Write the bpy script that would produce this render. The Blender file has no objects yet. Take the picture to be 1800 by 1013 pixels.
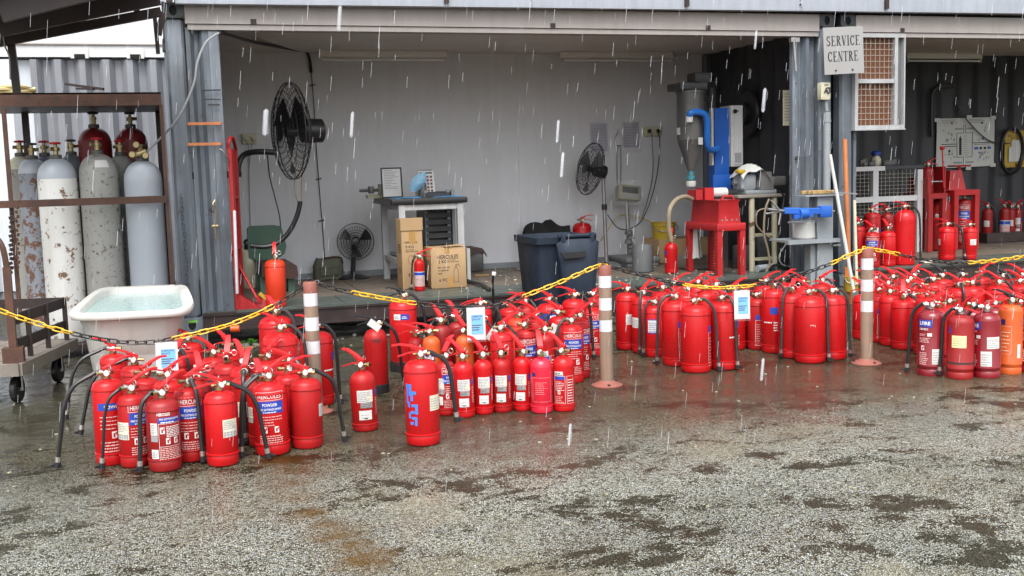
import bpy, math, random
from mathutils import Vector, Matrix
random.seed(11)
SC = bpy.context.scene
COL = SC.collection
R = math.radians
PI = math.pi

# ------------------------------------------------------------------ camera
W_PX, H_PX, F_PX = 1800.0, 1013.0, 1892.8
CAM = Vector((-0.058, -8.955, 1.373))
YAW, PITCH, ROLL = 0.3075, 0.1102, -0.0291
_fw = Vector((math.sin(YAW) * math.cos(PITCH), math.cos(YAW) * math.cos(PITCH), -math.sin(PITCH)))
_rt0 = Vector((math.cos(YAW), -math.sin(YAW), 0))
_up0 = _rt0.cross(_fw)
_rt = math.cos(ROLL) * _rt0 + math.sin(ROLL) * _up0
_up = -math.sin(ROLL) * _rt0 + math.cos(ROLL) * _up0
cam_data = bpy.data.cameras.new("camera")
cam_data.sensor_width = 36.0
cam_data.lens = F_PX / W_PX * 36.0
cam_data.clip_start = 0.05
cam_data.clip_end = 500
cam = bpy.data.objects.new("camera", cam_data)
COL.objects.link(cam)
_m = Matrix((_rt, _up, -_fw)).transposed().to_4x4()
_m.translation = CAM
cam.matrix_world = _m
SC.camera = cam

# ------------------------------------------------------------------ world, sun, exposure
world = bpy.data.worlds.new("World")
SC.world = world
world.use_nodes = True
wt = world.node_tree
bg = wt.nodes["Background"]
sky = wt.nodes.new("ShaderNodeTexSky")
sky.sky_type = 'NISHITA'
sky.sun_disc = False
sky.sun_elevation = R(58)
sky.sun_rotation = R(200)
sky.air_density = 1.0
sky.dust_density = 4.0
sky.ozone_density = 1.0
hsv = wt.nodes.new("ShaderNodeHueSaturation")
hsv.inputs["Saturation"].default_value = 0.22
wt.links.new(sky.outputs["Color"], hsv.inputs["Color"])
wt.links.new(hsv.outputs["Color"], bg.inputs["Color"])
bg.inputs["Strength"].default_value = 0.15
sun_d = bpy.data.lights.new("sun", 'SUN')
sun_d.energy = 1.0
sun_d.angle = R(40)
sun_d.color = (1.0, 0.98, 0.95)
sun = bpy.data.objects.new("sun", sun_d)
COL.objects.link(sun)
_az = R(200)
_sd = Vector((math.sin(_az) * math.cos(R(58)), math.cos(_az) * math.cos(R(58)), math.sin(R(58))))
sun.rotation_euler = _sd.to_track_quat('Z', 'Y').to_euler()
SC.view_settings.view_transform = 'Standard'
SC.view_settings.look = 'None'
SC.view_settings.exposure = 1.15
SC.view_settings.gamma = 1.0
SC.view_settings.use_curve_mapping = False
SC.cycles.use_denoising = True
SC.cycles.max_bounces = 8
SC.cycles.diffuse_bounces = 5
SC.cycles.glossy_bounces = 4
SC.cycles.transparent_max_bounces = 12
SC.cycles.caustics_reflective = False
SC.cycles.caustics_refractive = False

# ------------------------------------------------------------------ where things stand: sight lines to known planes
ZF = 0.29          # container floor
def ray(px, py):
    return _fw + (px - 900) / F_PX * _rt - (py - 506.5) / F_PX * _up
def at(px, py, Y):
    d = ray(px, py); return CAM + d * ((Y - CAM.y) / d.y)
def atx(px, py, X):
    d = ray(px, py); return CAM + d * ((X - CAM.x) / d.x)
def gz(px, py, z=0.0):
    d = ray(px, py); return CAM + d * ((z - CAM.z) / d.z)
def gf(px, py, z=ZF, ymax=2.1):
    """a point on a container floor, kept in front of the lining"""
    p = gz(px, py, z)
    if p.y > ymax or p.y < -5: p = at(px, py, ymax); p.z = z
    return p
def dep(p):
    return (Vector(p) - CAM).dot(_fw)
def mpp(p):
    return dep(p) / F_PX

# ------------------------------------------------------------------ mesh builder
class MB:
    def __init__(s):
        s.v = []; s.f = []; s.m = []
    def add(s, vs, fs, mi=0, mat=None):
        o = len(s.v)
        if mat is not None: vs = [mat @ Vector(p) for p in vs]
        s.v.extend([tuple(p) for p in vs])
        s.f.extend([tuple(i + o for i in f) for f in fs])
        s.m.extend([mi] * len(fs))
        return s
    def box(s, a, b, mi=0, mat=None, c=0.0):
        x0, y0, z0 = [min(a[i], b[i]) for i in range(3)]; x1, y1, z1 = [max(a[i], b[i]) for i in range(3)]
        c = min(c, (x1 - x0) * .3, (y1 - y0) * .3, (z1 - z0) * .3)
        if c <= 0:
            vs = [(x0,y0,z0),(x1,y0,z0),(x1,y1,z0),(x0,y1,z0),(x0,y0,z1),(x1,y0,z1),(x1,y1,z1),(x0,y1,z1)]
            fs = [(0,3,2,1),(4,5,6,7),(0,1,5,4),(1,2,6,5),(2,3,7,6),(3,0,4,7)]
            return s.add(vs, fs, mi, mat)
        def ring(z, i):
            return [(x0+i+c,y0+i,z),(x1-i-c,y0+i,z),(x1-i,y0+i+c,z),(x1-i,y1-i-c,z),(x1-i-c,y1-i,z),(x0+i+c,y1-i,z),(x0+i,y1-i-c,z),(x0+i,y0+i+c,z)]
        vs = ring(z0, c*.6) + ring(z0+c, 0) + ring(z1-c, 0) + ring(z1, c*.6)
        fs = [tuple(range(7,-1,-1)), tuple(range(24,32))]
        for k in range(3):
            for i in range(8):
                j = (i+1) % 8
                fs.append((k*8+i, k*8+j, k*8+8+j, k*8+8+i))
        return s.add(vs, fs, mi, mat)
    def bar(s, p, q, w, h, mi=0, up=(0,0,1), c=0.0):
        p = Vector(p); q = Vector(q); d = q - p; L = d.length
        if L < 1e-6: return s
        z = d.normalized(); u = Vector(up)
        x = u.cross(z)
        if x.length < 1e-4: x = Vector((1,0,0)).cross(z)
        x.normalize(); y = z.cross(x)
        m = Matrix((x, y, z)).transposed().to_4x4(); m.translation = p
        return s.box((-w/2,-h/2,0), (w/2,h/2,L), mi, m, c)
    def lathe(s, prof, n=20, mi=0, mat=None, cap=True):
        vs = []; fs = []
        for r, z in prof:
            for i in range(n):
                a = 2*PI*i/n
                vs.append((r*math.cos(a), r*math.sin(a), z))
        for k in range(len(prof)-1):
            for i in range(n):
                j = (i+1) % n
                fs.append((k*n+i, k*n+j, k*n+n+j, k*n+n+i))
        if cap:
            fs.append(tuple(range(n-1,-1,-1))); fs.append(tuple(range((len(prof)-1)*n, len(prof)*n)))
        return s.add(vs, fs, mi, mat)
    def cyl(s, p, q, r, n=12, mi=0, r2=None):
        return s.tube([p, q], r, n, mi, r2=r2)
    def tube(s, pts, r, n=7, mi=0, r2=None, closed=False):
        pts = [Vector(p) for p in pts]; N = len(pts); vs = []; fs = []
        t0 = (pts[1]-pts[0]).normalized()
        x = t0.orthogonal().normalized()
        for k in range(N):
            if closed: t = pts[(k+1) % N] - pts[k-1]
            elif k == 0: t = pts[1]-pts[0]
            elif k == N-1: t = pts[-1]-pts[-2]
            else: t = pts[k+1]-pts[k-1]
            if t.length < 1e-9: t = t0
            t.normalize()
            x = x - t * x.dot(t)
            if x.length < 1e-6: x = t.orthogonal()
            x.normalize(); y = t.cross(x)
            rr = r if r2 is None else r + (r2-r)*k/(N-1)
            for i in range(n):
                a = 2*PI*i/n
                vs.append(pts[k] + rr*(math.cos(a)*x + math.sin(a)*y))
        for k in range(N if closed else N-1):
            k2 = (k+1) % N
            for i in range(n):
                j = (i+1) % n
                fs.append((k*n+i, k*n+j, k2*n+j, k2*n+i))
        if not closed:
            fs.append(tuple(range(n-1,-1,-1))); fs.append(tuple(range((N-1)*n, N*n)))
        return s.add(vs, fs, mi)
    def ribbon(s, pts, w, t, side, mi=0):
        pts = [Vector(p) for p in pts]; side = Vector(side).normalized(); vs = []; fs = []; N = len(pts)
        for k in range(N):
            a = pts[min(k+1,N-1)] - pts[max(k-1,0)]; a.normalize()
            nrm = side.cross(a).normalized()
            ww = w[k] if isinstance(w, (list, tuple)) else w
            for sx, sy in ((-1,-1),(1,-1),(1,1),(-1,1)):
                vs.append(pts[k] + side*sx*ww/2 + nrm*sy*t/2)
        for k in range(N-1):
            for i in range(4):
                j = (i+1) % 4
                fs.append((k*4+i, k*4+j, k*4+4+j, k*4+4+i))
        fs.append((3,2,1,0)); fs.append(tuple(range((N-1)*4, N*4)))
        return s.add(vs, fs, mi)
    def prism(s, outline, y0, y1, mi=0, mat=None):
        n = len(outline)
        vs = [(x, y0, z) for x, z in outline] + [(x, y1, z) for x, z in outline]
        fs = [tuple(range(n)), tuple(range(2*n-1, n-1, -1))]
        for i in range(n):
            j = (i+1) % n
            fs.append((j, i, n+i, n+j))
        return s.add(vs, fs, mi, mat)
    def quad(s, a, b, c, d, mi=0):
        return s.add([a,b,c,d], [(0,1,2,3)], mi)
    def sheet(s, fn, nu, nv, mi=0):
        vs = [fn(i/nu, j/nv) for j in range(nv+1) for i in range(nu+1)]
        fs = [(j*(nu+1)+i, j*(nu+1)+i+1, (j+1)*(nu+1)+i+1, (j+1)*(nu+1)+i) for j in range(nv) for i in range(nu)]
        return s.add(vs, fs, mi)
    def mesh(s, name, mats, sharp=35):
        me = bpy.data.meshes.new(name)
        me.from_pydata(s.v, [], s.f)
        if not isinstance(mats, (list, tuple)): mats = [mats]
        for m in mats: me.materials.append(m)
        me.polygons.foreach_set("material_index", s.m)
        me.polygons.foreach_set("use_smooth", [True]*len(s.f))
        me.update()
        me.set_sharp_from_angle(angle=R(sharp))
        return me
    def build(s, name, mats, parent=None, sharp=35, world=True, label=None, kind=None):
        """vertices are in world space when world is True (the parent's own place is taken off)"""
        if parent is not None and world:
            l = parent_loc(parent)
            s.v = [(a-l.x, b-l.y, c-l.z) for a, b, c in s.v]
        o = bpy.data.objects.new(name, s.mesh(name, mats, sharp))
        COL.objects.link(o)
        if parent is not None: o.parent = parent
        if label: o['label'] = label
        if kind: o['kind'] = kind
        return o
def parent_loc(o):
    l = Vector((0,0,0))
    while o is not None:
        l += o.location; o = o.parent
    return l
def link(name, me, parent=None, loc=(0,0,0), rot=(0,0,0)):
    o = bpy.data.objects.new(name, me); COL.objects.link(o)
    o.location = loc; o.rotation_euler = rot
    if parent is not None: o.parent = parent
    return o
def thing(name, label, cat, loc=(0,0,0), rz=0, group=None):
    o = bpy.data.objects.new(name, None); COL.objects.link(o)
    o.location = loc; o.rotation_euler = (0,0,rz); o.empty_display_size = .1
    return tag(o, label, cat, group)
def tag(o, label, cat, group=None, kind=None):
    o['label'] = label; o['category'] = cat
    if group: o['group'] = group
    if kind: o['kind'] = kind
    return o
def single(name, mb, mats, label, cat, loc=None, group=None, sharp=35):
    """a thing that is one mesh; its origin goes to loc"""
    if loc is not None:
        l = Vector(loc); mb.v = [(a-l.x, b-l.y, c-l.z) for a, b, c in mb.v]
    o = bpy.data.objects.new(name, mb.mesh(name, mats, sharp)); COL.objects.link(o)
    if loc is not None: o.location = loc
    return tag(o, label, cat, group)
def smooth_path(pts, n=8):
    pts = [Vector(p) for p in pts]; out = []
    for i in range(len(pts)-1):
        p0 = pts[max(i-1,0)]; p1 = pts[i]; p2 = pts[i+1]; p3 = pts[min(i+2,len(pts)-1)]
        for k in range(n):
            t = k/n
            out.append(.5*((2*p1)+(p2-p0)*t+(2*p0-5*p1+4*p2-p3)*t*t+(3*p1-p0-3*p2+p3)*t**3))
    out.append(pts[-1]); return out
def rotz(a): return Matrix.Rotation(a, 4, 'Z')
def axis_mat(loc, d):
    q = Vector(d).normalized().to_track_quat('Z', 'Y').to_matrix().to_4x4(); q.translation = Vector(loc); return q

# ------------------------------------------------------------------ text as flat geometry
_tc = {}
def text_geo(s, bold=0.0):
    k = (s, bold)
    if k not in _tc:
        cu = bpy.data.curves.new("lettering", 'FONT'); cu.body = s; cu.size = 1; cu.resolution_u = 2; cu.offset = bold
        ob = bpy.data.objects.new("lettering", cu); COL.objects.link(ob)
        dg = bpy.context.evaluated_depsgraph_get(); me = ob.evaluated_get(dg).to_mesh()
        vs = [(v.co.x, v.co.y) for v in me.vertices]; fs = [tuple(p.vertices) for p in me.polygons]
        ob.evaluated_get(dg).to_mesh_clear()
        bpy.data.objects.remove(ob); bpy.data.curves.remove(cu)
        x0 = min(v[0] for v in vs); x1 = max(v[0] for v in vs); y0 = min(v[1] for v in vs); y1 = max(v[1] for v in vs)
        _tc[k] = ([((x-x0)/(x1-x0), (y-y0)/(y1-y0)) for x, y in vs], fs, (x1-x0)/(y1-y0))
    return _tc[k]

# ------------------------------------------------------------------ materials
def lin(h):
    h = h.lstrip('#'); c = [int(h[i:i+2],16)/255 for i in (0,2,4)]
    return tuple((x/12.92 if x <= .04045 else ((x+.055)/1.055)**2.4) for x in c)
_mc = {}
def mat(name, col, rough=.5, metal=0.0, var=None, bump=0.0, bscale=40, coat=0.0, streak=None, chips=None, spec=None, rvar=0.0, alpha=1.0, trans=0.0):
    """var=(colour, scale, amount) soft mottling; streak=(colour, amount) vertical weathering; chips=(colour, scale, threshold) hard-edged patches"""
    if name in _mc: return _mc[name]
    m = bpy.data.materials.new(name); m.use_nodes = True; nt = m.node_tree; N = nt.nodes; L = nt.links
    b = N["Principled BSDF"]; tcn = N.new("ShaderNodeTexCoord"); co = tcn.outputs["Object"]
    b.inputs["Roughness"].default_value = rough; b.inputs["Metallic"].default_value = metal
    b.inputs["Coat Weight"].default_value = coat
    if spec is not None: b.inputs["Specular IOR Level"].default_value = spec
    if alpha < 1: b.inputs["Alpha"].default_value = alpha
    if trans: b.inputs["Transmission Weight"].default_value = trans
    rgb = N.new("ShaderNodeRGB"); rgb.outputs[0].default_value = (*col, 1); cur = rgb.outputs[0]
    def noise(scale, detail=4, vec=None, rgh=.6):
        n = N.new("ShaderNodeTexNoise"); n.inputs["Scale"].default_value = scale; n.inputs["Detail"].default_value = detail
        n.inputs["Roughness"].default_value = rgh
        L.new(vec or co, n.inputs["Vector"]); return n.outputs["Fac"]
    def ramp(fac, a, c):
        r = N.new("ShaderNodeMapRange"); r.inputs[1].default_value = a; r.inputs[2].default_value = c; r.clamp = True
        L.new(fac, r.inputs[0]); return r.outputs[0]
    def mul(f, k):
        q = N.new("ShaderNodeMath"); q.operation = 'MULTIPLY'; L.new(f, q.inputs[0]); q.inputs[1].default_value = k; return q.outputs[0]
    def mix(f, c2):
        nonlocal cur
        x = N.new("ShaderNodeMix"); x.data_type = 'RGBA'; L.new(f, x.inputs["Factor"]); L.new(cur, x.inputs["A"])
        x.inputs["B"].default_value = (*c2, 1); cur = x.outputs["Result"]
    if var: mix(mul(ramp(noise(var[1]), .35, .75), var[2]), var[0])
    if streak:
        mp = N.new("ShaderNodeMapping"); mp.inputs["Scale"].default_value = (14, 14, 1.1); L.new(co, mp.inputs["Vector"])
        mix(mul(ramp(noise(1.0, 5, mp.outputs[0]), .42, .72), streak[1]), streak[0])
    if chips:
        mix(ramp(noise(chips[1], 6, None, .7), chips[2], chips[2]+.03), chips[0])
    L.new(cur, b.inputs["Base Color"])
    if rvar:
        a = ramp(noise(9, 4), .3, .7); q = N.new("ShaderNodeMath"); q.operation = 'MULTIPLY_ADD'; L.new(a, q.inputs[0])
        q.inputs[1].default_value = rvar; q.inputs[2].default_value = rough; L.new(q.outputs[0], b.inputs["Roughness"])
    if bump:
        bp = N.new("ShaderNodeBump"); bp.inputs["Strength"].default_value = bump; bp.inputs["Distance"].default_value = .004
        L.new(noise(bscale, 3), bp.inputs["Height"]); L.new(bp.outputs[0], b.inputs["Normal"])
    _mc[name] = m; return m

M = {}
M['red'] = mat('bright_red_paint', (.54,.008,.011), .24, var=((.38,.007,.009),5,.6), spec=.36, rvar=.14, chips=((.26,.012,.012),24,.69), streak=((.34,.010,.010),.45))
M['red2'] = mat('worn_red_paint', (.40,.010,.011), .28, var=((.26,.009,.010),6,.6), spec=.33, rvar=.2, chips=((.20,.03,.025),30,.70))
M['dred'] = mat('dark_red_paint', (.29,.009,.010), .35, var=((.24,.012,.012),6,.6), rvar=.2)
M['mar'] = mat('maroon_paint', (.22,.009,.017), .25, var=((.18,.008,.014),5,.5), coat=.3)
M['pink'] = mat('rose_red_paint', (.70,.018,.045), .3, var=((.55,.012,.03),6,.4), coat=.2)
M['org'] = mat('orange_paint', (.60,.10,.016), .4, var=((.42,.065,.012),7,.6), rvar=.2, chips=((.10,.05,.03),14,.69))
M['ored'] = mat('orange_red_paint', (.68,.045,.012), .35, var=((.5,.03,.01),6,.5), rvar=.2)
M['lever'] = mat('red_lever_paint', (.60,.018,.022), .40, var=((.45,.012,.014),18,.5))
M['blk'] = mat('black_rubber', (.012,.012,.013), .36, var=((.03,.029,.028),12,.5))
M['blkp'] = mat('black_plastic', (.02,.02,.022), .35)
M['hose'] = mat('dark_grey_hose', (.032,.028,.028), .38, var=((.06,.055,.052),10,.6))
M['brass'] = mat('brass', (.42,.33,.16), .35, .85, var=((.30,.26,.17),30,.7))
M['chrome'] = mat('nickel_steel', (.62,.60,.56), .28, .9)
M['steel'] = mat('bare_steel', (.42,.42,.42), .42, .7, var=((.22,.20,.18),8,.6))
M['signw'] = mat('sign_board_paint', (.34,.335,.33), .5, var=((.29,.285,.28),3,.5))
M['white'] = mat('white_paper', (.66,.66,.64), .5, var=((.62,.60,.55),14,.4))
M['cream'] = mat('cream_paper', (.72,.69,.55), .6, var=((.55,.50,.38),14,.5))
M['yelp'] = mat('pale_yellow_paper', (.78,.74,.36), .6)
M['blue'] = mat('printed_blue', (.02,.06,.38), .4)
M['sky_blue'] = mat('light_blue_card', (.13,.45,.83), .5)
M['navy'] = mat('printed_navy', (.03,.03,.13), .4)
M['ink'] = mat('black_ink', (.03,.03,.03), .6)
M['grey_ink'] = mat('grey_print', (.30,.30,.30), .6)
M['wprint'] = mat('white_print', (.80,.76,.74), .5)
M['lprint'] = mat('faded_white_print', (.74,.40,.38), .5)
M['rust'] = mat('rusty_steel', (.065,.030,.021), .6, var=((.13,.055,.03),9,.8), bump=.5, bscale=60, chips=((.05,.03,.025),22,.6))
M['dkrust'] = mat('dark_brown_steel', (.022,.014,.013), .5, var=((.05,.028,.02),8,.6))
M['galv'] = mat('galvanised_sheet', (.37,.40,.45), .42, .1, var=((.46,.49,.54),3,.6), streak=((.28,.30,.35),.6))
M['wpaint'] = mat('white_paint', (.62,.63,.65), .5, var=((.62,.61,.58),4,.5), streak=((.5,.47,.42),.25))
M['beige'] = mat('beige_container_paint', (.40,.365,.345), .55, var=((.32,.29,.27),3,.5), streak=((.27,.235,.215),.3))
M['wall'] = mat('painted_plywood_wall', (.745,.765,.80), .7, var=((.66,.67,.68),1.6,.6), streak=((.55,.54,.53),.25), chips=((.40,.39,.37),9,.735), bump=.1, bscale=6)
M['ceil'] = mat('ceiling_paint', (.72,.67,.62), .6, var=((.60,.55,.50),2,.6))
M['darkwall'] = mat('charcoal_wall_paint', (.035,.037,.043), .5, var=((.06,.062,.07),2,.6), streak=((.02,.02,.022),.5))
M['cgrey'] = mat('weathered_blue_grey_paint', (.125,.15,.18), .42, var=((.05,.048,.047),1.7,.85), streak=((.24,.27,.31),.6), chips=((.075,.06,.05),9,.64), bump=.2, bscale=25)
M['ccast'] = mat('black_painted_casting', (.035,.038,.042), .45, var=((.08,.08,.085),10,.6))
M['corrback'] = mat('grey_ribbed_wall_paint', (.22,.23,.255), .32, var=((.33,.34,.37),2,.5), streak=((.16,.16,.17),.6))
M['corrwhite'] = mat('pale_ribbed_wall_paint', (.62,.66,.70), .5, streak=((.5,.52,.55),.5))
M['plate'] = mat('green_grey_floor_plate', (.06,.075,.066), .33, var=((.11,.13,.112),4,.7), rvar=.25, streak=((.05,.05,.045),.4))
M['floor'] = mat('dirty_plywood_floor', (.13,.105,.08), .45, var=((.20,.165,.13),5,.7), rvar=.3, chips=((.035,.03,.026),6,.6))
M['rail'] = mat('wet_dark_rail', (.03,.022,.022), .35, var=((.075,.05,.045),6,.7))
M['cardboard'] = mat('cardboard', (.44,.29,.15), .8, var=((.36,.23,.12),5,.6))
M['tape'] = mat('packing_tape', (.40,.23,.07), .3)
M['bin'] = mat('navy_bin_plastic', (.012,.020,.036), .5, var=((.022,.032,.05),6,.7), streak=((.04,.05,.065),.3), spec=.3, rvar=.2)
M['ychain'] = mat('yellow_chain_plastic', (.80,.48,.02), .4, var=((.6,.33,.02),20,.5))
M['bchain'] = mat('black_chain_plastic', (.02,.02,.02), .4)
M['bollard'] = mat('muddy_bollard_rubber', (.33,.20,.135), .65, var=((.23,.19,.15),9,.9), streak=((.12,.10,.08),.7), chips=((.34,.16,.11),7,.66))
M['bolbase'] = mat('faded_red_rubber', (.30,.10,.075), .5, var=((.20,.085,.065),9,.8), chips=((.16,.09,.08),12,.68))
M['refl'] = mat('white_reflective_band', (.70,.71,.74), .38, var=((.52,.51,.50),14,.6), chips=((.36,.33,.29),15,.67))
M['silver'] = mat('silver_grey_cylinder_paint', (.40,.44,.49), .38, var=((.48,.51,.55),4,.5), chips=((.30,.27,.22),9,.71))
M['cylgrey'] = mat('scuffed_grey_cylinder_paint', (.36,.36,.34), .5, var=((.28,.28,.27),5,.6), chips=((.14,.115,.075),26,.58), streak=((.27,.25,.20),.5))
M['cylwhite'] = mat('peeling_white_cylinder_paint', (.80,.80,.775), .5, var=((.70,.69,.65),4,.4), chips=((.19,.11,.06),13,.575), streak=((.58,.54,.47),.45))
M['cylrust'] = mat('rusted_cylinder_paint', (.28,.31,.36), .55, var=((.20,.22,.25),4,.5), chips=((.15,.07,.04),10,.505), streak=((.18,.19,.20),.6))
M['cyldark'] = mat('dark_blue_grey_paint', (.12,.14,.17), .45, var=((.18,.20,.23),5,.6))
M['cylred'] = mat('wine_red_cylinder_paint', (.22,.014,.018), .4, var=((.13,.01,.012),5,.6))
M['water'] = mat('tub_water', (.40,.57,.555), .05, bump=1.0, bscale=22)
M['tub'] = mat('stained_white_tub', (.70,.69,.65), .45, var=((.58,.56,.50),5,.6), streak=((.44,.40,.33),.4), chips=((.26,.21,.15),11,.655))
M['wood'] = mat('weathered_wood', (.24,.21,.18), .75, var=((.14,.12,.10),8,.8), bump=.4, bscale=30)
M['yhose'] = mat('pale_yellow_hose', (.60,.50,.25), .45)
M['olive'] = mat('olive_canvas', (.12,.125,.09), .85, var=((.07,.075,.05),8,.7), bump=.4, bscale=60)
M['green'] = mat('green_vinyl', (.075,.15,.105), .45, var=((.05,.10,.075),5,.6), rvar=.2)
M['brown'] = mat('brown_vinyl', (.06,.028,.02), .5, var=((.10,.05,.035),12,.5))
M['creamp'] = mat('cream_plastic', (.66,.63,.47), .45, var=((.5,.46,.33),4,.5))
M['gpaint'] = mat('grey_machine_paint', (.27,.30,.32), .45, var=((.20,.22,.23),5,.6), chips=((.10,.09,.08),10,.70))
M['bluep'] = mat('blue_machine_paint', (.02,.12,.50), .4, var=((.015,.08,.34),5,.6), chips=((.02,.03,.07),12,.68))
M['blueh'] = mat('blue_pvc_hose', (.02,.16,.55), .35)
M['redm'] = mat('red_machine_paint', (.50,.018,.022), .42, var=((.26,.012,.013),4,.7), chips=((.12,.02,.02),12,.665), streak=((.22,.012,.012),.5))
M['dredm'] = mat('dark_red_machine_paint', (.36,.016,.016), .45, var=((.20,.01,.01),5,.6))
M['hopper'] = mat('sooty_steel', (.13,.13,.125), .5, .3, var=((.06,.06,.06),5,.8), streak=((.22,.21,.20),.4))
M['lgrey'] = mat('light_grey_enamel', (.60,.61,.58), .4, var=((.50,.50,.47),4,.4))
M['yellow'] = mat('yellow_bucket_plastic', (.55,.38,.03), .5, var=((.35,.25,.03),5,.6))
M['yline'] = mat('worn_yellow_road_paint', (.42,.33,.07), .5, chips=((.07,.065,.05),16,.50))
M['orange_pole'] = mat('orange_wood_pole', (.55,.19,.06), .5, var=((.35,.11,.04),10,.7))
M['leaf'] = mat('weed_leaf', (.10,.32,.03), .5)
M['concrete'] = mat('concrete_block', (.22,.21,.19), .8, var=((.12,.115,.10),7,.8), bump=.6, bscale=30)
M['film'] = mat('clear_plastic_film', (.85,.86,.88), .12, alpha=.09)
M['glass'] = mat('tube_glass', (.90,.90,.88), .25)
M['lampw'] = mat('lamp_enamel', (.82,.80,.76), .45)
M['winw'] = mat('aged_window_paint', (.42,.43,.44), .5, var=((.30,.30,.30),6,.6), streak=((.22,.21,.20),.4))
M['cloth'] = mat('black_cloth', (.014,.014,.015), .9)
M['dcable'] = mat('dark_cable', (.025,.025,.025), .5)
M['gcable'] = mat('grey_cable', (.30,.31,.32), .5)
M['brownboard'] = mat('brown_board', (.15,.055,.022), .6, var=((.09,.035,.016),3,.6))
M['wiremesh'] = mat('galvanised_wire', (.40,.36,.30), .45, .4)
M['ypeg'] = mat('yellow_pegboard', (.50,.34,.06), .5, chips=((.12,.03,.02),7,.58))
M['tan_hose'] = mat('tan_rubber_hose', (.23,.19,.13), .5)
M['drum'] = mat('grey_plastic_drum', (.16,.17,.175), .5, var=((.11,.115,.12),5,.6))
M['scale_tan'] = mat('khaki_plastic', (.30,.29,.20), .45)
M['timber'] = mat('split_timber', (.42,.28,.11), .75, var=((.20,.12,.05),20,.8))
M['rain'] = mat('rain_water', (.85,.87,.92), .2, alpha=.34)
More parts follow.
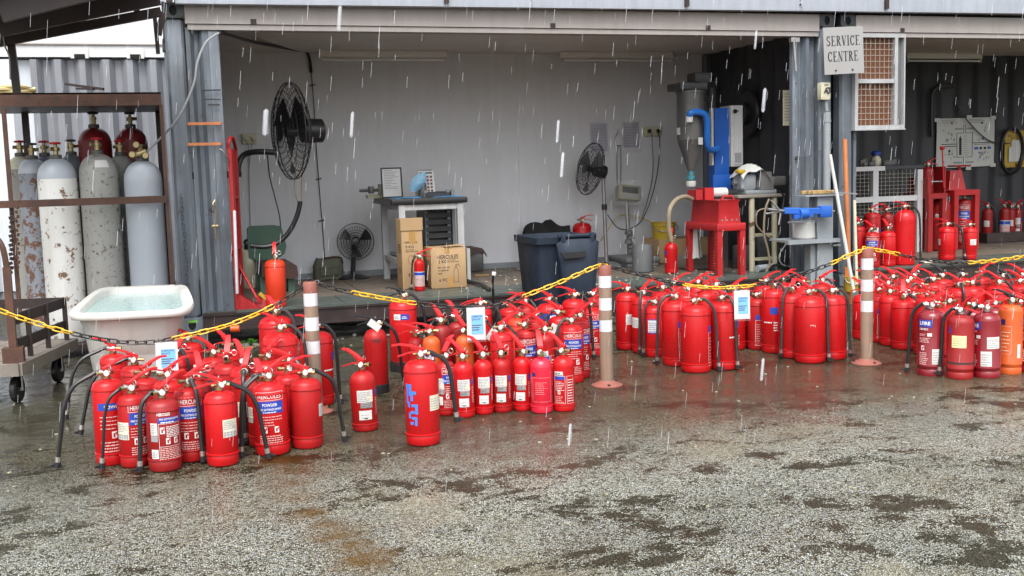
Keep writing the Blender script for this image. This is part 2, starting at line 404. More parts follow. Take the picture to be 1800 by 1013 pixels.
# =================================================================== GROUND
def ground_material():
    m = bpy.data.materials.new("wet_exposed_aggregate"); m.use_nodes = True; nt = m.node_tree; N = nt.nodes; L = nt.links
    b = N["Principled BSDF"]
    geo = N.new("ShaderNodeNewGeometry"); pos = geo.outputs["Position"]
    def math_(op, a, c=None, d=None):
        q = N.new("ShaderNodeMath"); q.operation = op
        for i, x in enumerate((a, c, d)):
            if x is None: continue
            if isinstance(x, (int, float)): q.inputs[i].default_value = x
            else: L.new(x, q.inputs[i])
        return q.outputs[0]
    def noise(scale, detail=5, rough=.6, vec=pos, dist=0.0):
        n = N.new("ShaderNodeTexNoise"); n.inputs["Scale"].default_value = scale; n.inputs["Detail"].default_value = detail
        n.inputs["Roughness"].default_value = rough; n.inputs["Distortion"].default_value = dist; L.new(vec, n.inputs["Vector"]); return n
    def rng(f, a, c, lo=0, hi=1, smooth=True):
        r = N.new("ShaderNodeMapRange"); r.interpolation_type = 'SMOOTHSTEP' if smooth else 'LINEAR'
        r.inputs[1].default_value = a; r.inputs[2].default_value = c; r.inputs[3].default_value = lo; r.inputs[4].default_value = hi
        L.new(f, r.inputs[0]); return r.outputs[0]
    def mix(f, a, c):
        x = N.new("ShaderNodeMix"); x.data_type = 'RGBA'
        if isinstance(f, (int, float)): x.inputs["Factor"].default_value = f
        else: L.new(f, x.inputs["Factor"])
        for k, y in (("A", a), ("B", c)):
            if isinstance(y, tuple): x.inputs[k].default_value = (*y, 1)
            else: L.new(y, x.inputs[k])
        return x.outputs["Result"]
    sep = N.new("ShaderNodeSeparateXYZ"); L.new(pos, sep.inputs[0]); X = sep.outputs["X"]; Y = sep.outputs["Y"]
    # stones
    warp = noise(22, 3); wv = N.new("ShaderNodeMix"); wv.data_type = 'RGBA'; wv.blend_type = 'ADD'
    wv.inputs["Factor"].default_value = .022; L.new(pos, wv.inputs["A"]); L.new(warp.outputs["Color"], wv.inputs["B"])
    v = N.new("ShaderNodeTexVoronoi"); v.inputs["Scale"].default_value = 132; L.new(wv.outputs["Result"], v.inputs["Vector"])
    ve = N.new("ShaderNodeTexVoronoi"); ve.feature = 'DISTANCE_TO_EDGE'; ve.inputs["Scale"].default_value = 132; L.new(wv.outputs["Result"], ve.inputs["Vector"])
    sc = N.new("ShaderNodeSeparateColor"); L.new(v.outputs["Color"], sc.inputs[0])
    cr = N.new("ShaderNodeValToRGB"); e = cr.color_ramp.elements
    e[0].position = 0; e[0].color = (.045,.040,.03,1); e[1].position = 1; e[1].color = (.80,.80,.80,1)
    for p, c in ((.12,(.14,.125,.09,1)),(.26,(.40,.37,.29,1)),(.48,(.56,.55,.51,1)),(.66,(.62,.60,.53,1)),(.84,(.46,.49,.53,1))):
        q = e.new(p); q.color = c
    L.new(sc.outputs[0], cr.inputs[0])
    joint = rng(ve.outputs["Distance"], .01, .19)
    col = mix(joint, (.055,.048,.036), cr.outputs[0])
    gr = N.new("ShaderNodeMix"); gr.data_type = 'RGBA'; gr.blend_type = 'MULTIPLY'; gr.inputs["Factor"].default_value = 1; L.new(col, gr.inputs["A"]); gr.inputs["B"].default_value = (.95,1.0,.93,1); col = gr.outputs["Result"]
    # broad tone patches, worn pale to stained
    n1 = noise(.55, 6, .62, dist=.5); n2 = noise(1.7, 7, .68, dist=.4); n3 = noise(6.5, 5, .65)
    tone = rng(n1.outputs["Fac"], .32, .68, .76, 1.15)
    hs = N.new("ShaderNodeHueSaturation"); L.new(col, hs.inputs["Color"]); L.new(tone, hs.inputs["Value"]); col = hs.outputs[0]
    # tan dust drifts
    col = mix(math_('MULTIPLY', rng(noise(.9, 6, .6, dist=.8).outputs["Fac"], .52, .70), .45), col, (.40,.36,.24))
    # olive and brown staining in broad drifts
    col = mix(math_('MULTIPLY', rng(noise(.75, 7, .66, dist=.7).outputs["Fac"], .52, .68), .42), col, (.17,.135,.065))
    # dark moss in the hollows: streaky islands broken up by the stones
    mp = N.new("ShaderNodeMapping"); mp.inputs["Scale"].default_value = (.8, 1.5, 1); mp.inputs["Rotation"].default_value = (0,0,R(-17)); L.new(pos, mp.inputs[0])
    mo = noise(1.25, 8, .70, mp.outputs[0], .6)
    mo2 = math_('ADD', mo.outputs["Fac"], math_('MULTIPLY', math_('SUBTRACT', n3.outputs["Fac"], .5), .55))
    mo3 = math_('SUBTRACT', mo2, math_('MULTIPLY', joint, .055))
    mo3 = math_('ADD', mo3, math_('MULTIPLY', math_('SUBTRACT', sc.outputs[2], .5), .08))
    moss = rng(mo3, .505, .535)
    col = mix(math_('MULTIPLY', moss, .92), col, (.034,.030,.012))
    # rust run from the first group of cylinders towards the viewer
    c0 = gz(490, 810); c1 = gz(545, 900); c2 = gz(640, 985)
    def blob(cx, cy, rad, soft, wob=.35):
        dx = math_('SUBTRACT', X, cx); dy = math_('SUBTRACT', Y, cy)
        d = math_('SQRT', math_('ADD', math_('MULTIPLY', dx, dx), math_('MULTIPLY', dy, dy)))
        d = math_('ADD', d, math_('MULTIPLY', math_('SUBTRACT', n2.outputs["Fac"], .5), wob))
        return rng(d, rad-soft, rad+soft, 1, 0)
    rustm = None
    for q, rad in ((c0,.08),(c0*.75+c1*.25,.06),((c0+c1)/2,.07),(c0*.25+c1*.75,.07),(c1,.08),(c1*.75+c2*.25,.06),((c1+c2)/2,.08),(c1*.25+c2*.75,.08),(c2,.10)):
        k = blob(q.x, q.y, rad, .10, .42); rustm = k if rustm is None else math_('MAXIMUM', rustm, k)
    rustm = math_('MULTIPLY', rustm, math_('MULTIPLY_ADD', rng(n3.outputs['Fac'], .35, .6), .4, .55))
    col = mix(rustm, col, (.15,.085,.018))
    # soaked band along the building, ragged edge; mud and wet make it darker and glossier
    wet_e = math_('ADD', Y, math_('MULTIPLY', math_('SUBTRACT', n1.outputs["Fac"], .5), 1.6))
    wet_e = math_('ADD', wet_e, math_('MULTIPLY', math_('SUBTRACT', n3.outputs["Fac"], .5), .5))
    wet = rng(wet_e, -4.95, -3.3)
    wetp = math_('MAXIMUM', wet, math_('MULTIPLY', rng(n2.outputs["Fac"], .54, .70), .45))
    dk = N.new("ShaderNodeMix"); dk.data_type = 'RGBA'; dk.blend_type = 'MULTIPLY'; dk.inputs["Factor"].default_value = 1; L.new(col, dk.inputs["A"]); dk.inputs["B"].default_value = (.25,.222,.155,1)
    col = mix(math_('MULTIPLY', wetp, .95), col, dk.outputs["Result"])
    # standing water on the left and in front of the doors
    pd = blob(-.75, -1.5, 1.35, .30, 1.4); pd = math_('MAXIMUM', pd, blob(.8, -1.0, 1.0, .35, 1.2)); pd = math_('MAXIMUM', pd, math_('MULTIPLY', blob(3.4, -2.9, .9, .5, 1.7), .8))
    pd = math_('MAXIMUM', pd, math_('MAXIMUM', math_('MULTIPLY', blob(5.4, -2.9, .8, .5, 1.5), .75), math_('MULTIPLY', blob(1.6, -3.5, .7, .5, 1.6), .7)))
    pd = math_('MULTIPLY', pd, rng(n3.outputs["Fac"], .30, .52))
    col = mix(math_('MULTIPLY', pd, .9), col, (.050,.047,.032))
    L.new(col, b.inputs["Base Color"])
    rg = rng(n2.outputs["Fac"], .35, .65, .24, .50)
    rg = math_('SUBTRACT', rg, math_('MULTIPLY', wetp, .19))
    spl = math_('ADD', math_('MULTIPLY', joint, math_('MULTIPLY_ADD', sc.outputs[1], .5, .25)), math_('MULTIPLY', pd, .3)); L.new(spl, b.inputs['Specular IOR Level'])
    inv = math_('SUBTRACT', 1.0, pd)
    rg = math_('ADD', math_('MULTIPLY', rg, inv), math_('MULTIPLY', pd, .07))
    L.new(rg, b.inputs["Roughness"])
    hb = math_('ADD', math_('MULTIPLY', joint, .8), math_('MULTIPLY', n3.outputs["Fac"], .8))
    hb = math_('ADD', hb, math_('MULTIPLY', sc.outputs[1], .35))
    bs = math_('ADD', math_('MULTIPLY', inv, math_('SUBTRACT', .85, math_('MULTIPLY', wetp, .48))), .03)
    bp = N.new("ShaderNodeBump"); bp.inputs["Distance"].default_value = .011; L.new(bs, bp.inputs["Strength"]); L.new(hb, bp.inputs["Height"])
    rp = N.new("ShaderNodeTexNoise"); rp.inputs["Scale"].default_value = 16; rp.inputs["Detail"].default_value = 2; L.new(pos, rp.inputs["Vector"])
    bp2 = N.new("ShaderNodeBump"); bp2.inputs["Distance"].default_value = .006; L.new(math_('MULTIPLY', pd, .30), bp2.inputs["Strength"])
    L.new(rp.outputs["Fac"], bp2.inputs["Height"]); L.new(bp.outputs[0], bp2.inputs["Normal"])
    L.new(bp2.outputs[0], b.inputs["Normal"])
    return m
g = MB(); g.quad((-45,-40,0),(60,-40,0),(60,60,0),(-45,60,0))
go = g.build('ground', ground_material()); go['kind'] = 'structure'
a = gz(398,622); b_ = gz(528,588); n_ = (b_-a).normalized(); s_ = Vector((-n_.y, n_.x, 0))*.045
y = MB(); y.quad(*[p + Vector((0,0,.004)) for p in (a-s_, b_-s_, b_+s_, a+s_)])
yo = y.build('yellow_line', M['yline']); yo['kind'] = 'structure'; yo['label'] = 'worn yellow painted line on the wet ground below the container'

# =================================================================== CONTAINERS
def corrugated(mb, x0, x1, z0, z1, y, depth=.036, pitch=.278, mi=0, axis='x', flip=1):
    """trapezoid ribs from x0 to x1 (or along y when axis is 'y')"""
    if x1 <= x0+.01: return
    prof = []; x = x0
    seq = [(0,0),(.26,0),(.5,1),(.76,1)]
    k = 0
    while x0 + k*pitch < x1:
        for u, d in seq:
            xx = x0 + (k+u)*pitch
            if xx <= x1: prof.append((xx, d*depth*flip))
        k += 1
    prof.append((x1, prof[-1][1]))
    vs = []; fs = []
    for (xx, d) in prof:
        for z in (z0, z1):
            vs.append((xx, y+d, z) if axis == 'x' else (y+d, xx, z))
    for i in range(len(prof)-1):
        fs.append((2*i, 2*i+2, 2*i+3, 2*i+1))
    mb.add(vs, fs, mi)

ZB, ZT = .14, 2.735
HB = 2.53   # underside of the front header
CEIL = 2.615
def casting(mb, x0, x1, y0, y1, z0, z1, front=-1):
    """corner casting with an oval opening in its front face"""
    mb.box((x0,y0+.004,z0),(x1,y1,z1),0)
    n = 14; cx, cz = (x0+x1)/2, (z0+z1)/2; rx, rz = .030, .042
    oval = [(cx+rx*math.cos(2*PI*i/n), cz+rz*math.sin(2*PI*i/n)) for i in range(n)]
    rect = []
    for i in range(n):
        a = 2*PI*i/n; c, s = math.cos(a), math.sin(a); k = min((x1-x0)/2/max(abs(c),1e-6), (z1-z0)/2/max(abs(s),1e-6))
        rect.append((cx+c*k, cz+s*k))
    vs = [(x,y0-.008,z) for x,z in rect] + [(x,y0-.008,z) for x,z in oval] + [(x,y0+.003,z) for x,z in oval] + [(x,y0+.003,z) for x,z in rect]
    fs = []
    for i in range(n):
        j = (i+1) % n
        fs += [(i,j,n+j,n+i),(n+i,n+j,2*n+j,2*n+i),(3*n+i,3*n+j,j,i)]
    mb.add(vs, fs, 0)
    mb.add([(x,y0+.0025,z) for x,z in oval], [tuple(range(n))], 1)
M['void'] = mat('casting_hollow', (.006,.006,.006), .9)

def container(name, label, X0, stub_l, stub_r, wallmat, right_in=True):
    X1 = X0 + 6.058
    t = thing(name, label, 'shipping container', (X0, 0, ZB))
    for (xa, xb) in ((X0, X0+.165), (X1-.165, X1)):
        for (ya, yb) in ((0,.16),(2.28,2.44)):
            p = MB()
            # hollow-section post with a rounded outer face
            xo = xa if xa == X0 else xb
            p.box((xa+.012, ya+.012, ZB+.12), (xb-.012, yb-.012, ZT-.12), 0, None, .02)
            po = p.build('corner_post', M['cgrey'], t)
            q = MB(); casting(q, xa, xb, ya, yb, ZT-.118, ZT); q.build('corner_casting', [M['ccast'], M['void']], po)
            q = MB(); casting(q, xa, xb, ya, yb, ZB, ZB+.118); q.build('corner_casting', [M['cgrey'], M['void']], po)
    fb = MB(); fb.box((X0+.17,.05,ZB+.02),(X1-.17,2.40,ZF-.006)); fb.build('floor', M['floor'], t)
    # floor sheets: wet steel plates along the threshold, plywood behind
    nx = 5; wx = (6.058-.36-stub_l*0)/nx
    for i in range(nx):
        p = MB(); xa = X0+.18+i*wx; p.box((xa+.003,.012,ZF-.008),(xa+wx-.003,.62+.02*(i%2),ZF+random.uniform(.0005,.004)))
        p.build('floor_plate', M['plate'], t)
    for i in range(4):
        w2 = (6.058-.36)/4; xa = X0+.18+i*w2
        p = MB(); p.box((xa+.003,.655,ZF-.008),(xa+w2-.003,2.38,ZF-random.uniform(0,.003))); p.build('floor_board', M['floor'], t)
    r = MB(); r.box((X0+.167,-.004,ZB+.004),(X1-.167,.010,ZF-.03)); r.box((X0+.167,-.018,ZF-.03),(X1-.167,.011,ZF-.004))
    r.box((X0+.167,-.02,ZB),(X1-.167,.03,ZB+.016)); r.build('bottom_rail', M['rail'], t)
    # pale front edge of the threshold
    e = MB(); e.box((X0+.43,-.022,ZF-.014),(X1-.46,.010,ZF+.0065)); e.build('threshold_edge', M['plate'], t)
    h = MB(); h.box((X0+.168,-.01,HB+.045),(X1-.168,.10,ZT-.005)); ho = h.build('header_beam', M['beige'], t)
    h = MB(); h.box((X0+.185,.004,HB),(X1-.168,.13,HB+.040)); h.build('header_lip', M['beige'], ho)
    for xs in (X0+.168+.50, X0+3.2, X0+4.7):
        c = MB(); c.box((xs,-.016,HB+.048),(xs+.045,-.0105,HB+.085)); c.build('clip', M['dkrust'], ho)
    c = MB(); c.box((X0+.03,.132,CEIL),(X1-.03,2.42,CEIL+.03)); c.build('ceiling', M['ceil'], t)
    rf = MB(); rf.box((X0+.01,.11,ZT-.03),(X1-.01,2.43,ZT-.012)); rf.build('roof', M['cgrey'], t)
    bw = MB()
    if wallmat is M['wall']:
        # plywood lining: sheets butted with narrow joints
        xs = [X0+.05, at(911,250,2.36).x, X1-.06]
        for i in range(2):
            p = MB(); p.box((xs[i]+.001, 2.36, ZF), (xs[i+1]-.001, 2.375, CEIL)); p.build('wall_panel', wallmat, t)
        bw.box((X0+.02,2.385,ZB),(X1-.02,2.40,ZT)); bw.build('back_wall', M['cgrey'], t)
        s = MB(); s.box((X0+.05,2.335,ZF),(X1-.06,2.36,ZF+.06)); s.build('skirting', M['gpaint'], t)
    else:
        corrugated(bw, X0+.02, X1-.02, ZB, ZT-.02, 2.37, -.036, .278); bw.build('back_wall', wallmat, t)
    for side, xx, fl in (('l', X0+.05, 1), ('r', X1-.05, -1)):
        w = MB(); corrugated(w, .165, 2.28, ZB+.02, ZT-.02, xx, .036, .278, 0, 'y', fl)
        w.box((xx-fl*.012,.16,ZB),(xx-fl*.006,2.28,ZT)); w.build('end_wall', M['darkwall'], t)
    if stub_l:
        w = MB(); corrugated(w, X0+.165, X0+stub_l-(.085 if stub_l > .3 else .03), ZB+.12, HB+.02, .03, .055, .125)
        w.box((X0+stub_l-(.085 if stub_l > .3 else .03),.018,ZB+.10),(X0+stub_l,.075,HB+.02),0,None,.004); w.box((X0+.165,.005,ZB+.012),(X0+stub_l-.02,.07,ZB+.118))
        w.build('side_panel', M['cgrey'], t)
    if stub_r:
        w = MB(); corrugated(w, X1-stub_r+.03, X1-.166, ZB+.12, HB-.002, .03, .055, .125)
        w.box((X1-stub_r,.018,ZB+.10),(X1-stub_r+.03,.075,HB-.002),0,None,.004)
        w.build('side_panel', M['cgrey'], t)
    return t
c1 = container('shipping_container', 'weathered grey container with open front and white back wall, used as workshop', 0.0, .42, .44, M['wall'])
c2 = container('shipping_container', 'second open container with dark ribbed inner walls beyond the SERVICE CENTRE sign', 6.125, .20, 0, M['darkwall'])
for (x, y, s) in ((.08,.10,0),(5.95,.10,1),(6.24,.10,2),(.1,2.3,3),(3.0,.18,4),(9.1,.18,5)):
    p = MB(); p.box((x-.10,y-.09,0),(x+.12,y+.12,ZB-.001),0,None,.006)
    single('support_block', p, M['concrete'], ['concrete block under the left front corner of the open container','concrete block under the right front corner of the white walled workshop',
      'concrete block under the corner post right of the conduit','concrete block under the rear left corner of the container','concrete block under the middle of the workshop threshold','concrete block under the middle of the dark container'][s], 'block', (x,y,0), 'blocks under the containers')

# roof edge above the containers
rf = thing('roof_edge', 'pale galvanised roof edge running along the top of both containers', 'roof', (0,-.1,2.74))
xs = [.10, 3.0, 5.63, 8.25, 12.3]
zb = lambda x: 2.705 + .006*x
for i in range(4):
    p = MB(); xa, xb = xs[i]+.002, xs[i+1]-.002
    def fn(u, v, xa=xa, xb=xb):
        x = xa+(xb-xa)*u
        prof = [(-.075, 0), (-.115, .006), (-.118, .05), (-.125, .30), (-.16,.42)]
        k = v*4; i0 = min(int(k),3); f = k-i0
        yy = prof[i0][0]*(1-f)+prof[i0+1][0]*f; zz = prof[i0][1]*(1-f)+prof[i0+1][1]*f
        rib = .0035*(1 if (int(x/.033) % 2) else 0) if v > .5 else 0
        return (x, yy-rib, zb(x)+zz)
    p.sheet(fn, int((xb-xa)/.033), 8); p.build('roof_panel', M['galv'], rf, sharp=20)
for px in (785, 1207, 1558):
    q = at(px, 12, -.13); p = MB(); p.box((q.x-.018,-.150,zb(q.x)+.03),(q.x+.018,-.122,zb(q.x)+.40)); p.build('bracket', M['dkrust'], rf)
q = at(302, 5, -.13); p = MB(); p.box((.035,-.15,2.72),(.085,-.11,3.1)); p.build('bracket', M['dkrust'], rf)
p = MB(); p.box((-.02,-.135,2.72),(.03,-.09,3.1)); p.build('end_plate', M['galv'], rf)
for x in (5.63, 8.25):
    p = MB()
    for k in range(4): p.cyl((x-.02,-.124,zb(x)+.06+k*.055),(x-.02,-.135,zb(x)+.06+k*.055),.008,6)
    p.build('rivets', M['dkrust'], rf)
p = MB(); p.box((.1,-.09,2.76),(12.3,2.6,2.80)); p.build('roof_sheet', M['galv'], rf)

# =================================================================== yard behind the gas rack
t = thing('shipping_container', 'grey ribbed container standing behind the gas cylinder rack', 'shipping container', (-1.5,3.8,0))
w = MB(); corrugated(w, -1.36, 3.2, .2, 2.69, 3.8, .095, .245); w.build('side_wall', M['corrback'], t)
w = MB(); corrugated(w, -6.0, -1.36, .2, 2.69, 3.8, .095, .335); w.build('side_wall', M['corrwhite'], t, label='pale ribbed wall at the left edge')
w = MB(); w.box((-6,3.90,.1),(3.2,6.2,2.68)); w.build('body', M['corrback'], t)
t = thing('shipping_container', 'white container stacked on top of the grey ribbed one', 'shipping container', (-1.5,3.8,2.7))
w = MB(); w.box((-6,3.83,2.86),(3.2,6.2,5.3)); w.build('side_wall', M['wpaint'], t)
w = MB(); w.box((-6,3.80,2.715),(3.2,3.9,2.845)); ro = w.build('bottom_rail', M['wpaint'], t)
w = MB(); w.cyl((-6,3.79,2.852),(3.2,3.79,2.852),.012,6); w.build('seam_strip', M['beige'], ro)
for px in (140, 238):
    q = at(px, 100, 3.79); w = MB(); w.box((q.x-.09,3.785,2.70),(q.x+.09,3.80,2.80)); w.box((q.x-.055,3.780,2.70),(q.x+.055,3.79,2.745),1); w.build('fork_pocket', [M['lgrey'], M['void']], ro)

# lean-to roof at the top left
t = thing('lean_to_roof', 'low brown framed roof over the gas rack at the top left', 'roof', (-.6,-.5,2.3))
def beam(name, a, b, w=.06, h=.09, m='dkrust'):
    p = MB(); p.bar(a, b, w, h); return p.build(name, M[m], t)
A = at(5,73,-.55); B = at(278,22,-.55)
d = (B-A); beam('beam', A-d*.15, B+d*.02, .05, .065)
A2 = at(0,45,-1.3); B2 = at(278,-10,-1.3); beam('beam', A2-(B2-A2)*.1, B2, .05, .14)
A3 = at(8,30,.6); B3 = at(285,10,.6); pass
beam('eaves_beam', at(0,22,-1.9), at(330,-60,-1.9), .05, .12)
for u in (.12, .50, .86):
    P0 = A+d*u + Vector((0,-1.5,.09)); P1 = A+d*u + Vector((0,.10,.055)); beam('purlin', P0, P1, .04, .06)
p = MB()
def rs(u, v):
    base = A-d*.2 + d*1.22*u
    return (base.x, -2.1+1.72*v, base.z+.12-.01*v+.012*math.cos(v*1.72/.076*2*PI))
p.sheet(rs, 2, 180); p.build('roof_sheet', M['galv'], t)
beam('post', at(20,78,-.5), at(30,165,-.5), .05, .05)
p = MB(); p.tube(smooth_path([at(4,52,-.6), at(8,80,-.6), at(16,100,-.6), at(18,140,-.6)],6), .006, 5); p.build('cable', M['gcable'], t)
p = MB(); p.bar(at(272,30,-.3), at(278,95,-.3), .03,.03); p.bar(at(288,22,-.3), at(278,62,-.3), .03,.05); p.build('bracket', M['dkrust'], t)
# =================================================================== GAS RACK, CYLINDERS
YR = -.05
t = thing('gas_rack', 'rusty steel rack with a flat top holding tall gas cylinders', 'rack', (-.9,.3,0))
zt = at(150,163,YR).z; xr = -.045; xl = -1.85
p = MB(); p.box((xl,YR,zt-.10),(xr,YR+.008,zt)); p.box((xl,YR,zt-.012),(xr,.85,zt)); p.box((xl,.842,zt-.10),(xr,.85,zt-.0121)); p.build('top_tray', M['rust'], t)
p = MB(); p.box((xl,YR+.01,zt-.098),(xr-.01,.84,zt-.080)); p.build('top_board', M['dkrust'], t)
p = MB(); p.bar((xr-.03,.8,0),(xr-.03,.8,zt-.1),.05,.05); p.build('post', M['dkrust'], t)
p = MB(); p.bar(at(283,185,YR+.02),at(306,560,YR+.02),.028,.028); p.build('post', M['rust'], t)
p = MB(); a = at(43,190,.8); p.bar((a.x,.8,0),(a.x,.8,zt-.1),.06,.05); p.build('post', M['dkrust'], t)
p = MB(); p.bar(at(6,190,YR+.02),at(36,560,YR+.02),.03,.03); p.build('post', M['rust'], t)
a = at(-60,362,YR-.02); b = at(293,350,YR-.02)
p = MB(); p.bar(a,b,.012,.055); p.bar(a+Vector((0,.02,.02)),b+Vector((0,.02,.02)),.04,.010); p.build('rail', M['rust'], t)
p = MB(); p.box((xl,.02,.06),(xr-.05,.84,.10)); p.build('base_frame', M['dkrust'], t)
p = MB()
for k in range(14):
    z = at(20,375+k*8,YR-.05); p.cyl(z+Vector((0,0,-.012)), z+Vector((.006*(-1)**k,0,.012)), .016, 5)
p.build('chain', M['dkrust'], t)
p = MB()
for k in range(14):
    z = at(30+k*.2,365+k*8,YR-.07); p.cyl(z+Vector((0,0,-.012)), z+Vector((.008*(-1)**k,0,.012)), .011, 5)
p.build('chain', M['rust'], t)
# hose coil and bar lying on the rack
c = at(25,160,.3); p = MB()
pts = []
for k in range(150):
    a = k*2*PI/30; rr = .25+.012*math.sin(k*.7); pts.append((c.x-.12+rr*math.cos(a), .38+rr*math.sin(a), zt+.016+.012*(k//30)+.004*math.sin(k)))
p.tube(pts, .013, 6); single('hose_coil', p, M['yhose'], 'pale yellow hose coiled on top of the gas rack', 'hose', (c.x-.12,.38,zt))
p = MB(); p.bar(at(115,148,.5),at(182,157,.3),.02,.02); p.bar(at(135,156,.4),at(165,157,.3),.03,.015); single('steel_bar', p, M['dkrust'], 'dark steel bar lying across the top of the gas rack', 'bar', at(150,157,.3))

def gas_cyl(px, top, w, Y, m, m2, label, wheel='lever', split=None, z0=.10, tag_=None):
    c = at(px, (top+430)/2, Y); c = Vector((c.x, Y, z0)); k = mpp(c+Vector((0,0,.9)))
    r = w*k/2; zt_ = at(px, top, Y).z - z0
    t = thing('gas_cylinder', label, 'gas cylinder', c, random.uniform(0,6), 'gas cylinders in the rusty rack')
    hs = r*1.15; zs = zt_-hs
    prof = [(r*.93,0),(r,.02)]+[(r,.02+(zs-.02)*i/6) for i in range(1,7)]
    b = MB(); b.lathe(prof, 28, 0, None, False); b.add([(r*.93*math.cos(2*PI*i/28),r*.93*math.sin(2*PI*i/28),0) for i in range(28)],[tuple(range(27,-1,-1))])
    sp = []
    for i in range(9):
        a = i/8*PI/2*.93; sp.append((max(r*math.cos(a)**.85,.038), zs+hs*.93*math.sin(a)))
    sp += [(.036,zt_-.02),(.036,zt_)]
    b.lathe(sp, 28, 1, None, False); b.build('body', [M[m], M[m2]], t, 40, False)
    nb = MB(); nb.lathe([(.043,zt_-.02),(.045,zt_-.015),(.045,zt_+.012),(.040,zt_+.016),(.024,zt_+.018)], 16); nb.build('neck_ring', M['hopper'], t, 35, False)
    v = MB(); v.lathe([(.02,zt_+.016),(.02,zt_+.05),(.026,zt_+.052),(.026,zt_+.075),(.014,zt_+.08),(.014,zt_+.10)], 10)
    v.cyl((0,0,zt_+.062),(.055,0,zt_+.062),.015,8); v.cyl((-.03,0,zt_+.06),(0,0,zt_+.06),.017,8); v.build('valve', M['brass'], t, 35, False)
    hw = MB()
    n = 16; hw.tube([(.036*math.cos(2*PI*i/n),.036*math.sin(2*PI*i/n),zt_+.107) for i in range(n)], .009, 6, 0, None, True)
    hw.box((-.035,-.007,zt_+.101),(.035,.007,zt_+.112)); hw.box((-.007,-.035,zt_+.101),(.007,.035,zt_+.1115)); hw.lathe([(.013,zt_+.095),(.013,zt_+.118)],8)
    hw.build('handwheel', M['lever' if wheel == 'red' else 'ccast'], t, 35, False)
    if tag_:
        lb = MB(); a0 = tag_; rr = r*.86
        # label on the shoulder
        dirv = (CAM - c); base = math.atan2(dirv.y, dirv.x) - t.rotation_euler.z + a0
        def fn(u, v):
            a = base + (u-.5)*.75; ph = .32+ .42*v
            q = r*math.cos(ph)**.85+.003
            return (q*math.cos(a), q*math.sin(a), zs+hs*.93*math.sin(ph)+.002)
        lb.sheet(fn, 6, 4); lb.build('label', M['white'], t, 60, False)
    return t
gas_cyl(104,276,66,.30,'cylwhite','silver','white gas cylinder with peeling paint and rust patches','red')
gas_cyl(177,268,66,.28,'cylgrey','cylgrey','scuffed mottled grey gas cylinder with a white shoulder label','red',tag_=.18)
gas_cyl(254,280,64,.18,'silver','silver','smooth silver grey gas cylinder with a brass regulator, rightmost in the rack','brass')
gas_cyl(62,277,48,.55,'cylrust','silver','grey gas cylinder with large brown rust patches','black')
gas_cyl(42,272,44,.82,'cylgrey','creamp','cream shouldered gas cylinder at the far left with a white tag','red',tag_=-.1)
gas_cyl(131,270,40,.80,'cyldark','cyldark','dark blue grey gas cylinder behind the white and scuffed ones','black')
gas_cyl(84,272,38,.85,'cyldark','cyldark','dark gas cylinder almost hidden behind the white cylinder','red')
gas_cyl(172,222,56,.80,'cylred','cylred','tall wine red gas cylinder behind the scuffed grey one','black')
gas_cyl(236,222,54,.78,'cylred','cylred','tall wine red gas cylinder behind the silver one','black')
gas_cyl(217,271,42,.55,'cylgrey','cylgrey','narrow grey gas cylinder between the scuffed and the silver ones','red')
# regulator with its hose on the silver cylinder
q = at(246,268,.12)
t = thing('gas_regulator', 'brass gas regulator with gauges on the silver cylinder', 'regulator', q)
p = MB(); p.cyl(q+Vector((-.05,0,-.02)), q+Vector((.05,-.02,.01)), .022, 10); p.cyl(q+Vector((0,0,-.03)),q+Vector((.01,-.02,.06)),.016,8); p.build('body', M['brass'], t)
for dx, dz in ((-.055,-.02),(.045,-.03),(-.02,.055)):
    p = MB(); g0 = q+Vector((dx,-.03,dz)); p.lathe([(.024,0),(.026,.004),(.026,.018),(.023,.022)],12,0,axis_mat(g0,(-.2,-1,.2))); p.build('gauge', M['brass'], t)
p = MB(); p.tube(smooth_path([q+Vector((.05,-.02,.0)), at(285,240,.05), at(315,205,-.06), at(340,150,-.09), at(347,110,-.09), at(362,75,-.07), at(385,58,-.05)],8), .009, 6)
p.build('hose', M['gcable'], t)

# =================================================================== BATHTUB
zr = .58
pn = gz(228,554,zr); pf = gz(250,503,zr)
ax = (pf-pn); ax.z = 0; Lt = min(ax.length,1.75); ax.normalize(); sd = Vector((ax.y,-ax.x,0))
wn = 197*mpp(gz(228,540,zr))
t = thing('bathtub', 'old white bathtub full of rain water beside the gas cylinders', 'bathtub', (pn.x+ax.x*Lt/2, pn.y+ax.y*Lt/2, 0))
def ov(a, z, hw, hl, e=4.6):
    c, s = math.cos(a), math.sin(a)
    u = hw*math.copysign(abs(c)**(2/e), c); v = hl*math.copysign(abs(s)**(2/e), s)
    taper = 1 - .10*(v/hl if hl else 0)
    return pn + ax*(Lt/2+v) + sd*u*taper + Vector((0,0,z-zr))
n = 56
rings = [(.30,.66,.02,0),(.33,.70,.06,0),(.80,.90,.46,0),(.86,.925,.54,0),(.87,.93,.555,0),(.985,.992,.552,0),(1,1,.562,0),(1,1,.582,0),(.985,.99,.592,0),(.86,.91,.590,0),(.83,.89,.575,0),(.80,.87,.50,0),(.70,.80,.20,0)]
hwx = wn/2; hlx = Lt/2
vs = []; fs = []
for fw, fl, z, _ in rings:
    for i in range(n):
        a = 2*PI*i/n
        k = 1.0
        if z > .545 and fw > .9 and abs(a-0.85) < .06: k = .93
        q = ov(a, z, hwx*fw*k if fw > .4 else hwx*.62*(fw/.30), hlx*fl*k)
        if z > .5: q.z += .006*math.sin(a*3+1)
        vs.append(q)
for k in range(len(rings)-1):
    for i in range(n):
        j = (i+1) % n; fs.append((k*n+i,k*n+j,k*n+n+j,k*n+n+i))
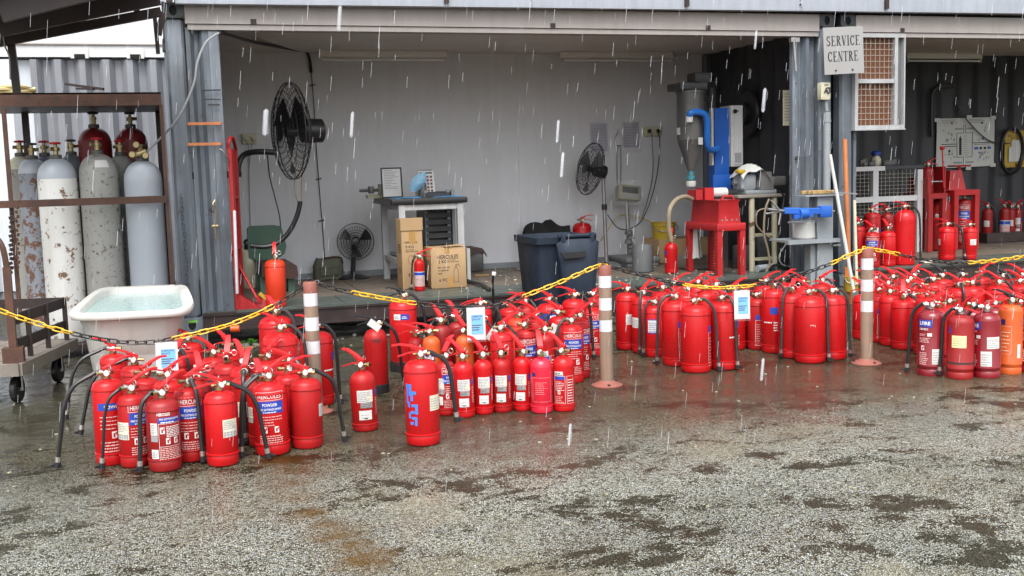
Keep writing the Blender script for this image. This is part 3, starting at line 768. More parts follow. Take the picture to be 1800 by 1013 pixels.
fs.append(tuple(range(n-1,-1,-1))); fs.append(tuple(range((len(rings)-1)*n, len(rings)*n)))
p = MB(); p.add(vs, fs); p.build('shell', M['tub'], t, 50)
p = MB()
wv = [ov(2*PI*i/n, .545, hwx*.825, hlx*.885) for i in range(n)]
p.add(wv, [tuple(range(n))]); p.build('water', M['water'], t)

# =================================================================== PLATFORM TROLLEY
zd = .26
c1_ = gz(36,641,zd); c2_ = gz(133,597,zd); e1 = (c2_-c1_); Ld = e1.length; e1.normalize(); e2 = Vector((-e1.y,e1.x,0))
if e2.x > 0: e2 = -e2
t = thing('platform_trolley', 'rusty flatbed trolley with low side rails and rubber castors at the left edge', 'trolley', c1_+e1*Ld/2+e2*.35-Vector((0,0,zd)))
def TP(u, v, z): return c1_ + e1*u + e2*v + Vector((0,0,z-zd))
for k in range(5):
    p = MB(); v0 = .03+k*.135; qs = [TP(0,v0,zd-.012),TP(Ld,v0,zd-.012),TP(Ld,v0+.128,zd-.012),TP(0,v0+.128,zd-.012)]
    p.add(qs+[q+Vector((0,0,.016)) for q in qs], [(0,3,2,1),(4,5,6,7),(0,1,5,4),(1,2,6,5),(2,3,7,6),(3,0,4,7)]); p.build('plank', M['wood'], t)
p = MB()
for (u0,v0,u1,v1) in ((-.02,0,Ld,0),(Ld,0,Ld,.7),(-.02,.7,Ld,.7),(-.02,0,-.02,.7)): p.bar(TP(u0,v0,zd-.03),TP(u1,v1,zd-.03),.035,.075)
p.build('deck_frame', M['wood'], t)
for z, y0, y1 in ((.11,0,0),(.27,0,0)):
    p = MB(); p.bar(TP(.12,.05,zd+z),TP(Ld-.02,.05,zd+z),.012,.07); p.build('rail', M['dkrust'], t)
    p = MB(); p.bar(TP(.12,.66,zd+z),TP(Ld-.02,.66,zd+z),.012,.07); p.build('rail', M['dkrust'], t)
p = MB(); p.bar(TP(Ld-.02,.05,zd+.27),TP(Ld-.02,.66,zd+.27),.012,.07); p.build('rail', M['dkrust'], t)
for u, v in ((.3,.05),(Ld*.62,.05),(Ld-.03,.05),(.3,.66),(Ld-.03,.66)):
    p = MB(); p.bar(TP(u,v,zd),TP(u,v,zd+.30),.035,.03); p.build('stanchion', M['dkrust'], t)
pa = TP(.06,.06,zd); p = MB(); p.bar(pa, pa+Vector((0,0,.60)), .045,.045); p.box(pa-Vector((.06,.05,0)), pa+Vector((.06,.05,.10)))
p.build('handle_post', M['rust'], t)
p = MB(); q = at(0,480,pa.y); p.tube(smooth_path([pa+Vector((0,0,.6)), pa+Vector((-.02,0,.74)), pa+Vector((-.10,.05,.80)), pa+Vector((-.35,.15,.82)), pa+Vector((-.6,.3,.78))],6), .018, 8); p.build('push_handle', M['rust'], t)
for u, v in ((Ld-.22,.06),(.12,.08),(Ld-.22,.62),(.12,.62)):
    w = MB(); c = TP(u,v,.085); w.lathe([(.05,-.022),(.078,-.020),(.085,-.012),(.085,.012),(.078,.020),(.05,.022)],20,0,axis_mat(c, e2)); wo = w.build('wheel', M['blk'], t)
    w = MB(); w.bar(c+e2*.035, c+e2*.035+Vector((0,0,.12)), .05,.006); w.bar(c-e2*.035, c-e2*.035+Vector((0,0,.12)), .05,.006); w.bar(c+e2*.04,c-e2*.04,.02,.02)
    w.bar(c+Vector((0,0,.12))+e2*.045,c+Vector((0,0,.12))-e2*.045,.08,.02); w.build('fork', M['steel'], wo)

# =================================================================== BOLLARDS, CHAIN, TAGS
BB = [(556,727,497),(1067,680,468),(1523,641,438)]
bpos = []
proto = None
def bollard_body(h):
    b = MB(); r = .041
    f0 = [0,.085,.185,.27,.375,.455,.555,1]
    for i in range(7):
        za, zb_ = h*(1-f0[i+1]), h*(1-f0[i]); white = i in (1,3,5)
        rr = r*.99 if white else r
        pr = [(rr,za+.0005),(rr,(za+zb_)/2),(rr,zb_-.0005)]
        if i == 0: pr = [(r,za),(r,zb_-.012),(r*.9,zb_),(r*.5,zb_+.001)]
        b.lathe(pr, 20, 1 if white else (2 if i == 0 else 0), None, False)
    b.add([(r*.5*math.cos(2*PI*k/20), r*.5*math.sin(2*PI*k/20), h+.001) for k in range(20)], [tuple(range(20))], 2)
    return b
for i, (px, pb, ptop) in enumerate(BB):
    g_ = gz(px, pb); g_ += (g_-CAM).normalized()*Vector((1,1,0)).length*.03; g_.z = 0
    h = (pb-ptop)*mpp(g_)*1.0
    t = thing('bollard', ['muddy brown bollard with three white bands standing among the left cluster of extinguishers',
                          'muddy brown bollard with three white bands on its own red base between the clusters',
                          'white banded bollard with a yellow chain over its top, before the leaning poles'][i], 'bollard', g_, .3*i, 'bollards holding the chain')
    bollard_body(h-.012).build('post', [M['bollard'], M['refl'], M['bolbase']], t, 35, False).location = (0,0,.012)
    b = MB(); b.lathe([(.098,0),(.098,.006),(.08,.015),(.055,.024),(.045,.034)], 28); b.build('base', M['bolbase'], t, 35, False)
    b = MB()
    for k in range(3): a = k*2*PI/3; b.lathe([(.010,.012),(.010,.020)],8,0,Matrix.Translation((.078*math.cos(a),.078*math.sin(a),0)))
    b.build('bolts', M['dkrust'], t, 35, False)
    b = MB(); b.tube([(.018*math.cos(k*PI/6),0,h+.004+.018*math.sin(k*PI/6)) for k in range(7)], .003, 5); b.build('eye', M['dkrust'], t, 35, False)
    bpos.append((px, g_, h))
def link_mesh(nm, m):
    b = MB(); pts = []; n = 8; hl, r = .018, .0115
    for k in range(n+1): a = -PI/2+PI*k/n; pts.append((hl+r*math.cos(a), r*math.sin(a), 0))
    for k in range(n+1): a = PI/2+PI*k/n; pts.append((-hl+r*math.cos(a), r*math.sin(a), 0))
    b.tube(pts, .0042, 5, 0, None, True); return b.mesh(nm, m)
LM = {'y': link_mesh('chain_link_yellow', M['ychain']), 'b': link_mesh('chain_link_black', M['bchain'])}
def chain(label, pts, cols):
    """pts: (px, py, Y); cols: list of (px limit, colour) left to right"""
    P = [at(x, y, Y) for x, y, Y in pts]; S = smooth_path(P, 14)
    t = thing('plastic_chain', label, 'chain', tuple(S[0]), 0, 'chains strung between the bollards')
    L = [0]
    for i in range(1, len(S)): L.append(L[-1]+(S[i]-S[i-1]).length)
    pitch = .048; n = int(L[-1]/pitch); j = 0
    for k in range(n+1):
        s = min(k*pitch, L[-1]-1e-6)
        while L[j+1] < s: j += 1
        f = (s-L[j])/(L[j+1]-L[j]); q = S[j].lerp(S[j+1], f); d = (S[j+1]-S[j]).normalized()
        rel = q-CAM; px = 900+F_PX*rel.dot(_rt)/rel.dot(_fw)
        c = next(cc for lim, cc in cols if px <= lim)
        o = link('chain_link', LM[c], t)
        x = d; up = Vector((0,0,1)); yv = up.cross(x).normalized(); zv = x.cross(yv)
        m = Matrix((x, yv, zv)).transposed().to_4x4()
        m = m @ Matrix.Rotation(PI/4 + (PI/2 if k % 2 else 0) + random.uniform(-.25,.25), 4, 'X')
        m.translation = q - S[0]; o.matrix_local = m
Y0, Y1, Y2 = [b[1].y-.0 for b in bpos]
chain('yellow and black plastic chain hanging from the left edge to the leftmost bollard',
      [(-60,522,Y0),(0,546,Y0),(60,567,Y0),(130,587,Y0),(200,600,Y0),(260,602,Y0),(310,594,Y0),(400,572,Y0),(475,541,Y0),(525,511,Y0),(556,497,Y0)], [(132,'y'),(308,'b'),(481,'y'),(9999,'b')])
chain('yellow and black plastic chain sagging between the left and the middle bollard',
      [(556,497,Y0),(590,508,Y0),(660,522,Y0),(735,534,Y0),(800,540,(Y0+Y1)/2),(860,539,Y1),(920,521,Y1),(985,496,Y1),(1045,470,Y1),(1066,466,Y1)], [(612,'b'),(737,'y'),(922,'b'),(9999,'y')])
chain('black and yellow plastic chain between the middle and the right bollard',
      [(1066,466,Y1),(1090,474,Y1),(1140,487,Y1),(1200,500,Y1),(1260,506,(Y1+Y2)/2),(1330,501,Y2),(1390,487,Y2),(1450,468,Y2),(1490,450,Y2),(1523,437,Y2)], [(1196,'b'),(1332,'y'),(1462,'b'),(9999,'y')])
chain('yellow and black plastic chain running from the right bollard out of the picture',
      [(1523,437,Y2),(1560,443,Y2),(1610,454,Y2),(1660,461,Y2),(1700,462,Y2),(1760,457,Y2),(1830,446,Y2)], [(1579,'y'),(1702,'b'),(9999,'y')])

def hang_tag(px, py, w, h, Y, rz, label, slip=0):
    c = at(px, py, Y-.02); k = mpp(c); W = w*k; H = h*k
    t = thing('notice_tag', label, 'tag', c, rz, 'notice tags hung on the chain')
    def bend(x, z, o): return (x, o + .006*math.sin(x*40) + .010*(z/H), z)
    p = MB(); p.sheet(lambda u, v: bend((u-.5)*W, -H*v, .002), 6, 6); p.build('paper', M['white'], t, 60, False)
    p = MB(); p.sheet(lambda u, v: bend((u-.5)*W*.66+.07*W, -H*(.22+.60*v), -.0005), 6, 6); cd = p.build('card', M['sky_blue'], t, 60, False)
    p = MB()
    for i, s in enumerate(('COMPLETED','SERVICE')):
        vs, fs, asp = text_geo(s, .01); th = H*.055; tw = min(th*asp, W*.58)
        p.add([bend(-W*.24+a*tw, -H*(.30+i*.09)+b*th, -.0018) for a, b in vs], fs)
    for z, l in ((.56,.55),(.63,.42),(.70,.40)):
        p.sheet(lambda u, v, z=z, l=l: bend(-W*.24+u*W*l, -H*z+H*.03*v, -.0018), 3, 1)
    p.build('lettering', M['ink'], cd, 60, False)
    p = MB(); p.sheet(lambda u, v: bend((u-.5)*W*1.06, .008-(H+.02)*v, -.0045), 6, 6); p.build('plastic_sleeve', M['film'], t, 60, False)
    p = MB()
    for x in (-W*.35, W*.35): p.tube([(x,0,0),(x,-.008,.012),(x,.004,.024)], .0015, 4)
    p.build('cable_tie', M['blkp'], t, 60, False)
hang_tag(292,602,37,54,Y0-.03,-.25,'plastic sleeved blue notice hanging over the left cluster of extinguishers')
hang_tag(836,541,32,57,(Y0+Y1)/2-.02,-.28,'plastic sleeved blue notice beside an orange extinguisher in the middle cluster')
hang_tag(1304,511,28,50,Y2+.0,-.3,'plastic sleeved blue notice hanging before the big plain red extinguishers')
# =================================================================== FIRE EXTINGUISHERS
PLACED = []   # (x, y, r, floor) so that no two stand in one another
_bm = {}
def q5(x): return round(x*200)/200
def body_mesh(kind, r, h, m):
    k = ('b', kind, r, h, m)
    if k in _bm: return _bm[k]
    b = MB(); n = 26; nk = .019
    if kind == 'p':      # powder: flat shoulders, weld ribs near the foot and the shoulder
        hd = r*.55; zs = h-hd
        pr = [(r*.86,0),(r*.95,.006),(r*.985,.016),(r,.030),(r,.050),(r-.0015,.053),(r+.0035,.0555),(r+.0035,.0605),(r-.0015,.063),(r,.066),(r,zs-.014),(r-.0012,zs-.011),(r+.003,zs-.008),(r+.003,zs-.003),(r*.995,zs+.004)]
        for i in range(1,8):
            a = i/7*PI/2; pr.append((nk+(r*.99-nk)*math.cos(a)**.8, zs+.004+(hd-.004)*math.sin(a)))
        pr += [(nk,h),(nk,h+.008)]
    elif kind == 's':    # small: rounder shoulders and a neck
        hd = r*.95; zs = h-hd
        pr = [(r*.86,0),(r*.96,.006),(r,.016),(r,.032),(r-.001,.035),(r+.0028,.0375),(r+.0028,.042),(r-.001,.0445),(r,.047),(r,zs)]
        for i in range(1,9):
            a = i/8*PI/2; pr.append((nk+(r-nk)*math.cos(a), zs+hd*.92*math.sin(a)))
        pr += [(nk,h-.004),(nk,h+.010)]
    elif kind == 'c':    # gas: smooth seamless bottle
        hd = r*1.05; zs = h-hd
        pr = [(r*.9,0),(r,.012),(r,zs)]
        for i in range(1,9):
            a = i/8*PI/2; pr.append((nk+(r-nk)*math.cos(a)**.9, zs+hd*.94*math.sin(a)))
        pr += [(nk,h),(nk,h+.008)]
    else:                # 'r': foot ring and a pair of ribs above it
        hd = r*.62; zs = h-hd
        pr = [(r*.97,0),(r*.985,.004),(r*.985,.034),(r*.93,.042),(r*.97,.05),(r,.058),(r+.002,.062),(r+.002,.068),(r,.072),(r,zs)]
        for i in range(1,8):
            a = i/7*PI/2; pr.append((nk+(r-nk)*math.cos(a)**.85, zs+hd*.97*math.sin(a)))
        pr += [(nk,h),(nk,h+.008)]
    b.lathe(pr, n)
    _bm[k] = b.mesh('extinguisher_body', M[m], 32); return _bm[k]
def valve_meshes(s):
    k = ('v', s)
    if k in _bm: return _bm[k]
    v = MB(); v.lathe([(.021,0),(.021,.010),(.015,.012),(.015,.042),(.011,.046)], 12)
    v.cyl((-.050,0,.026),(.034,0,.026),.0095,9); v.cyl((-.050,0,.026),(-.038,0,.026),.0125,6); v.cyl((.022,0,.026),(.036,0,.026),.012,6)
    g = MB(); am = axis_mat((.002,-.014,.024), (0,-1,.15))
    g.lathe([(.014,0),(.0155,.003),(.0155,.010),(.012,.0125)],12,0,am); g.lathe([(.0105,.0127),(.0005,.0130)],12,1,am)
    c = MB(); c.ribbon([(-.016,0,.036),(.02,0,.036),(.06,0,.030),(.115,0,.012)], [.028,.028,.026,.020], .007, (0,1,0)); c.box((-.016,-.011,.030),(.018,.011,.040))
    rg = MB(); n = 14; rg.tube([(.004+.0*k,-.024-.014+.014*math.cos(2*PI*k/n),.050+.014*math.sin(2*PI*k/n)) for k in range(n)], .0022, 5, 0, None, True)
    rg.cyl((.004,-.024,.050),(.004,.02,.050),.002,5)
    _bm[k] = (v.mesh('valve', M['brass'] if s else M['chrome']), g.mesh('gauge', [M['chrome'], M['white']]), c, rg.mesh('pin_ring', M['chrome'])); return _bm[k]
def lever_mesh(tilt, m, long=1.0):
    k = ('l', tilt, m, long)
    if k in _bm: return _bm[k]
    a = R(tilt*.8); b = MB(); c, s = math.cos(a), math.sin(a); L = .132*long
    b.ribbon([(-.018,0,.048),(.004,0,.054),(.004+L*.28*c,0,.058+L*.28*s),(.004+L*.7*c,0,.057+L*.68*s),(.004+L*.98*c,0,.046+L*s*.88)], [.024,.030,.031,.027,.019], .008, (0,1,0))
    # folded side cheeks of the pressed lever
    for sy in (-.011,.011):
        b.ribbon([(-.018,sy,.044),(.010,sy,.046),(.004+L*.3*c,sy*.9,.052+L*.3*s)], .0035, .012, (0,1,0))
    _bm[k] = b.mesh('lever', M[m]); return _bm[k]
def carry_mesh(m):
    k = ('c', m)
    if k not in _bm: _bm[k] = valve_meshes(1)[2].mesh('carry_handle', M[m])
    return _bm[k]
def wrap(u, z, rr): a = u/rr; return (rr*math.sin(a), -rr*math.cos(a), z)
def sticker(kind, r, h):
    """print and stickers wrapped round the body, centred on the local -Y side"""
    k = ('s', kind, r, h)
    if k in _bm: return _bm[k]
    b = MB(); base = r+.0011; mats = [M['white'], M['blue'], M['wprint'], M['ink'], M['grey_ink'], M['lprint'], M['cream'], M['yelp'], M['navy'], M['red2']]
    def rect(u0,u1,z0,z1,mi,lift=0.0):
        n = max(2, int(abs(u1-u0)/(r*.22))); rr = base+lift
        b.sheet(lambda u,v: wrap(u0+(u1-u0)*u, z0+(z1-z0)*v, rr), n, 1, mi)
    def frame(u0,u1,z0,z1,t,mi,lift=0.0):
        rect(u0,u1,z0,z0+t,mi,lift); rect(u0,u1,z1-t,z1,mi,lift); rect(u0,u0+t,z0+t,z1-t,mi,lift); rect(u1-t,u1,z0+t,z1-t,mi,lift)
    def text(s,uc,z,th,mi,lift=.0006,maxw=None,bold=.015):
        vs, fs, asp = text_geo(s, bold); tw = th*asp
        if maxw and tw > maxw: tw = maxw
        b.add([wrap(uc-tw/2+a*tw, z+c*th, base+lift) for a,c in vs], fs, mi)
    rnd = random.Random(hash(kind) % 1000 if False else sum(map(ord,kind)))
    def lines(u0,u1,z1,z0,n,mi,fill=.5,lift=.0006,ragged=.35):
        st = (z1-z0)/n
        for i in range(n):
            x = u0
            end = u1-(u1-u0)*rnd.random()*ragged
            while x < end-.002:
                w = min(rnd.uniform(.006,.02), end-x); rect(x,x+w,z1-(i+1)*st,z1-(i+1)*st+st*fill,mi,lift); x += w+.003
    def person(uc,z,s,mi):
        rect(uc-s*.35,uc+s*.35,z,z+s,mi); rect(uc-s*.16,uc+s*.1,z+s*.15,z+s*.75,9,.0005); rect(uc+s*.14,uc+s*.3,z+s*.5,z+s*.9,9,.0005)
    if kind == 'herc':
        w = r*.86
        frame(-w*.98,w*.98,h*.776,h*.893,.0018,2); text('HERCULES',0,h*.803,h*.063,2,.0006,w*1.62,.0)
        rect(-w*.92,w*.92,h*.60,h*.765,1); text('POWDER',0,h*.695,h*.042,2,.0006,w*1.0); text('FIRE EXTINGUISHER',0,h*.640,h*.030,2,.0006,w*1.6); lines(-w*.5,w*.5,h*.632,h*.608,1,2)
        lines(-w*.85,w*.8,h*.585,h*.43,4,5,.30); person(-w*.42,h*.33,h*.085,2); person(w*.36,h*.33,h*.085,2)
        lines(-w*.85,w*.85,h*.31,h*.16,5,5,.42,.0006,.15)
    elif kind == 'band':
        w = r*.95
        rect(-w*.9,w*.95,h*.66,h*.745,1); text('POWDER',w*.25,h*.68,h*.04,2); lines(-w*.8,w*.8,h*.62,h*.44,4,5,.28); person(w*.15,h*.33,h*.08,2); person(w*.7,h*.33,h*.08,2); lines(-w*.8,w*.9,h*.31,h*.17,4,5,.45,.0006,.1)
    elif kind == 'sheet':
        w = r*.98
        text('HERCULES',-w*.1,h*.80,h*.042,2,.0006,w*.8,.03); rect(-w*.45,w*.99,h*.695,h*.775,1); text('FIRE EXTINGUISHER',w*.28,h*.74,h*.026,2,.0006,w*1.3); lines(-w*.3,w*.8,h*.73,h*.70,1,2)
        frame(-w*.45,w*.99,h*.17,h*.69,.0016,2); lines(w*.02,w*.95,h*.66,h*.50,7,2,.5,.0006,.1); person(-w*.22,h*.55,h*.09,2); person(w*.1,h*.40,h*.085,2); person(w*.62,h*.40,h*.085,2); rect(-w*.42,w*.96,h*.365,h*.37,2); lines(-w*.40,w*.95,h*.36,h*.19,7,5,.5,.0006,.12)
        rect(-w*.99,-w*.52,h*.53,h*.70,0); lines(-w*.95,-w*.56,h*.69,h*.55,6,4); rect(-w*.99,-w*.52,h*.44,h*.525,4,.0003); rect(-w*.99,-w*.52,h*.20,h*.33,0); lines(-w*.95,-w*.56,h*.31,h*.22,3,4)
    elif kind == 'pair':
        w = r*.62
        rect(-w,w,h*.50,h*.70,0); lines(-w*.9,w*.8,h*.69,h*.52,6,4,.4); rect(w*.2,w*.9,h*.52,h*.61,6,.0004)
        rect(-w*.6,w*.9,h*.405,h*.495,4,.0002); lines(-w*.55,w*.85,h*.49,h*.41,3,3,.3)
        rect(-w*.85,w*.75,h*.21,h*.365,0); lines(-w*.6,w*.5,h*.33,h*.24,2,4,.2); rect(-w*.25,w*.2,h*.225,h*.24,3,.0006)
        rect(r*.85,r*1.12,h*.60,h*.70,1); lines(r*.85,r*1.12,h*.58,h*.28,9,5,.35,.0006,.1)
    elif kind == 'panel':
        w = r*.98
        rect(-w*.9,-w*.05,h*.66,h*.74,0); lines(-w*.85,-w*.1,h*.73,h*.67,2,3,.5); rect(-w*.9,w*.1,h*.595,h*.655,1); lines(-w*.85,w*.05,h*.58,h*.40,6,2,.3); person(-w*.45,h*.33,h*.07,2); lines(-w*.85,w*.0,h*.31,h*.18,4,5,.4)
        frame(-w*.95,w*.15,h*.16,h*.66,.0014,2); frame(w*.3,w*1.05,h*.16,h*.66,.0014,2); lines(w*.38,w*.98,h*.63,h*.20,9,2,.28,.0006,.1)
    elif kind == 'rose':
        w = r*.98
        rect(-w*.98,-w*.55,h*.68,h*.75,8); frame(-w*.9,w*.98,h*.22,h*.66,.0012,5); lines(-w*.6,w*.6,h*.60,h*.36,7,5,.22)
    elif kind == 'fire':
        w = r*.98
        rect(-w*.95,w*.12,h*.755,h*.865,1); text('LFIRE',-w*.45,h*.785,h*.055,2,.0006,w*.85,.03); lines(-w*.9,-w*.1,h*.745,h*.71,2,2,.5)
        rect(-w*.25,w*.10,h*.615,h*.665,0); lines(-w*.9,-w*.3,h*.66,h*.62,2,5); lines(-w*.9,w*.05,h*.60,h*.52,4,5,.5); person(-w*.6,h*.40,h*.07,2); lines(-w*.9,-w*.1,h*.38,h*.18,7,5,.55)
        rect(w*.12,w*.92,h*.19,h*.42,0); lines(w*.18,w*.85,h*.40,h*.21,5,4,.35)
    elif kind == 'yellow':
        w = r*.9
        rect(-w*.9,w*.32,h*.50,h*.69,7); lines(-w*.8,w*.2,h*.67,h*.53,4,4,.25); rect(-w*1.2,-w*1.0,h*.72,h*.82,1)
        for z in (.24,): rect(-r*1.55,r*1.55,h*z,h*(z+.028),3)
    elif kind == 'cream':
        w = r*.55
        rect(-w,w,h*.40,h*.64,6); lines(-w*.9,w*.9,h*.63,h*.51,5,4,.45); rect(-w*.9,w*.9,h*.405,h*.475,4,.0004); lines(-w*.8,w*.8,h*.47,h*.41,2,0,.3,.0008)
    elif kind == 'white':
        w = r*.5
        rect(-w,w,h*.46,h*.64,0); lines(-w*.9,w*.9,h*.62,h*.48,5,4,.35)
    elif kind == 'whiteblue':
        w = r*.6
        rect(-w,w,h*.48,h*.76,0); rect(-w,w,h*.74,h*.76,1,.0004); rect(-w,w,h*.48,h*.50,1,.0004); lines(-w*.85,w*.85,h*.72,h*.52,5,1,.25)
    elif kind == 'side':
        rect(-.014,.016,h*.60,h*.70,1); frame(-.014,.05,h*.10,h*.595,.0018,2); lines(-.006,.03,h*.55,h*.14,9,5,.25)
    elif kind == 'dots':
        text('* * I',0,h*.56,h*.035,2,.0006,r*.5)
    elif kind == 'bluesq':
        rect(-r*.3,r*.35,h*.62,h*.73,1); lines(-r*.9,-r*.1,h*.52,h*.48,1,2); lines(0,r*.35,h*.52,h*.36,4,2,.5)
    elif kind == 'bullet':
        rect(-r*.8,r*.55,h*.60,h*.76,8); text('bulle',-r*.12,h*.635,h*.075,2,.0006,r*1.15); lines(-r*.6,r*.4,h*.58,h*.54,1,8); rect(r*.6,r*.85,h*.5,h*.56,0)
    elif kind == 'brand':
        w = r*.9
        rect(-w*.9,w*.95,h*.74,h*.85,1); text('MBI',w*.35,h*.765,h*.06,2,.0006,w,.03)
    elif kind == 'it':
        w = r*.95
        rect(-w*.4,w*.3,h*.70,h*.82,8); text('IT',-w*.1,h*.73,h*.06,2,.0006,w,.03); lines(w*.35,w*.9,h*.80,h*.74,1,5)
    elif kind == 'topwb':
        rect(-r*.62,-r*.1,h*.74,h*.82,0); rect(-r*.1,r*.55,h*.74,h*.82,1); lines(-r*.55,-r*.15,h*.80,h*.76,2,4); lines(0,r*.45,h*.80,h*.76,2,2)
    elif kind == 'redbox':
        rect(-r*.35,r*.4,h*.80,h*.85,3); lines(-r*.3,r*.35,h*.845,h*.805,1,9,.7)
    elif kind == 'paint':
        for (u,z,w,l) in ((-.075,.72,.040,.018),(-.065,.66,.020,.05),(-.085,.62,.012,.10),(-.045,.64,.030,.016),(-.055,.60,.016,.05),(-.075,.50,.016,.03),(-.040,.49,.036,.014),(-.030,.44,.014,.045),(-.052,.41,.024,.014),(-.07,.37,.014,.03),(-.042,.34,.03,.014),(-.034,.30,.013,.04),(-.058,.28,.02,.014)):
            rect(u-w/2,u+w/2,h*z-l/2,h*z+l/2,10,.0004)
        mats = mats + [mat('blue_marker', (.05,.20,.66), .55)]
        c0 = .045
        rect(r*.45,r*1.25,h*.42,h*.60,6); lines(r*.5,r*1.2,h*.585,h*.44,5,4,.25)
    elif kind == 'dense':
        w = r*1.2
        rect(-w,w,h*.14,h*.62,0); rect(-w,w,h*.50,h*.60,1,.0004); lines(-w*.9,w*.9,h*.49,h*.16,8,9,.55,.0006,.05)
    elif kind == 'long':
        rect(-r*.5,r*.55,h*.64,h*.70,0); lines(-r*.45,r*.5,h*.69,h*.65,1,4,.5); rect(0,r*.35,h*.42,h*.50,0); rect(0,r*.33,h*.36,h*.41,0)
    elif kind == 'orangep':
        w = r*.95
        rect(-w,-w*.35,h*.72,h*.80,8); frame(-w*.95,w*.2,h*.30,h*.70,.0012,6); lines(-w*.8,w*.1,h*.66,h*.34,6,6,.2); rect(w*.75,w*1.1,h*.24,h*.44,0)
    elif kind == 'plain': return None
    me = b.mesh('label', mats, 60); _bm[k] = me; return me

def extinguisher(label, px, base=None, top=0, w=50, kind='p', col='red', lev=0, tilt=25, hose=None, hs=.045, stick=(), r=None, h=None,
                 zf=0.0, long=1.0, grp=None, boot=0.0, levm='lever', hosem='blk', hang=0.0, brass=1, push=True, yaw=0.0, ring=True, flip=1, short=0.0):
    if base is not None:
        P = gz(px, base, zf); k = mpp(P)
        if r is None: r = w*k/2
        if h is None: h = (base-top)*k*1.01 - r*.10
    else:
        y = top+60.0
        for _ in range(60):
            P = gz(px, y, zf); k = mpp(P); y = top + (h+r*.1)/k
        P = gz(px, y, zf)
    if zf > .1 and P.y > 2.0: P = at(px, base if base is not None else y, 2.0); P.z = zf
    r = q5(r*2)/2 if r > .03 else r; h = q5(h)
    vd = Vector((P.x-CAM.x, P.y-CAM.y, 0)).normalized()
    c = Vector((P.x, P.y, 0)) + vd*r*.95
    if push:
        for _ in range(40):
            hit = [o for o in PLACED if o[3] == zf and (c.x-o[0])**2+(c.y-o[1])**2 < (r+o[2]+.004)**2]
            if not hit: break
            c += vd*.02
    PLACED.append((c.x, c.y, r, zf))
    rz = math.atan2(-vd.x, vd.y) + yaw      # local +X = to the right as seen from the yard
    t = thing('fire_extinguisher', label, 'fire extinguisher', (c.x, c.y, zf+hang), rz, grp)
    t.rotation_euler = (random.uniform(-.02,.02), random.uniform(-.02,.02), rz)
    link('body', body_mesh(kind, r, h, col), t, (0,0,0), (0,0,random.uniform(0,6.28)))
    v, g_, cm, pr = valve_meshes(brass); vz = h+.006; la = R(lev)
    link('valve', v, t, (0,0,vz), (0,0,la)); link('gauge', g_, t, (0,0,vz), (0,0,random.uniform(-.6,.6)))
    link('lever', lever_mesh(tilt, levm, long), t, (0,0,vz), (0,0,la)); link('carry_handle', carry_mesh(levm), t, (0,0,vz), (0,0,la))
    if ring: link('pin_ring', pr, t, (0,0,vz), (0,0,la))
    if boot:
        b = MB(); b.lathe([(r+.003,.0),(r+.004,.004),(r+.004,boot),(r+.001,boot+.002)],24,0,None,False); b.build('base_boot', M['blkp'], t, 35, False)
    for s in stick:
        kd, az = s[0], s[1]
        me = sticker(kd, r, h)
        if me: link('label', me, t, (0,0,0), (0,0,R(az)))
    if hose is not None:
        a = R(hose); c_, s_ = math.cos(a), math.sin(a); zz = vz+.026; b = MB()
        end = .05+short*h
        rr = r+hs
        D_ = zz-end; pts = [(-.0,.0),(.045,0.006),(r*.72+hs*.12,-.004),(r+.006+hs*.55,-.13*D_),(r+.014+hs*.85,-.36*D_),(r+.016+hs,-.66*D_),(r+.022+hs*1.12,-D_)]
        off = random.uniform(-.015,.015)
        P3 = [((q*c_ - off*s_*i/7), (q*s_ + off*c_*i/7), zz+z_) for i, (q, z_) in enumerate(pts)]
        sp = smooth_path(P3, 4)
        b.tube(sp, .0105 if r > .07 else .008, 7); b.cyl(sp[1], sp[3], .0135, 8, 1); ho = b.build('hose', [M[hosem], M['chrome']], t, 50, False)
        n = MB(); e_ = Vector(sp[-1]); d_ = (Vector(sp[-1])-Vector(sp[-3])).normalized()
        pass
        n.cyl(e_-d_*.012, e_+d_*.012, .0135, 8, 1); n.cyl(e_+d_*.012, e_+d_*.040, .0155, 8, 0); n.bar(e_+d_*.02+Vector((0,0,0)), e_+d_*.022+Vector((.034*c_-.01*s_,.034*s_+.01*c_,-.004)), .012,.010)
        n.build('nozzle', [M['blkp'], M['chrome']], ho, 35, False)
    return t
X = extinguisher
GL = 'fire extinguishers in the left cluster'; GM = 'fire extinguishers in the middle cluster'; GR = 'plain red extinguishers in the right cluster'; GF = 'fire extinguishers in the far right cluster'; GI = 'fire extinguishers inside the containers'
# ---- left cluster, front to back
X('dark red extinguisher with two white stickers, front of the left cluster', 292, 831, 702, 58, 'p','dred', 35,35, 200,.02, [('sheet',8)], grp=GL, long=1.15)
X('bright red extinguisher with a cream sticker on its right, front of left cluster', 393, 822, 690, 56, 'p','red', 172,22, -8,.10, [('cream',36)], grp=GL, long=1.1)
X('red extinguisher at the extreme left with a blue band and hoses arching to its left', 197, 820, 668, 53, 'p','red', 20,30, 183,.13, [('band',8)], grp=GL)
X('red extinguisher half hidden behind the dark red one, its hose looping left', 238, 824, 694, 50, 'p','red2', 25,32, 196,.055, [('herc',32),('cream',-48)], grp=GL, long=1.15)
X('red HERCULES extinguisher between the dark red and the cream stickered ones', 338, 814, 682, 53, 'p','red2', 30,30, -70,.02, [('herc',5)], grp=GL, long=1.1)
X('red HERCULES extinguisher with a blue POWDER band, right half of the left cluster', 481, 803, 672, 60, 'p','red', 25,35, 205,.05, [('herc',0)], grp=GL, long=1.1)
X('plain red extinguisher at the right end of the left cluster, hose arching right', 541, 791, 667, 56, 'p','red2', 170,15, 4,.075, [('white',78)], grp=GL)
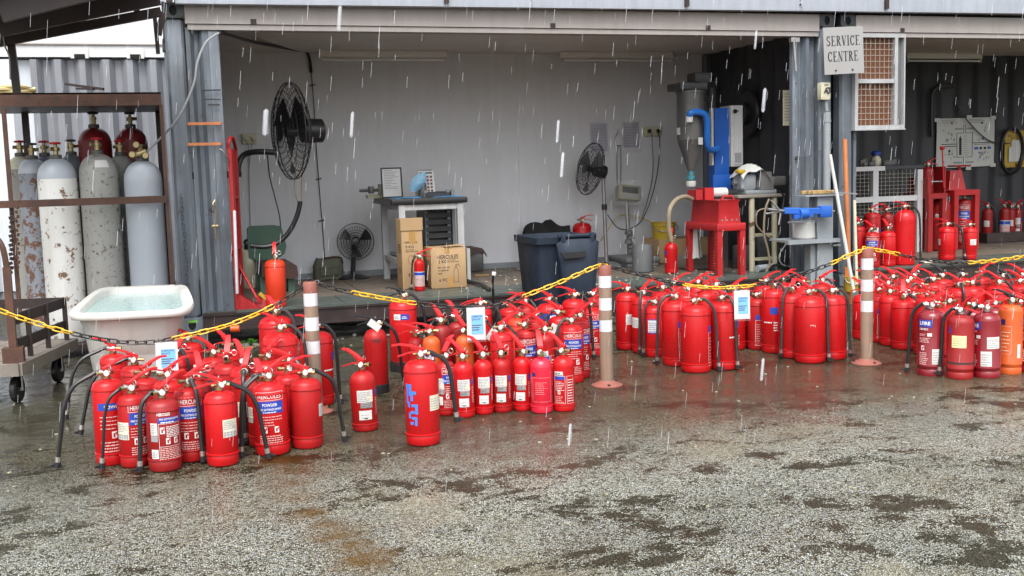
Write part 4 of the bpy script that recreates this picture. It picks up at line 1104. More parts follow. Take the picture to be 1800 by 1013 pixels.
X('red extinguisher with barcode sticker squeezed behind the cream stickered one', 437, 778, 664, 50, 'p','red2', 70,60, 260,.02, [('cream',-5),('sheet',60)], grp=GL)
X('red extinguisher just left of and behind the blue banded HERCULES one', 462, 788, 672, 46, 'p','red', 100,30, 215,.04, [('cream',-40)], grp=GL)
X('red extinguisher behind the plain one at the right end of the left cluster', 512, 776, 660, 48, 'p','red', 15,20, None, 0, [], grp=GL)
ch = dict(base=None, grp=GL, r=.077, h=.36)
X('red extinguisher with a dark blue badge below the left hanging notice', 243, top=642, col='red2', lev=175, tilt=25, hose=190, hs=.17, stick=[('it',0)], **ch)
X('red extinguisher behind the leftmost one, its lever pointing left', 208, top=622, col='red', lev=165, tilt=30, hose=186, hs=.16, **ch)
X('red extinguisher with a black lever behind the left end of the left cluster', 216, top=604, col='red2', lev=150, tilt=30, levm='blkp', **ch)
t_ = X('red extinguisher with a green seal tag under the chain, left cluster', 268, top=594, col='red2', lev=160, tilt=35, hose=8, hs=.04, long=1.1, **ch)
p = MB(); p.box((-.03,-.03,.49),(.02,-.026,.52)); p.build('seal_tag', M['leaf'], t_, 35, False)
X('red domed extinguisher just right of the hanging notice, left cluster', 322, top=626, col='red', lev=60, tilt=45, hose=-60, hs=.03, **ch)
t_ = X('red extinguisher beside the bathtub with a white gauge and a green tag', 341, top=602, col='red', lev=165, tilt=30, hose=5, hs=.03, stick=[('white',30)], **ch)
p = MB(); p.box((.0,-.03,.485),(.06,-.027,.50)); p.build('seal_tag', M['leaf'], t_, 35, False)
X('red extinguisher left of the orange knobbed one, left cluster', 381, top=628, col='red2', lev=150, tilt=40, **ch)
t_ = X('red extinguisher with an orange knob on its valve, back of the left cluster', 406, top=614, col='red', lev=140, tilt=45, ring=False, **ch)
p = MB(); p.cyl((.02,-.02,.485),(.07,-.03,.485),.020,12); p.build('knob', M['org'], t_, 35, False)
X('red extinguisher with an upright lever in the middle of the left cluster', 437, top=652, col='red', lev=120, tilt=60, hose=-80, hs=.02, **ch)
X('red extinguisher behind the cream stickered one, lever raised', 363, top=668, col='red2', lev=100, tilt=55, hose=-60, hs=.02, **ch)
X('red extinguisher behind the two at the front, under the notice corner', 303, top=668, col='red', lev=20, tilt=35, **ch)
X('red extinguisher with a brass gauge behind the POWDER banded one', 474, top=650, col='red', lev=30, tilt=45, **ch)
X('red extinguisher in the second row left of the bollard', 517, top=652, col='red2', lev=160, tilt=25, hose=-50, hs=.02, **ch)
X('red extinguisher in the second row of the left cluster behind the hose loop', 262, top=668, col='red2', lev=20, tilt=30, **ch)
X('red extinguisher in the middle of the left cluster with a black valve', 408, top=650, col='red2', lev=80, tilt=60, levm='lever', **ch)
X('tall red extinguisher left of the leftmost bollard, lever up, farthest back', 490, top=555, r=.105, h=.50, col='red', lev=120, tilt=45, hose=-20, hs=.01, hosem='hose', grp=GL)
X('red extinguisher left of the leftmost bollard in front of the tallest one', 498, top=588, r=.102, h=.49, col='red', lev=150, tilt=35, hose=-12, hs=.03, hosem='hose', stick=[('bluesq',40)], grp=GL)
X('big red extinguisher right behind the leftmost bollard with blue print on its side', 560, 716, 584, 58, 'p','red', 165,30, -20,.02, [('bluesq',75)], grp=GL)
# ---- middle cluster
X('big red extinguisher with blue hand painted marks, alone at the front of the middle cluster', 745, 786, 634, 61, 'p','red', 172,12, -3,.055, [('paint',0)], grp=GM, short=.22, long=1.1)
X('small red extinguisher with two white stickers standing apart on the left', 643, 760, 652, 46, 's','red2', 150,40, None,0, [('pair',6)], grp=GM)
X('slim red extinguisher with a black foot and a white tag on its lever', 663, 693, 578, 42, 'c','red2', 165,12, 0,.065, [('redbox',0)], grp=GM, boot=.055, levm='blkp')
X('tall red extinguisher with a black foot and a white and blue label near its top', 711, 655, 527, 49, 'p','red', 150,15, -5,.05, [('topwb',-5)], grp=GM, boot=.07, levm='blkp')
sm = dict(kind='s', grp=GM)
X('small red extinguisher with two white stickers, first in the row right of painted one', 818, 736, 636, 36, col='red', lev=140, tilt=45, stick=[('pair',0)], **sm)
X('small red extinguisher with two white stickers, second of the front row', 851, 732, 634, 35, col='red', lev=145, tilt=50, stick=[('pair',4)], **sm)
X('small red extinguisher with two white stickers, third of the front row', 884, 728, 630, 35, col='red2', lev=120, tilt=60, stick=[('pair',-6)], **sm)
X('small red extinguisher with two white stickers, left of the rose red one', 919, 724, 628, 34, col='red', lev=140, tilt=50, stick=[('pair',-12)], **sm)
X('rose red small extinguisher with a black valve and faint print', 953, 728, 628, 39, col='pink', lev=100, tilt=60, stick=[('rose',0)], ring=False, **sm)
X('small red extinguisher with framed white print at the right end of the front row', 992, 728, 628, 39, col='red', lev=150, tilt=50, stick=[('panel',0)], **sm)
X('small red extinguisher half hidden right behind the painted one', 786, 739, 640, 36, col='red2', lev=60, tilt=50, stick=[('herc',28),('pair',-45)], **sm)
X('orange extinguisher with a dark blue badge behind the painted one', 762, top=590, r=.055, h=.38, kind='s', col='org', lev=170, tilt=15, stick=[('bullet',-12)], grp=GM, hosem='blk')
X('red extinguisher left of the orange badge one, mostly hidden', 736, top=592, r=.055, h=.36, kind='s', col='red2', lev=160, tilt=15, grp=GM)
X('tall narrow red extinguisher behind the orange badge one', 780, top=573, r=.062, h=.43, kind='c', col='dred', lev=130, tilt=50, hose=200, hs=.03, grp=GM)
X('orange extinguisher without badge left of the hanging notice', 820, top=588, r=.056, h=.38, kind='s', col='org', lev=130, tilt=50, grp=GM)
X('dark red extinguisher behind the plain orange one', 806, top=575, r=.062, h=.43, kind='c', col='dred', lev=130, tilt=50, hose=180, hs=.03, grp=GM)
X('red extinguisher with a white paper tag and black hose in the middle cluster', 886, top=584, r=.070, h=.41, col='red', lev=20, tilt=35, hose=-15, hs=.03, grp=GM)
X('red extinguisher with printed panel right of the paper tagged one', 929, top=578, r=.070, h=.40, col='red2', lev=20, tilt=30, stick=[('herc',10)], grp=GM)
X('narrow red extinguisher behind the rose red one', 962, top=586, r=.05, h=.38, kind='s', col='red2', lev=160, tilt=45, stick=[('panel',20)], grp=GM)
X('red extinguisher under the hanging notice in the middle cluster', 849, top=580, r=.064, h=.41, kind='c', col='red', lev=60, tilt=40, hose=-15, hs=.02, grp=GM)
X('red HERCULES extinguisher with a grey hose behind the right end of the front row', 1006, 675, 572, 43, 'p','red', 35,50, 200,.01, [('herc',12)], grp=GM, hosem='hose')
X('red extinguisher mostly hidden behind the grey hosed HERCULES one', 1019, top=566, r=.07, h=.38, col='red2', lev=30, tilt=40, stick=[('herc',30)], grp=GM)
X('red HERCULES extinguisher left of the middle bollard', 1040, 628, 541, 50, 'p','red', 20,35, 205,.02, [('herc',0)], grp=GM)
X('red extinguisher with blue and white lettering band, behind the middle cluster', 968, top=533, r=.10, h=.42, col='red', lev=165, tilt=25, hose=-60, hs=.01, stick=[('brand',-5)], grp=GM)
X('red extinguisher behind the lettered one near the navy bin', 1012, top=525, r=.085, h=.44, col='red', lev=165, tilt=20, hose=-5, hs=.02, grp=GM)
X('red extinguisher at the back with its lever crossing another, left of the lettered one', 928, top=538, r=.08, h=.40, col='red2', lev=165, tilt=25, hose=-40, hs=.03, grp=GM)
X('orange red extinguisher in the second row behind the paper tagged one', 912, top=560, r=.066, h=.40, col='ored', lev=150, tilt=35, grp=GM)
X('red extinguisher with a long lever above the hanging notice', 848, top=540, r=.08, h=.42, col='red', lev=170, tilt=-18, hose=-5, hs=.06, hosem='hose', grp=GM, long=1.1)
X('red extinguisher at the back left of the lettered one with brass valve', 900, top=541, r=.075, h=.40, col='red', lev=20, tilt=30, hose=190, hs=.02, grp=GM)
X('red extinguisher between the grey hosed one and the lettered one', 985, top=556, r=.07, h=.38, col='red', lev=150, tilt=35, hose=200, hs=.02, grp=GM)
X('red extinguisher seen between the lettered one and the middle bollard, back row', 1045, top=528, r=.08, h=.40, col='red2', lev=10, tilt=30, hose=190, hs=.02, grp=GM)
X('red extinguisher with a curved black handle behind the rose red one', 945, top=560, r=.07, h=.38, col='red2', lev=160, tilt=40, hose=-30, hs=.02, grp=GM)
# ---- right cluster of plain ones
bg_ = dict(grp=GR, hosem='hose')
X('big plain red extinguisher at the front left of the right cluster', 1224, 657, 537, 54, 'p','red', 160,20, -14,.025, [('side',62)], **bg_)
X('big red extinguisher left of the foremost one with a framed print strip', 1190, 645, 529, 50, 'p','red', 15,35, 200,.02, [('side',18)], **bg_)
X('big red extinguisher whose two hoses meet in a V at its foot', 1274, 652, 531, 51, 'p','red', 150,35, -50,.0, [('bluesq',72)], **bg_)
X('leftmost red extinguisher of the right cluster with a white sticker', 1103, 616, 515, 40, 'p','red', 165,15, -20,.02, [('white',22)], **bg_)
X('red extinguisher with a white and blue notice sticker, left side of the right cluster', 1151, 629, 539, 34, 'p','red', 20,15, 215,.0, [('whiteblue',-5)], **bg_)
X('red extinguisher between the white stickered and the blue noticed ones', 1130, 622, 521, 38, 'p','red', 30,50, 260,.01, [('white',-40)], **bg_)
X('small red extinguisher with a blue band peeping out left of the framed strip one', 1161, 631, 562, 22, 's','red2', 60,40, None,0, [('herc',-10)], grp=GR)
X('large plain red extinguisher front and centre of the right cluster near the right bollard', 1424, 640, 520, 55, 'p','red', 160,40, -12,.0, [('dots',10)], **bg_)
X('large red extinguisher at the right end of the right cluster, hose on its right side', 1464, 634, 519, 48, 'p','red', 165,25, -5,.0, [('side',85)], **bg_)
X('large red extinguisher left of the centre one with a straight black hose', 1391, 631, 517, 46, 'p','red', 80,35, 230,.0, [], **bg_)
X('red extinguisher with a blue square sticker behind the right cluster front row', 1360, 622, 508, 42, 'p','red', 30,25, -30,.01, [('bluesq',0)], **bg_)
X('red extinguisher right of the hanging notice with a slanting hose', 1331, 617, 526, 36, 'p','red2', 30,25, -10,.02, [('side',0)], **bg_)
X('red extinguisher partly behind the hanging notice', 1311, 620, 528, 34, 'p','red2', 20,25, 190,.01, [('side',20)], **bg_)
k = 0
for px, tp, lv in ((1166,512,160),(1206,514,20),(1242,516,30),(1258,510,160),(1290,514,40),(1188,503,20),(1345,500,20),(1378,500,40),(1412,502,160),(1442,503,30),(1226,505,25)):
    X(['red extinguisher in the back row behind the framed strip one','red extinguisher behind the gap left of the foremost big one','red extinguisher right behind the foremost big one','red extinguisher behind the V hosed one','red extinguisher behind the V hosed one and the notice','red extinguisher at the back under the black chain end',
       'red extinguisher in the last row left of the blue square one','red extinguisher in the last row behind the blue square one','red extinguisher in the last row behind the large centre one','red extinguisher in the last row right of the large centre one','red extinguisher in the last row under the yellow chain'][k],
      px, top=tp, r=.088, h=.42, col='red' if k % 3 else 'red2', lev=lv, tilt=30, hose=[-20,200,None][k % 3], hs=.02, **bg_); k += 1
# ---- far right cluster
X('maroon extinguisher with blue LFIRE badge and white sticker, first of the far right front row', 1635, 662, 545, 46, 'r','mar', 20,35, 178,.03, [('fire',0)], grp=GF, brass=0)
X('red extinguisher with a pale yellow sticker and dark rings round its foot', 1687, 668, 554, 46, 'r','dred', -30,50, 184,.015, [('yellow',8)], grp=GF, brass=0)
X('maroon extinguisher with a torn white sticker between the yellow stickered and orange ones', 1734, 666, 549, 47, 'r','mar', 10,20, 178,.03, [('fire',-30),('white',30)], grp=GF, brass=0)
X('orange extinguisher with a rusty foot in the far right front row', 1774, 659, 536, 40, 'r','org', 150,20, None,0, [('orangep',-5)], grp=GF, levm='blkp')
X('maroon extinguisher cut off by the right edge of the picture', 1808, 657, 545, 44, 'r','mar', 160,25, None,0, [('fire',20)], grp=GF, brass=0)
X('plain red extinguisher with a thick grey hose right of the right bollard', 1588, 616, 528, 40, 'p','red', 90,60, -15,.02, [], grp=GF, hosem='hose')
X('plain red extinguisher second from the right bollard', 1564, 609, 519, 36, 'p','red', 150,40, None,0, [], grp=GF)
X('plain red extinguisher with faint print next to the right bollard', 1545, 604, 517, 36, 'p','red', 140,50, None,0, [('side',0)], grp=GF)
X('plain red extinguisher behind the right bollard', 1517, 598, 518, 38, 'p','red', 150,45, None,0, [], grp=GF)
X('plain red extinguisher right behind the thick hosed one', 1607, 618, 530, 36, 'p','red', 160,20, None,0, [], grp=GF)
k = 0
for px, tp, lv, cl, hs_ in ((1652,541,160,'red2',200),(1668,540,150,'red',None),(1709,543,30,'mar',190),(1748,540,150,'mar',190),(1790,541,150,'red2',None),
        (1640,497,165,'red',200),(1683,506,160,'red',-70),(1709,509,20,'red',None),(1752,504,155,'red',-20),(1791,500,160,'red',-15),
        (1530,508,150,'red',None),(1560,506,140,'red',None),(1590,505,160,'red',None),(1618,508,165,'red',200),(1628,522,160,'red',None),(1600,517,160,'red2',None),
        (1655,490,140,'red2',210),(1690,489,160,'red',250),(1722,490,30,'red2',260),(1760,490,150,'red',-50),(1795,488,150,'red2',-20),(1540,498,130,'red2',None),(1570,497,150,'red2',None),(1604,497,60,'red',None),(1820,505,150,'red',None)):
    lb = ['behind the first maroon one','between the first maroon and the yellow stickered ones','behind the gap between the yellow stickered and maroon ones','behind the torn stickered maroon one','behind the orange one',
      'in the middle of the far right cluster above the first maroon one','with a broad shiny dome behind the yellow stickered one','with a shiny dome right of another behind the maroon ones','with a broad dome behind the orange one','at the right edge behind the orange one',
      'in the second row behind the right bollard','in the second row right of the right bollard','in the second row behind the thick hosed one','left of the first broad dome','just behind the thick hosed one, right side','just behind the thick hosed one, left side',
      'in the last row below the black chain','in the last row below the chain where black meets yellow','in the last row below the yellow chain','in the last row below the yellow chain near the edge','in the last row at the right edge','in the last row beside the yellow bucket','in the last row, third from the yellow bucket','in the last row left of the black chain','outside the right edge behind the orange one'][k]
    X(('maroon' if cl == 'mar' else 'red')+' extinguisher '+lb, px, top=tp, r=.085 if k > 4 else .078, h=.40 if k > 4 else .37, kind='r' if k < 5 else 'p', col=cl, lev=lv, tilt=35, hose=hs_, hs=.02, grp=GF, levm='blkp' if k in (16,17,19) else 'lever', hosem='hose' if k % 2 else 'blk'); k += 1
# ---- inside the white walled container
fi = dict(zf=ZF+.004, grp=GI)
X('orange red gas extinguisher without lever standing by the red hand truck', 486, 541, 457, 35, 'p','ored', 90,60, None,0, [], **fi)
X('small red extinguisher with a dense white label in front of the cardboard boxes', 738, 512, 456, 18, 's','red', 20,25, 200,.012, [('dense',0)], **fi)
X('red extinguisher standing behind the navy wheelie bin', 1024, 462, 388, 32, 'p','red', 5,15, None,0, [('bluesq',30)], **fi)
X('red extinguisher filled through a tan hose beside the grey drum', 1180, 481, 426, 23, 's','red', 80,60, None,0, [('bluesq',-60)], **fi)
# ---- inside the dark container
X('tall plain red extinguisher with hoses on its right, inside the dark container', 1588, 467, 368, 38, 'c','red', 165,12, -8,.03, [], **fi)
X('red extinguisher with a blue label in front, left side of the dark container', 1533, 471, 408, 27, 'p','red2', 140,40, None,0, [('herc',0)], **fi)
X('red extinguisher with a steel ring, between the blue labelled and the tall ones', 1561, 469, 407, 27, 'p','red', 120,45, None,0, [('side',-70)], **fi)
X('red extinguisher behind the blue labelled one, tall with white stickers', 1534, top=373, r=.085, h=.52, col='red2', lev=20, tilt=20, stick=[('pair',10)], **fi)
X('red extinguisher behind the steel ringed one', 1560, top=373, r=.07, h=.5, kind='c', col='dred', lev=150, tilt=20, hose=10, hs=.03, **fi)
X('red extinguisher at the left end inside the dark container', 1508, 471, 399, 24, 'p','red2', 120,40, None,0, [], **fi)
X('red extinguisher with a joint line round its foot, front of the red press', 1664, 458, 399, 29, 'p','red', 165,20, -2,.06, [('white',-75)], **fi)
X('slim red extinguisher with a white sticker right of the jointed one', 1704, 457, 400, 24, 'p','red', 165,18, None,0, [('white',30)], **fi)
X('tall dark red gas cylinder extinguisher with a long white label, under the red press', 1651, 441, 348, 34, 'c','dred', 30,25, None,0, [('long',0)], **fi)
X('dark red extinguisher with a printed label standing inside the red press frame', 1694, 438, 350, 25, 'r','dred', 160,20, -10,.01, [('herc',0)], **fi)
X('dark red extinguisher by the rear wall right of the red press', 1735, 421, 362, 18, 's','dred', 150,20, -10,.03, [('white',-5)], r=.065, h=.42, **fi)
X('dark red extinguisher, left one of the three by the rear wall', 1765, 419, 360, 18, 's','dred', 150,30, None,0, [('dense',0)], r=.062, h=.42, **fi)
X('dark red extinguisher, middle one of the three by the rear wall', 1777, 420, 358, 14, 's','dred', 120,30, None,0, [('white',0)], r=.05, h=.40, **fi)
X('dark red extinguisher, right one of the three by the rear wall', 1789, 420, 360, 14, 's','dred', 60,30, None,0, [('pair',0)], r=.05, h=.40, **fi)
# white tags tied to levers
for px, py, Y, rz, rx, lb in ((658,572,-2.6,.3,-.9,'white paper tag tied to the lever of the slim black footed extinguisher'),(864,588,-2.75,.4,.7,'white paper tag tied to an extinguisher right of the middle notice'),(972,580,-2.5,.2,.5,'small white tag on an extinguisher behind the rose red one')):
    c = at(px, py, Y); p = MB(); p.box((-.022,-.001,-.04),(.022,.001,.04)); o = single('paper_tag', p, M['white'], lb, 'tag', None, 'paper tags tied to extinguishers'); o.location = c; o.rotation_euler = (0,rx,rz-.3)
# =================================================================== INSIDE THE WHITE WALLED CONTAINER
BW = 2.355   # face of the lining
def fan_head(t, c, axis, rad, deep, nsp=40, nrg=4, bladem='blkp', wire=.0022):
    """guards, hub, motor and three blades; axis points towards the front of the fan"""
    m = axis_mat(c, axis)
    for nm, sg in (('front_guard',1),('rear_guard',-1)):
        b = MB()
        def pt(rr, a): 
            z = sg*deep*.5*math.sqrt(max(0,1-(rr/rad)**2*.98))
            return m @ Vector((rr*math.cos(a), rr*math.sin(a), z))
        for k in range(nsp):
            a = 2*PI*k/nsp; b.tube([pt(rad*f, a+.25*f*sg) for f in (.18,.5,.78,.93,1.0)], wire, 3)
        for f in [1.0]+[.2+.75*i/nrg for i in range(nrg)]:
            b.tube([pt(rad*f, 2*PI*k/36) for k in range(36)], wire*(2.6 if f == 1.0 else 1.3), 5, 0, None, True)
        b.build(nm, M['blkp'], t)
    b = MB(); b.lathe([(rad*.02,deep*.5+.004),(rad*.20,deep*.5-.002),(rad*.20,deep*.44)],20,0,m); b.build('badge', M['blkp'], t)
    b = MB(); b.lathe([(rad*.12,-deep*.25),(rad*.13,deep*.22),(rad*.05,deep*.28)],16,0,m); b.build('hub', M['blkp'], t)
    for k in range(3):
        a0 = 2*PI*k/3+.4; vs = []; fs = []
        for i in range(7):
            u = i/6; rr = rad*(.12+.78*u); wd = (.30+.55*math.sin(min(u*1.5,1.6)))*.95
            for j in range(4):
                a = a0+wd*(j/3-.4); z = (j/3-.5)*deep*.42*(1-.4*u)
                vs.append(m @ Vector((rr*math.cos(a), rr*math.sin(a), z)))
        for i in range(6):
            for j in range(3): fs.append((i*4+j,i*4+j+1,(i+1)*4+j+1,(i+1)*4+j))
        b = MB(); b.add(vs, fs); b.build('blade', M[bladem], t)
    b = MB(); b.lathe([(rad*.24,-deep*.48),(rad*.26,-deep*.60),(rad*.25,-deep*.5-rad*.42),(rad*.15,-deep*.5-rad*.48)],18,0,m); b.build('motor', M['blkp'], t)
    return m
# big wall fan
c = at(511,231,.95); k = mpp(c)
t = thing('wall_fan', 'large black wall fan seen almost edge on at the left of the white wall', 'fan', c)
vd = (CAM-c).normalized(); rg = Vector((vd.y,-vd.x,0))*-1
sd_ = Vector((-vd.y, vd.x, 0)).normalized()
if sd_.dot(_rt) > 0: sd_ = -sd_
ax_ = (sd_*.93 + vd*.33).normalized()
fan_head(t, c, ax_, 84*k, .22, 44, 6)
p = MB(); p.tube(smooth_path([at(482,268,1.0), at(452,267,1.05), at(430,272,1.1), at(420,288,1.1), at(418,311,1.1)],6), .026, 9); p.build('arm', M['blkp'], t)
q = at(418,311,1.1); p = MB(); p.lathe([(.035,0),(.035,.05)],10,0,Matrix.Translation(q)); p.bar(q+Vector((0,0,.02)), Vector((.10,q.y,q.z+.02)), .06,.06); p.build('bracket', M['blkp'], t)
p = MB(); p.tube(smooth_path([at(470,270,1.1), at(474,310,1.3), at(484,350,1.6), at(492,385,1.8), at(494,425,1.8)],6), .006, 5); p.build('cord', M['dcable'], t)
# air hose from the fan side down to the floor unit
p = MB(); p.tube(smooth_path([at(528,354,.9), at(522,380,.9), at(508,408,.9), at(488,427,.9), at(465,434,.9), at(440,432,.9)],8), .022, 9)
for dx in (-3,3): p.tube(smooth_path([at(527+dx,357,.9), at(524+dx*2,330,.9), at(526+dx*2,300,.95), at(528+dx*2,270,1.0)],6), .006, 5, 1)
single('air_hose', p, [M['blk'], M['tan_hose']], 'thick black hose curving from the wall fan down to the cream drum', 'hose', at(440,432,.9))
# cream drum and green chair
b0 = gf(440,508,ZF); p = MB(); r0 = 13.5*mpp(b0); h0 = 66*mpp(b0)
t = thing('plastic_drum', 'tall cream plastic drum with a black hose on its lid', 'drum', (b0.x,b0.y+.1,ZF))
p.lathe([(r0*.97,0),(r0,.02),(r0*1.03,h0*.5),(r0*1.03,h0),(r0*.9,h0+.012)],24); p.build('body', M['creamp'], t, 35, False)
p = MB(); p.lathe([(.03,h0+.01),(.03,h0+.05)],10); p.tube(smooth_path([(.0,0,h0+.04),(-.02,0,h0+.09),(.04,0,h0+.11),(.12,0,h0+.08)],5),.014,7); p.build('fitting', M['blk'], t, 35, False)
t = thing('chair', 'low chair with a green vinyl backrest and brown seat against the white wall', 'chair', at(470,500,1.6))
a = at(436,450,1.75); b = at(502,398,1.75); p = MB()
ol = [(at(x,y,1.75).x, at(x,y,1.75).z) for x,y in ((437,452),(434,402),(440,398),(480,396),(494,398),(503,432),(500,446),(486,456),(455,460))]
p.prism(ol, 1.72, 1.79); p.build('backrest', M['green'], t)
ol = [(at(x,y,1.5).x, at(x,y,1.5).z) for x,y in ((455,482),(455,460),(505,458),(515,463),(517,480),(512,485))]
p = MB(); p.prism(ol, 1.15, 1.7); p.build('seat', M['brown'], t)
for px in (511, 462):
    q = at(px,486,1.25); p = MB(); p.box((q.x-.03,1.22,ZF),(q.x+.03,1.30,q.z)); p.build('leg', M['green'], t)
    p = MB(); p.box((q.x-.03,1.6,ZF),(q.x+.03,1.66,q.z)); p.build('leg', M['green'], t)
# red hand truck and broom at the left post
t = thing('hand_truck', 'tall red hand truck with a wedge shaped toe plate against the left post', 'hand truck', at(412,545,.05))
a = at(405,262,.10); b = at(419,544,.06)
p = MB(); p.bar(a, b, .03, .075); p.build('upright', M['redm'], t)
p = MB(); p.bar(a+Vector((.05,.25,0)), b+Vector((.05,.25,0)), .03, .05); p.build('upright', M['dredm'], t)
p = MB(); p.tube(smooth_path([a+Vector((-.02,0,0)), a+Vector((-.005,.0,.07)), a+Vector((.03,.1,.09)), a+Vector((.06,.25,.0))],5), .014, 7); p.build('handle', M['redm'], t)
for f in (.3,.62):
    q = a.lerp(b,f); p = MB(); p.bar(q, q+Vector((.05,.25,0)), .025,.02); p.build('crossbar', M['dredm'], t)
ol = [(at(x,y,.03).x, at(x,y,.03).z) for x,y in ((416,549),(416,518),(424,520),(466,545),(466,548))]
p = MB(); p.prism(ol, .03, .045); p.prism(ol, .27, .285); z0 = min(o[1] for o in ol); p.box((ol[0][0],.03,z0),(ol[3][0],.285,z0+.008)); p.build('toe_plate', M['redm'], t)
p = MB(); p.bar(at(412,370,.0),at(417,517,-.01),.022,.022,c=.006); single('tube', p, M['refl'], 'white tube leaning against the red hand truck', 'tube', at(417,517,-.01))
t = thing('broom', 'red handled broom with a yellow edged head leaning by the hand truck', 'broom', at(465,543,.1))
p = MB(); p.bar(at(404,438,.35),at(452,525,.12),.025,.025,c=.007); p.build('handle', M['redm'], t)
a = at(452,522,.12); b = at(468,543,.1); d_ = (b-a).normalized(); p = MB(); p.bar(a,a+d_*.05,.06,.03); p.add([a+d_*.05+Vector((-.03,0,0)),a+d_*.05+Vector((.03,.0,.02)),b+Vector((.055,0,.02)),b+Vector((-.06,0,-.01)),a+d_*.05+Vector((-.03,.03,0)),a+d_*.05+Vector((.03,.03,.02)),b+Vector((.055,.04,.02)),b+Vector((-.06,.04,-.01))],[(0,3,2,1),(4,5,6,7),(0,1,5,4),(1,2,6,5),(2,3,7,6),(3,0,4,7)]); p.build('head', M['redm'], t)
p = MB(); p.bar(a+Vector((.02,.0,.03)), b+Vector((.062,.02,.03)), .02,.03); p.build('bristles', M['yellow'], t)
# olive bag
b0 = gf(580,490,ZF); k = mpp(b0)
t = thing('bag', 'olive canvas bag sagging on the floor under the hanging cable', 'bag', (b0.x,b0.y+.1,ZF))
p = MB(); W = 50*k; Hh = 38*k
def bagf(u, v):
    a = 2*PI*u; f = [1,1.06,1.04,.92,.8][min(int(v*4),4)]
    e = .6
    x = W/2*f*math.copysign(abs(math.cos(a))**e, math.cos(a)); y_ = .10*f*math.copysign(abs(math.sin(a))**e, math.sin(a))
    return (x, y_, Hh*v+.008*math.sin(a*3+v*5))
p.sheet(bagf, 28, 6); p.sheet(lambda u,v: (bagf(u,1)[0]*(1-v), bagf(u,1)[1]*(1-v), bagf(u,1)[2]*(1)-.03*v), 28, 2); p.build('body', M['olive'], t, 60, False)
p = MB(); p.box((-W*.32,-.118,Hh*.22),(W*.30,-.098,Hh*.62),0,None,.01); p.box((-W*.34,-.125,Hh*.55),(W*.32,-.10,Hh*.68),0,None,.008); p.build('pocket', M['olive'], t, 35, False)
p = MB(); p.tube(smooth_path([(-W*.3,-.05,Hh*.95),(-W*.1,-.09,Hh*1.03),(W*.2,-.08,Hh*1.06),(W*.45,-.03,Hh*.98),(W*.52,0,Hh*.7)],5), .010, 6); p.build('strap', M['brown'], t, 35, False)
# cable down the wall
p = MB(); p.tube(smooth_path([at(385,58,-.03), at(400,61,.2), at(450,75,1.2), at(520,88,2.2), at(538,91,2.33), at(544,105,BW-.012), at(547,128,BW-.01)],7), .016, 6)
p.tube(smooth_path([at(547,125,BW-.01), at(552,190,BW-.01), at(556,260,BW-.01), at(562,340,BW-.01), at(567,400,BW-.01), at(571,458,BW-.01)],6), .005, 5)
for y_, x_ in ((150,549),(235,555),(315,560),(388,565)): q = at(x_,y_,BW-.012); p.bar(q+Vector((-.03,0,-.006)),q+Vector((.03,0,.006)),.012,.012)
single('power_cable', p, M['dcable'], 'black cable running from the header down the white wall to the bag', 'cable', at(547,128,BW))
# socket left
def socket(px, py, w, h, label, plug=True):
    q = at(px,py,BW); k = mpp(q); t = thing('wall_socket', label, 'socket', q)
    p = MB(); p.box((q.x-w*k/2,BW-.035,q.z-h*k/2),(q.x+w*k/2,BW,q.z+h*k/2),0,None,.006); p.build('plate', M['creamp'], t)
    for sx in (-.25,.25):
        p = MB(); p.box((q.x+sx*w*k-.018,BW-.07,q.z-.02),(q.x+sx*w*k+.018,BW-.036,q.z+.022),0,None,.005); p.build('plug', M['blkp' if plug else 'creamp'], t)
    return t, q
t, q = socket(438,244,26,18,'cream double socket at the left of the white wall', False)
p = MB()
for dx in (-.035,.035): p.tube(smooth_path([q+Vector((dx,-.04,-.02)), q+Vector((dx*.4,-.03,-.09)), at(438,300,BW-.008), at(439,360,BW-.008), at(441,430,BW-.008)],5), .0045, 5)
p.build('cord', M['gcable'], t)
# floor fan
b0 = gf(622,484,ZF); c = at(625,425,b0.y); t = thing('floor_fan', 'small black desk fan on the floor facing out beside the table', 'fan', (b0.x,b0.y,ZF))
fan_head(t, c, (CAM-c)+Vector((.4,0,-.3)), 32*mpp(c), .10, 36, 5, 'blkp', .0016)
p = MB(); p.lathe([(.03,0),(.022,.5)],12,0,Matrix.Translation((b0.x,b0.y+.09,ZF+.03))) if False else p.bar((b0.x,b0.y+.08,ZF+.03),(c.x,c.y+.08,c.z),.06,.045,c=.01); p.build('stem', M['blkp'], t)
p = MB(); p.lathe([(.17,0),(.17,.012),(.12,.03),(.04,.045)],24,0,Matrix.Translation((b0.x,b0.y+.06,ZF))); p.build('base', M['blkp'], t)

M['lampl'] = mat('scuffed_table_paint', (.50,.51,.52), .5, var=((.38,.38,.38),6,.6), streak=((.25,.24,.23),.5))
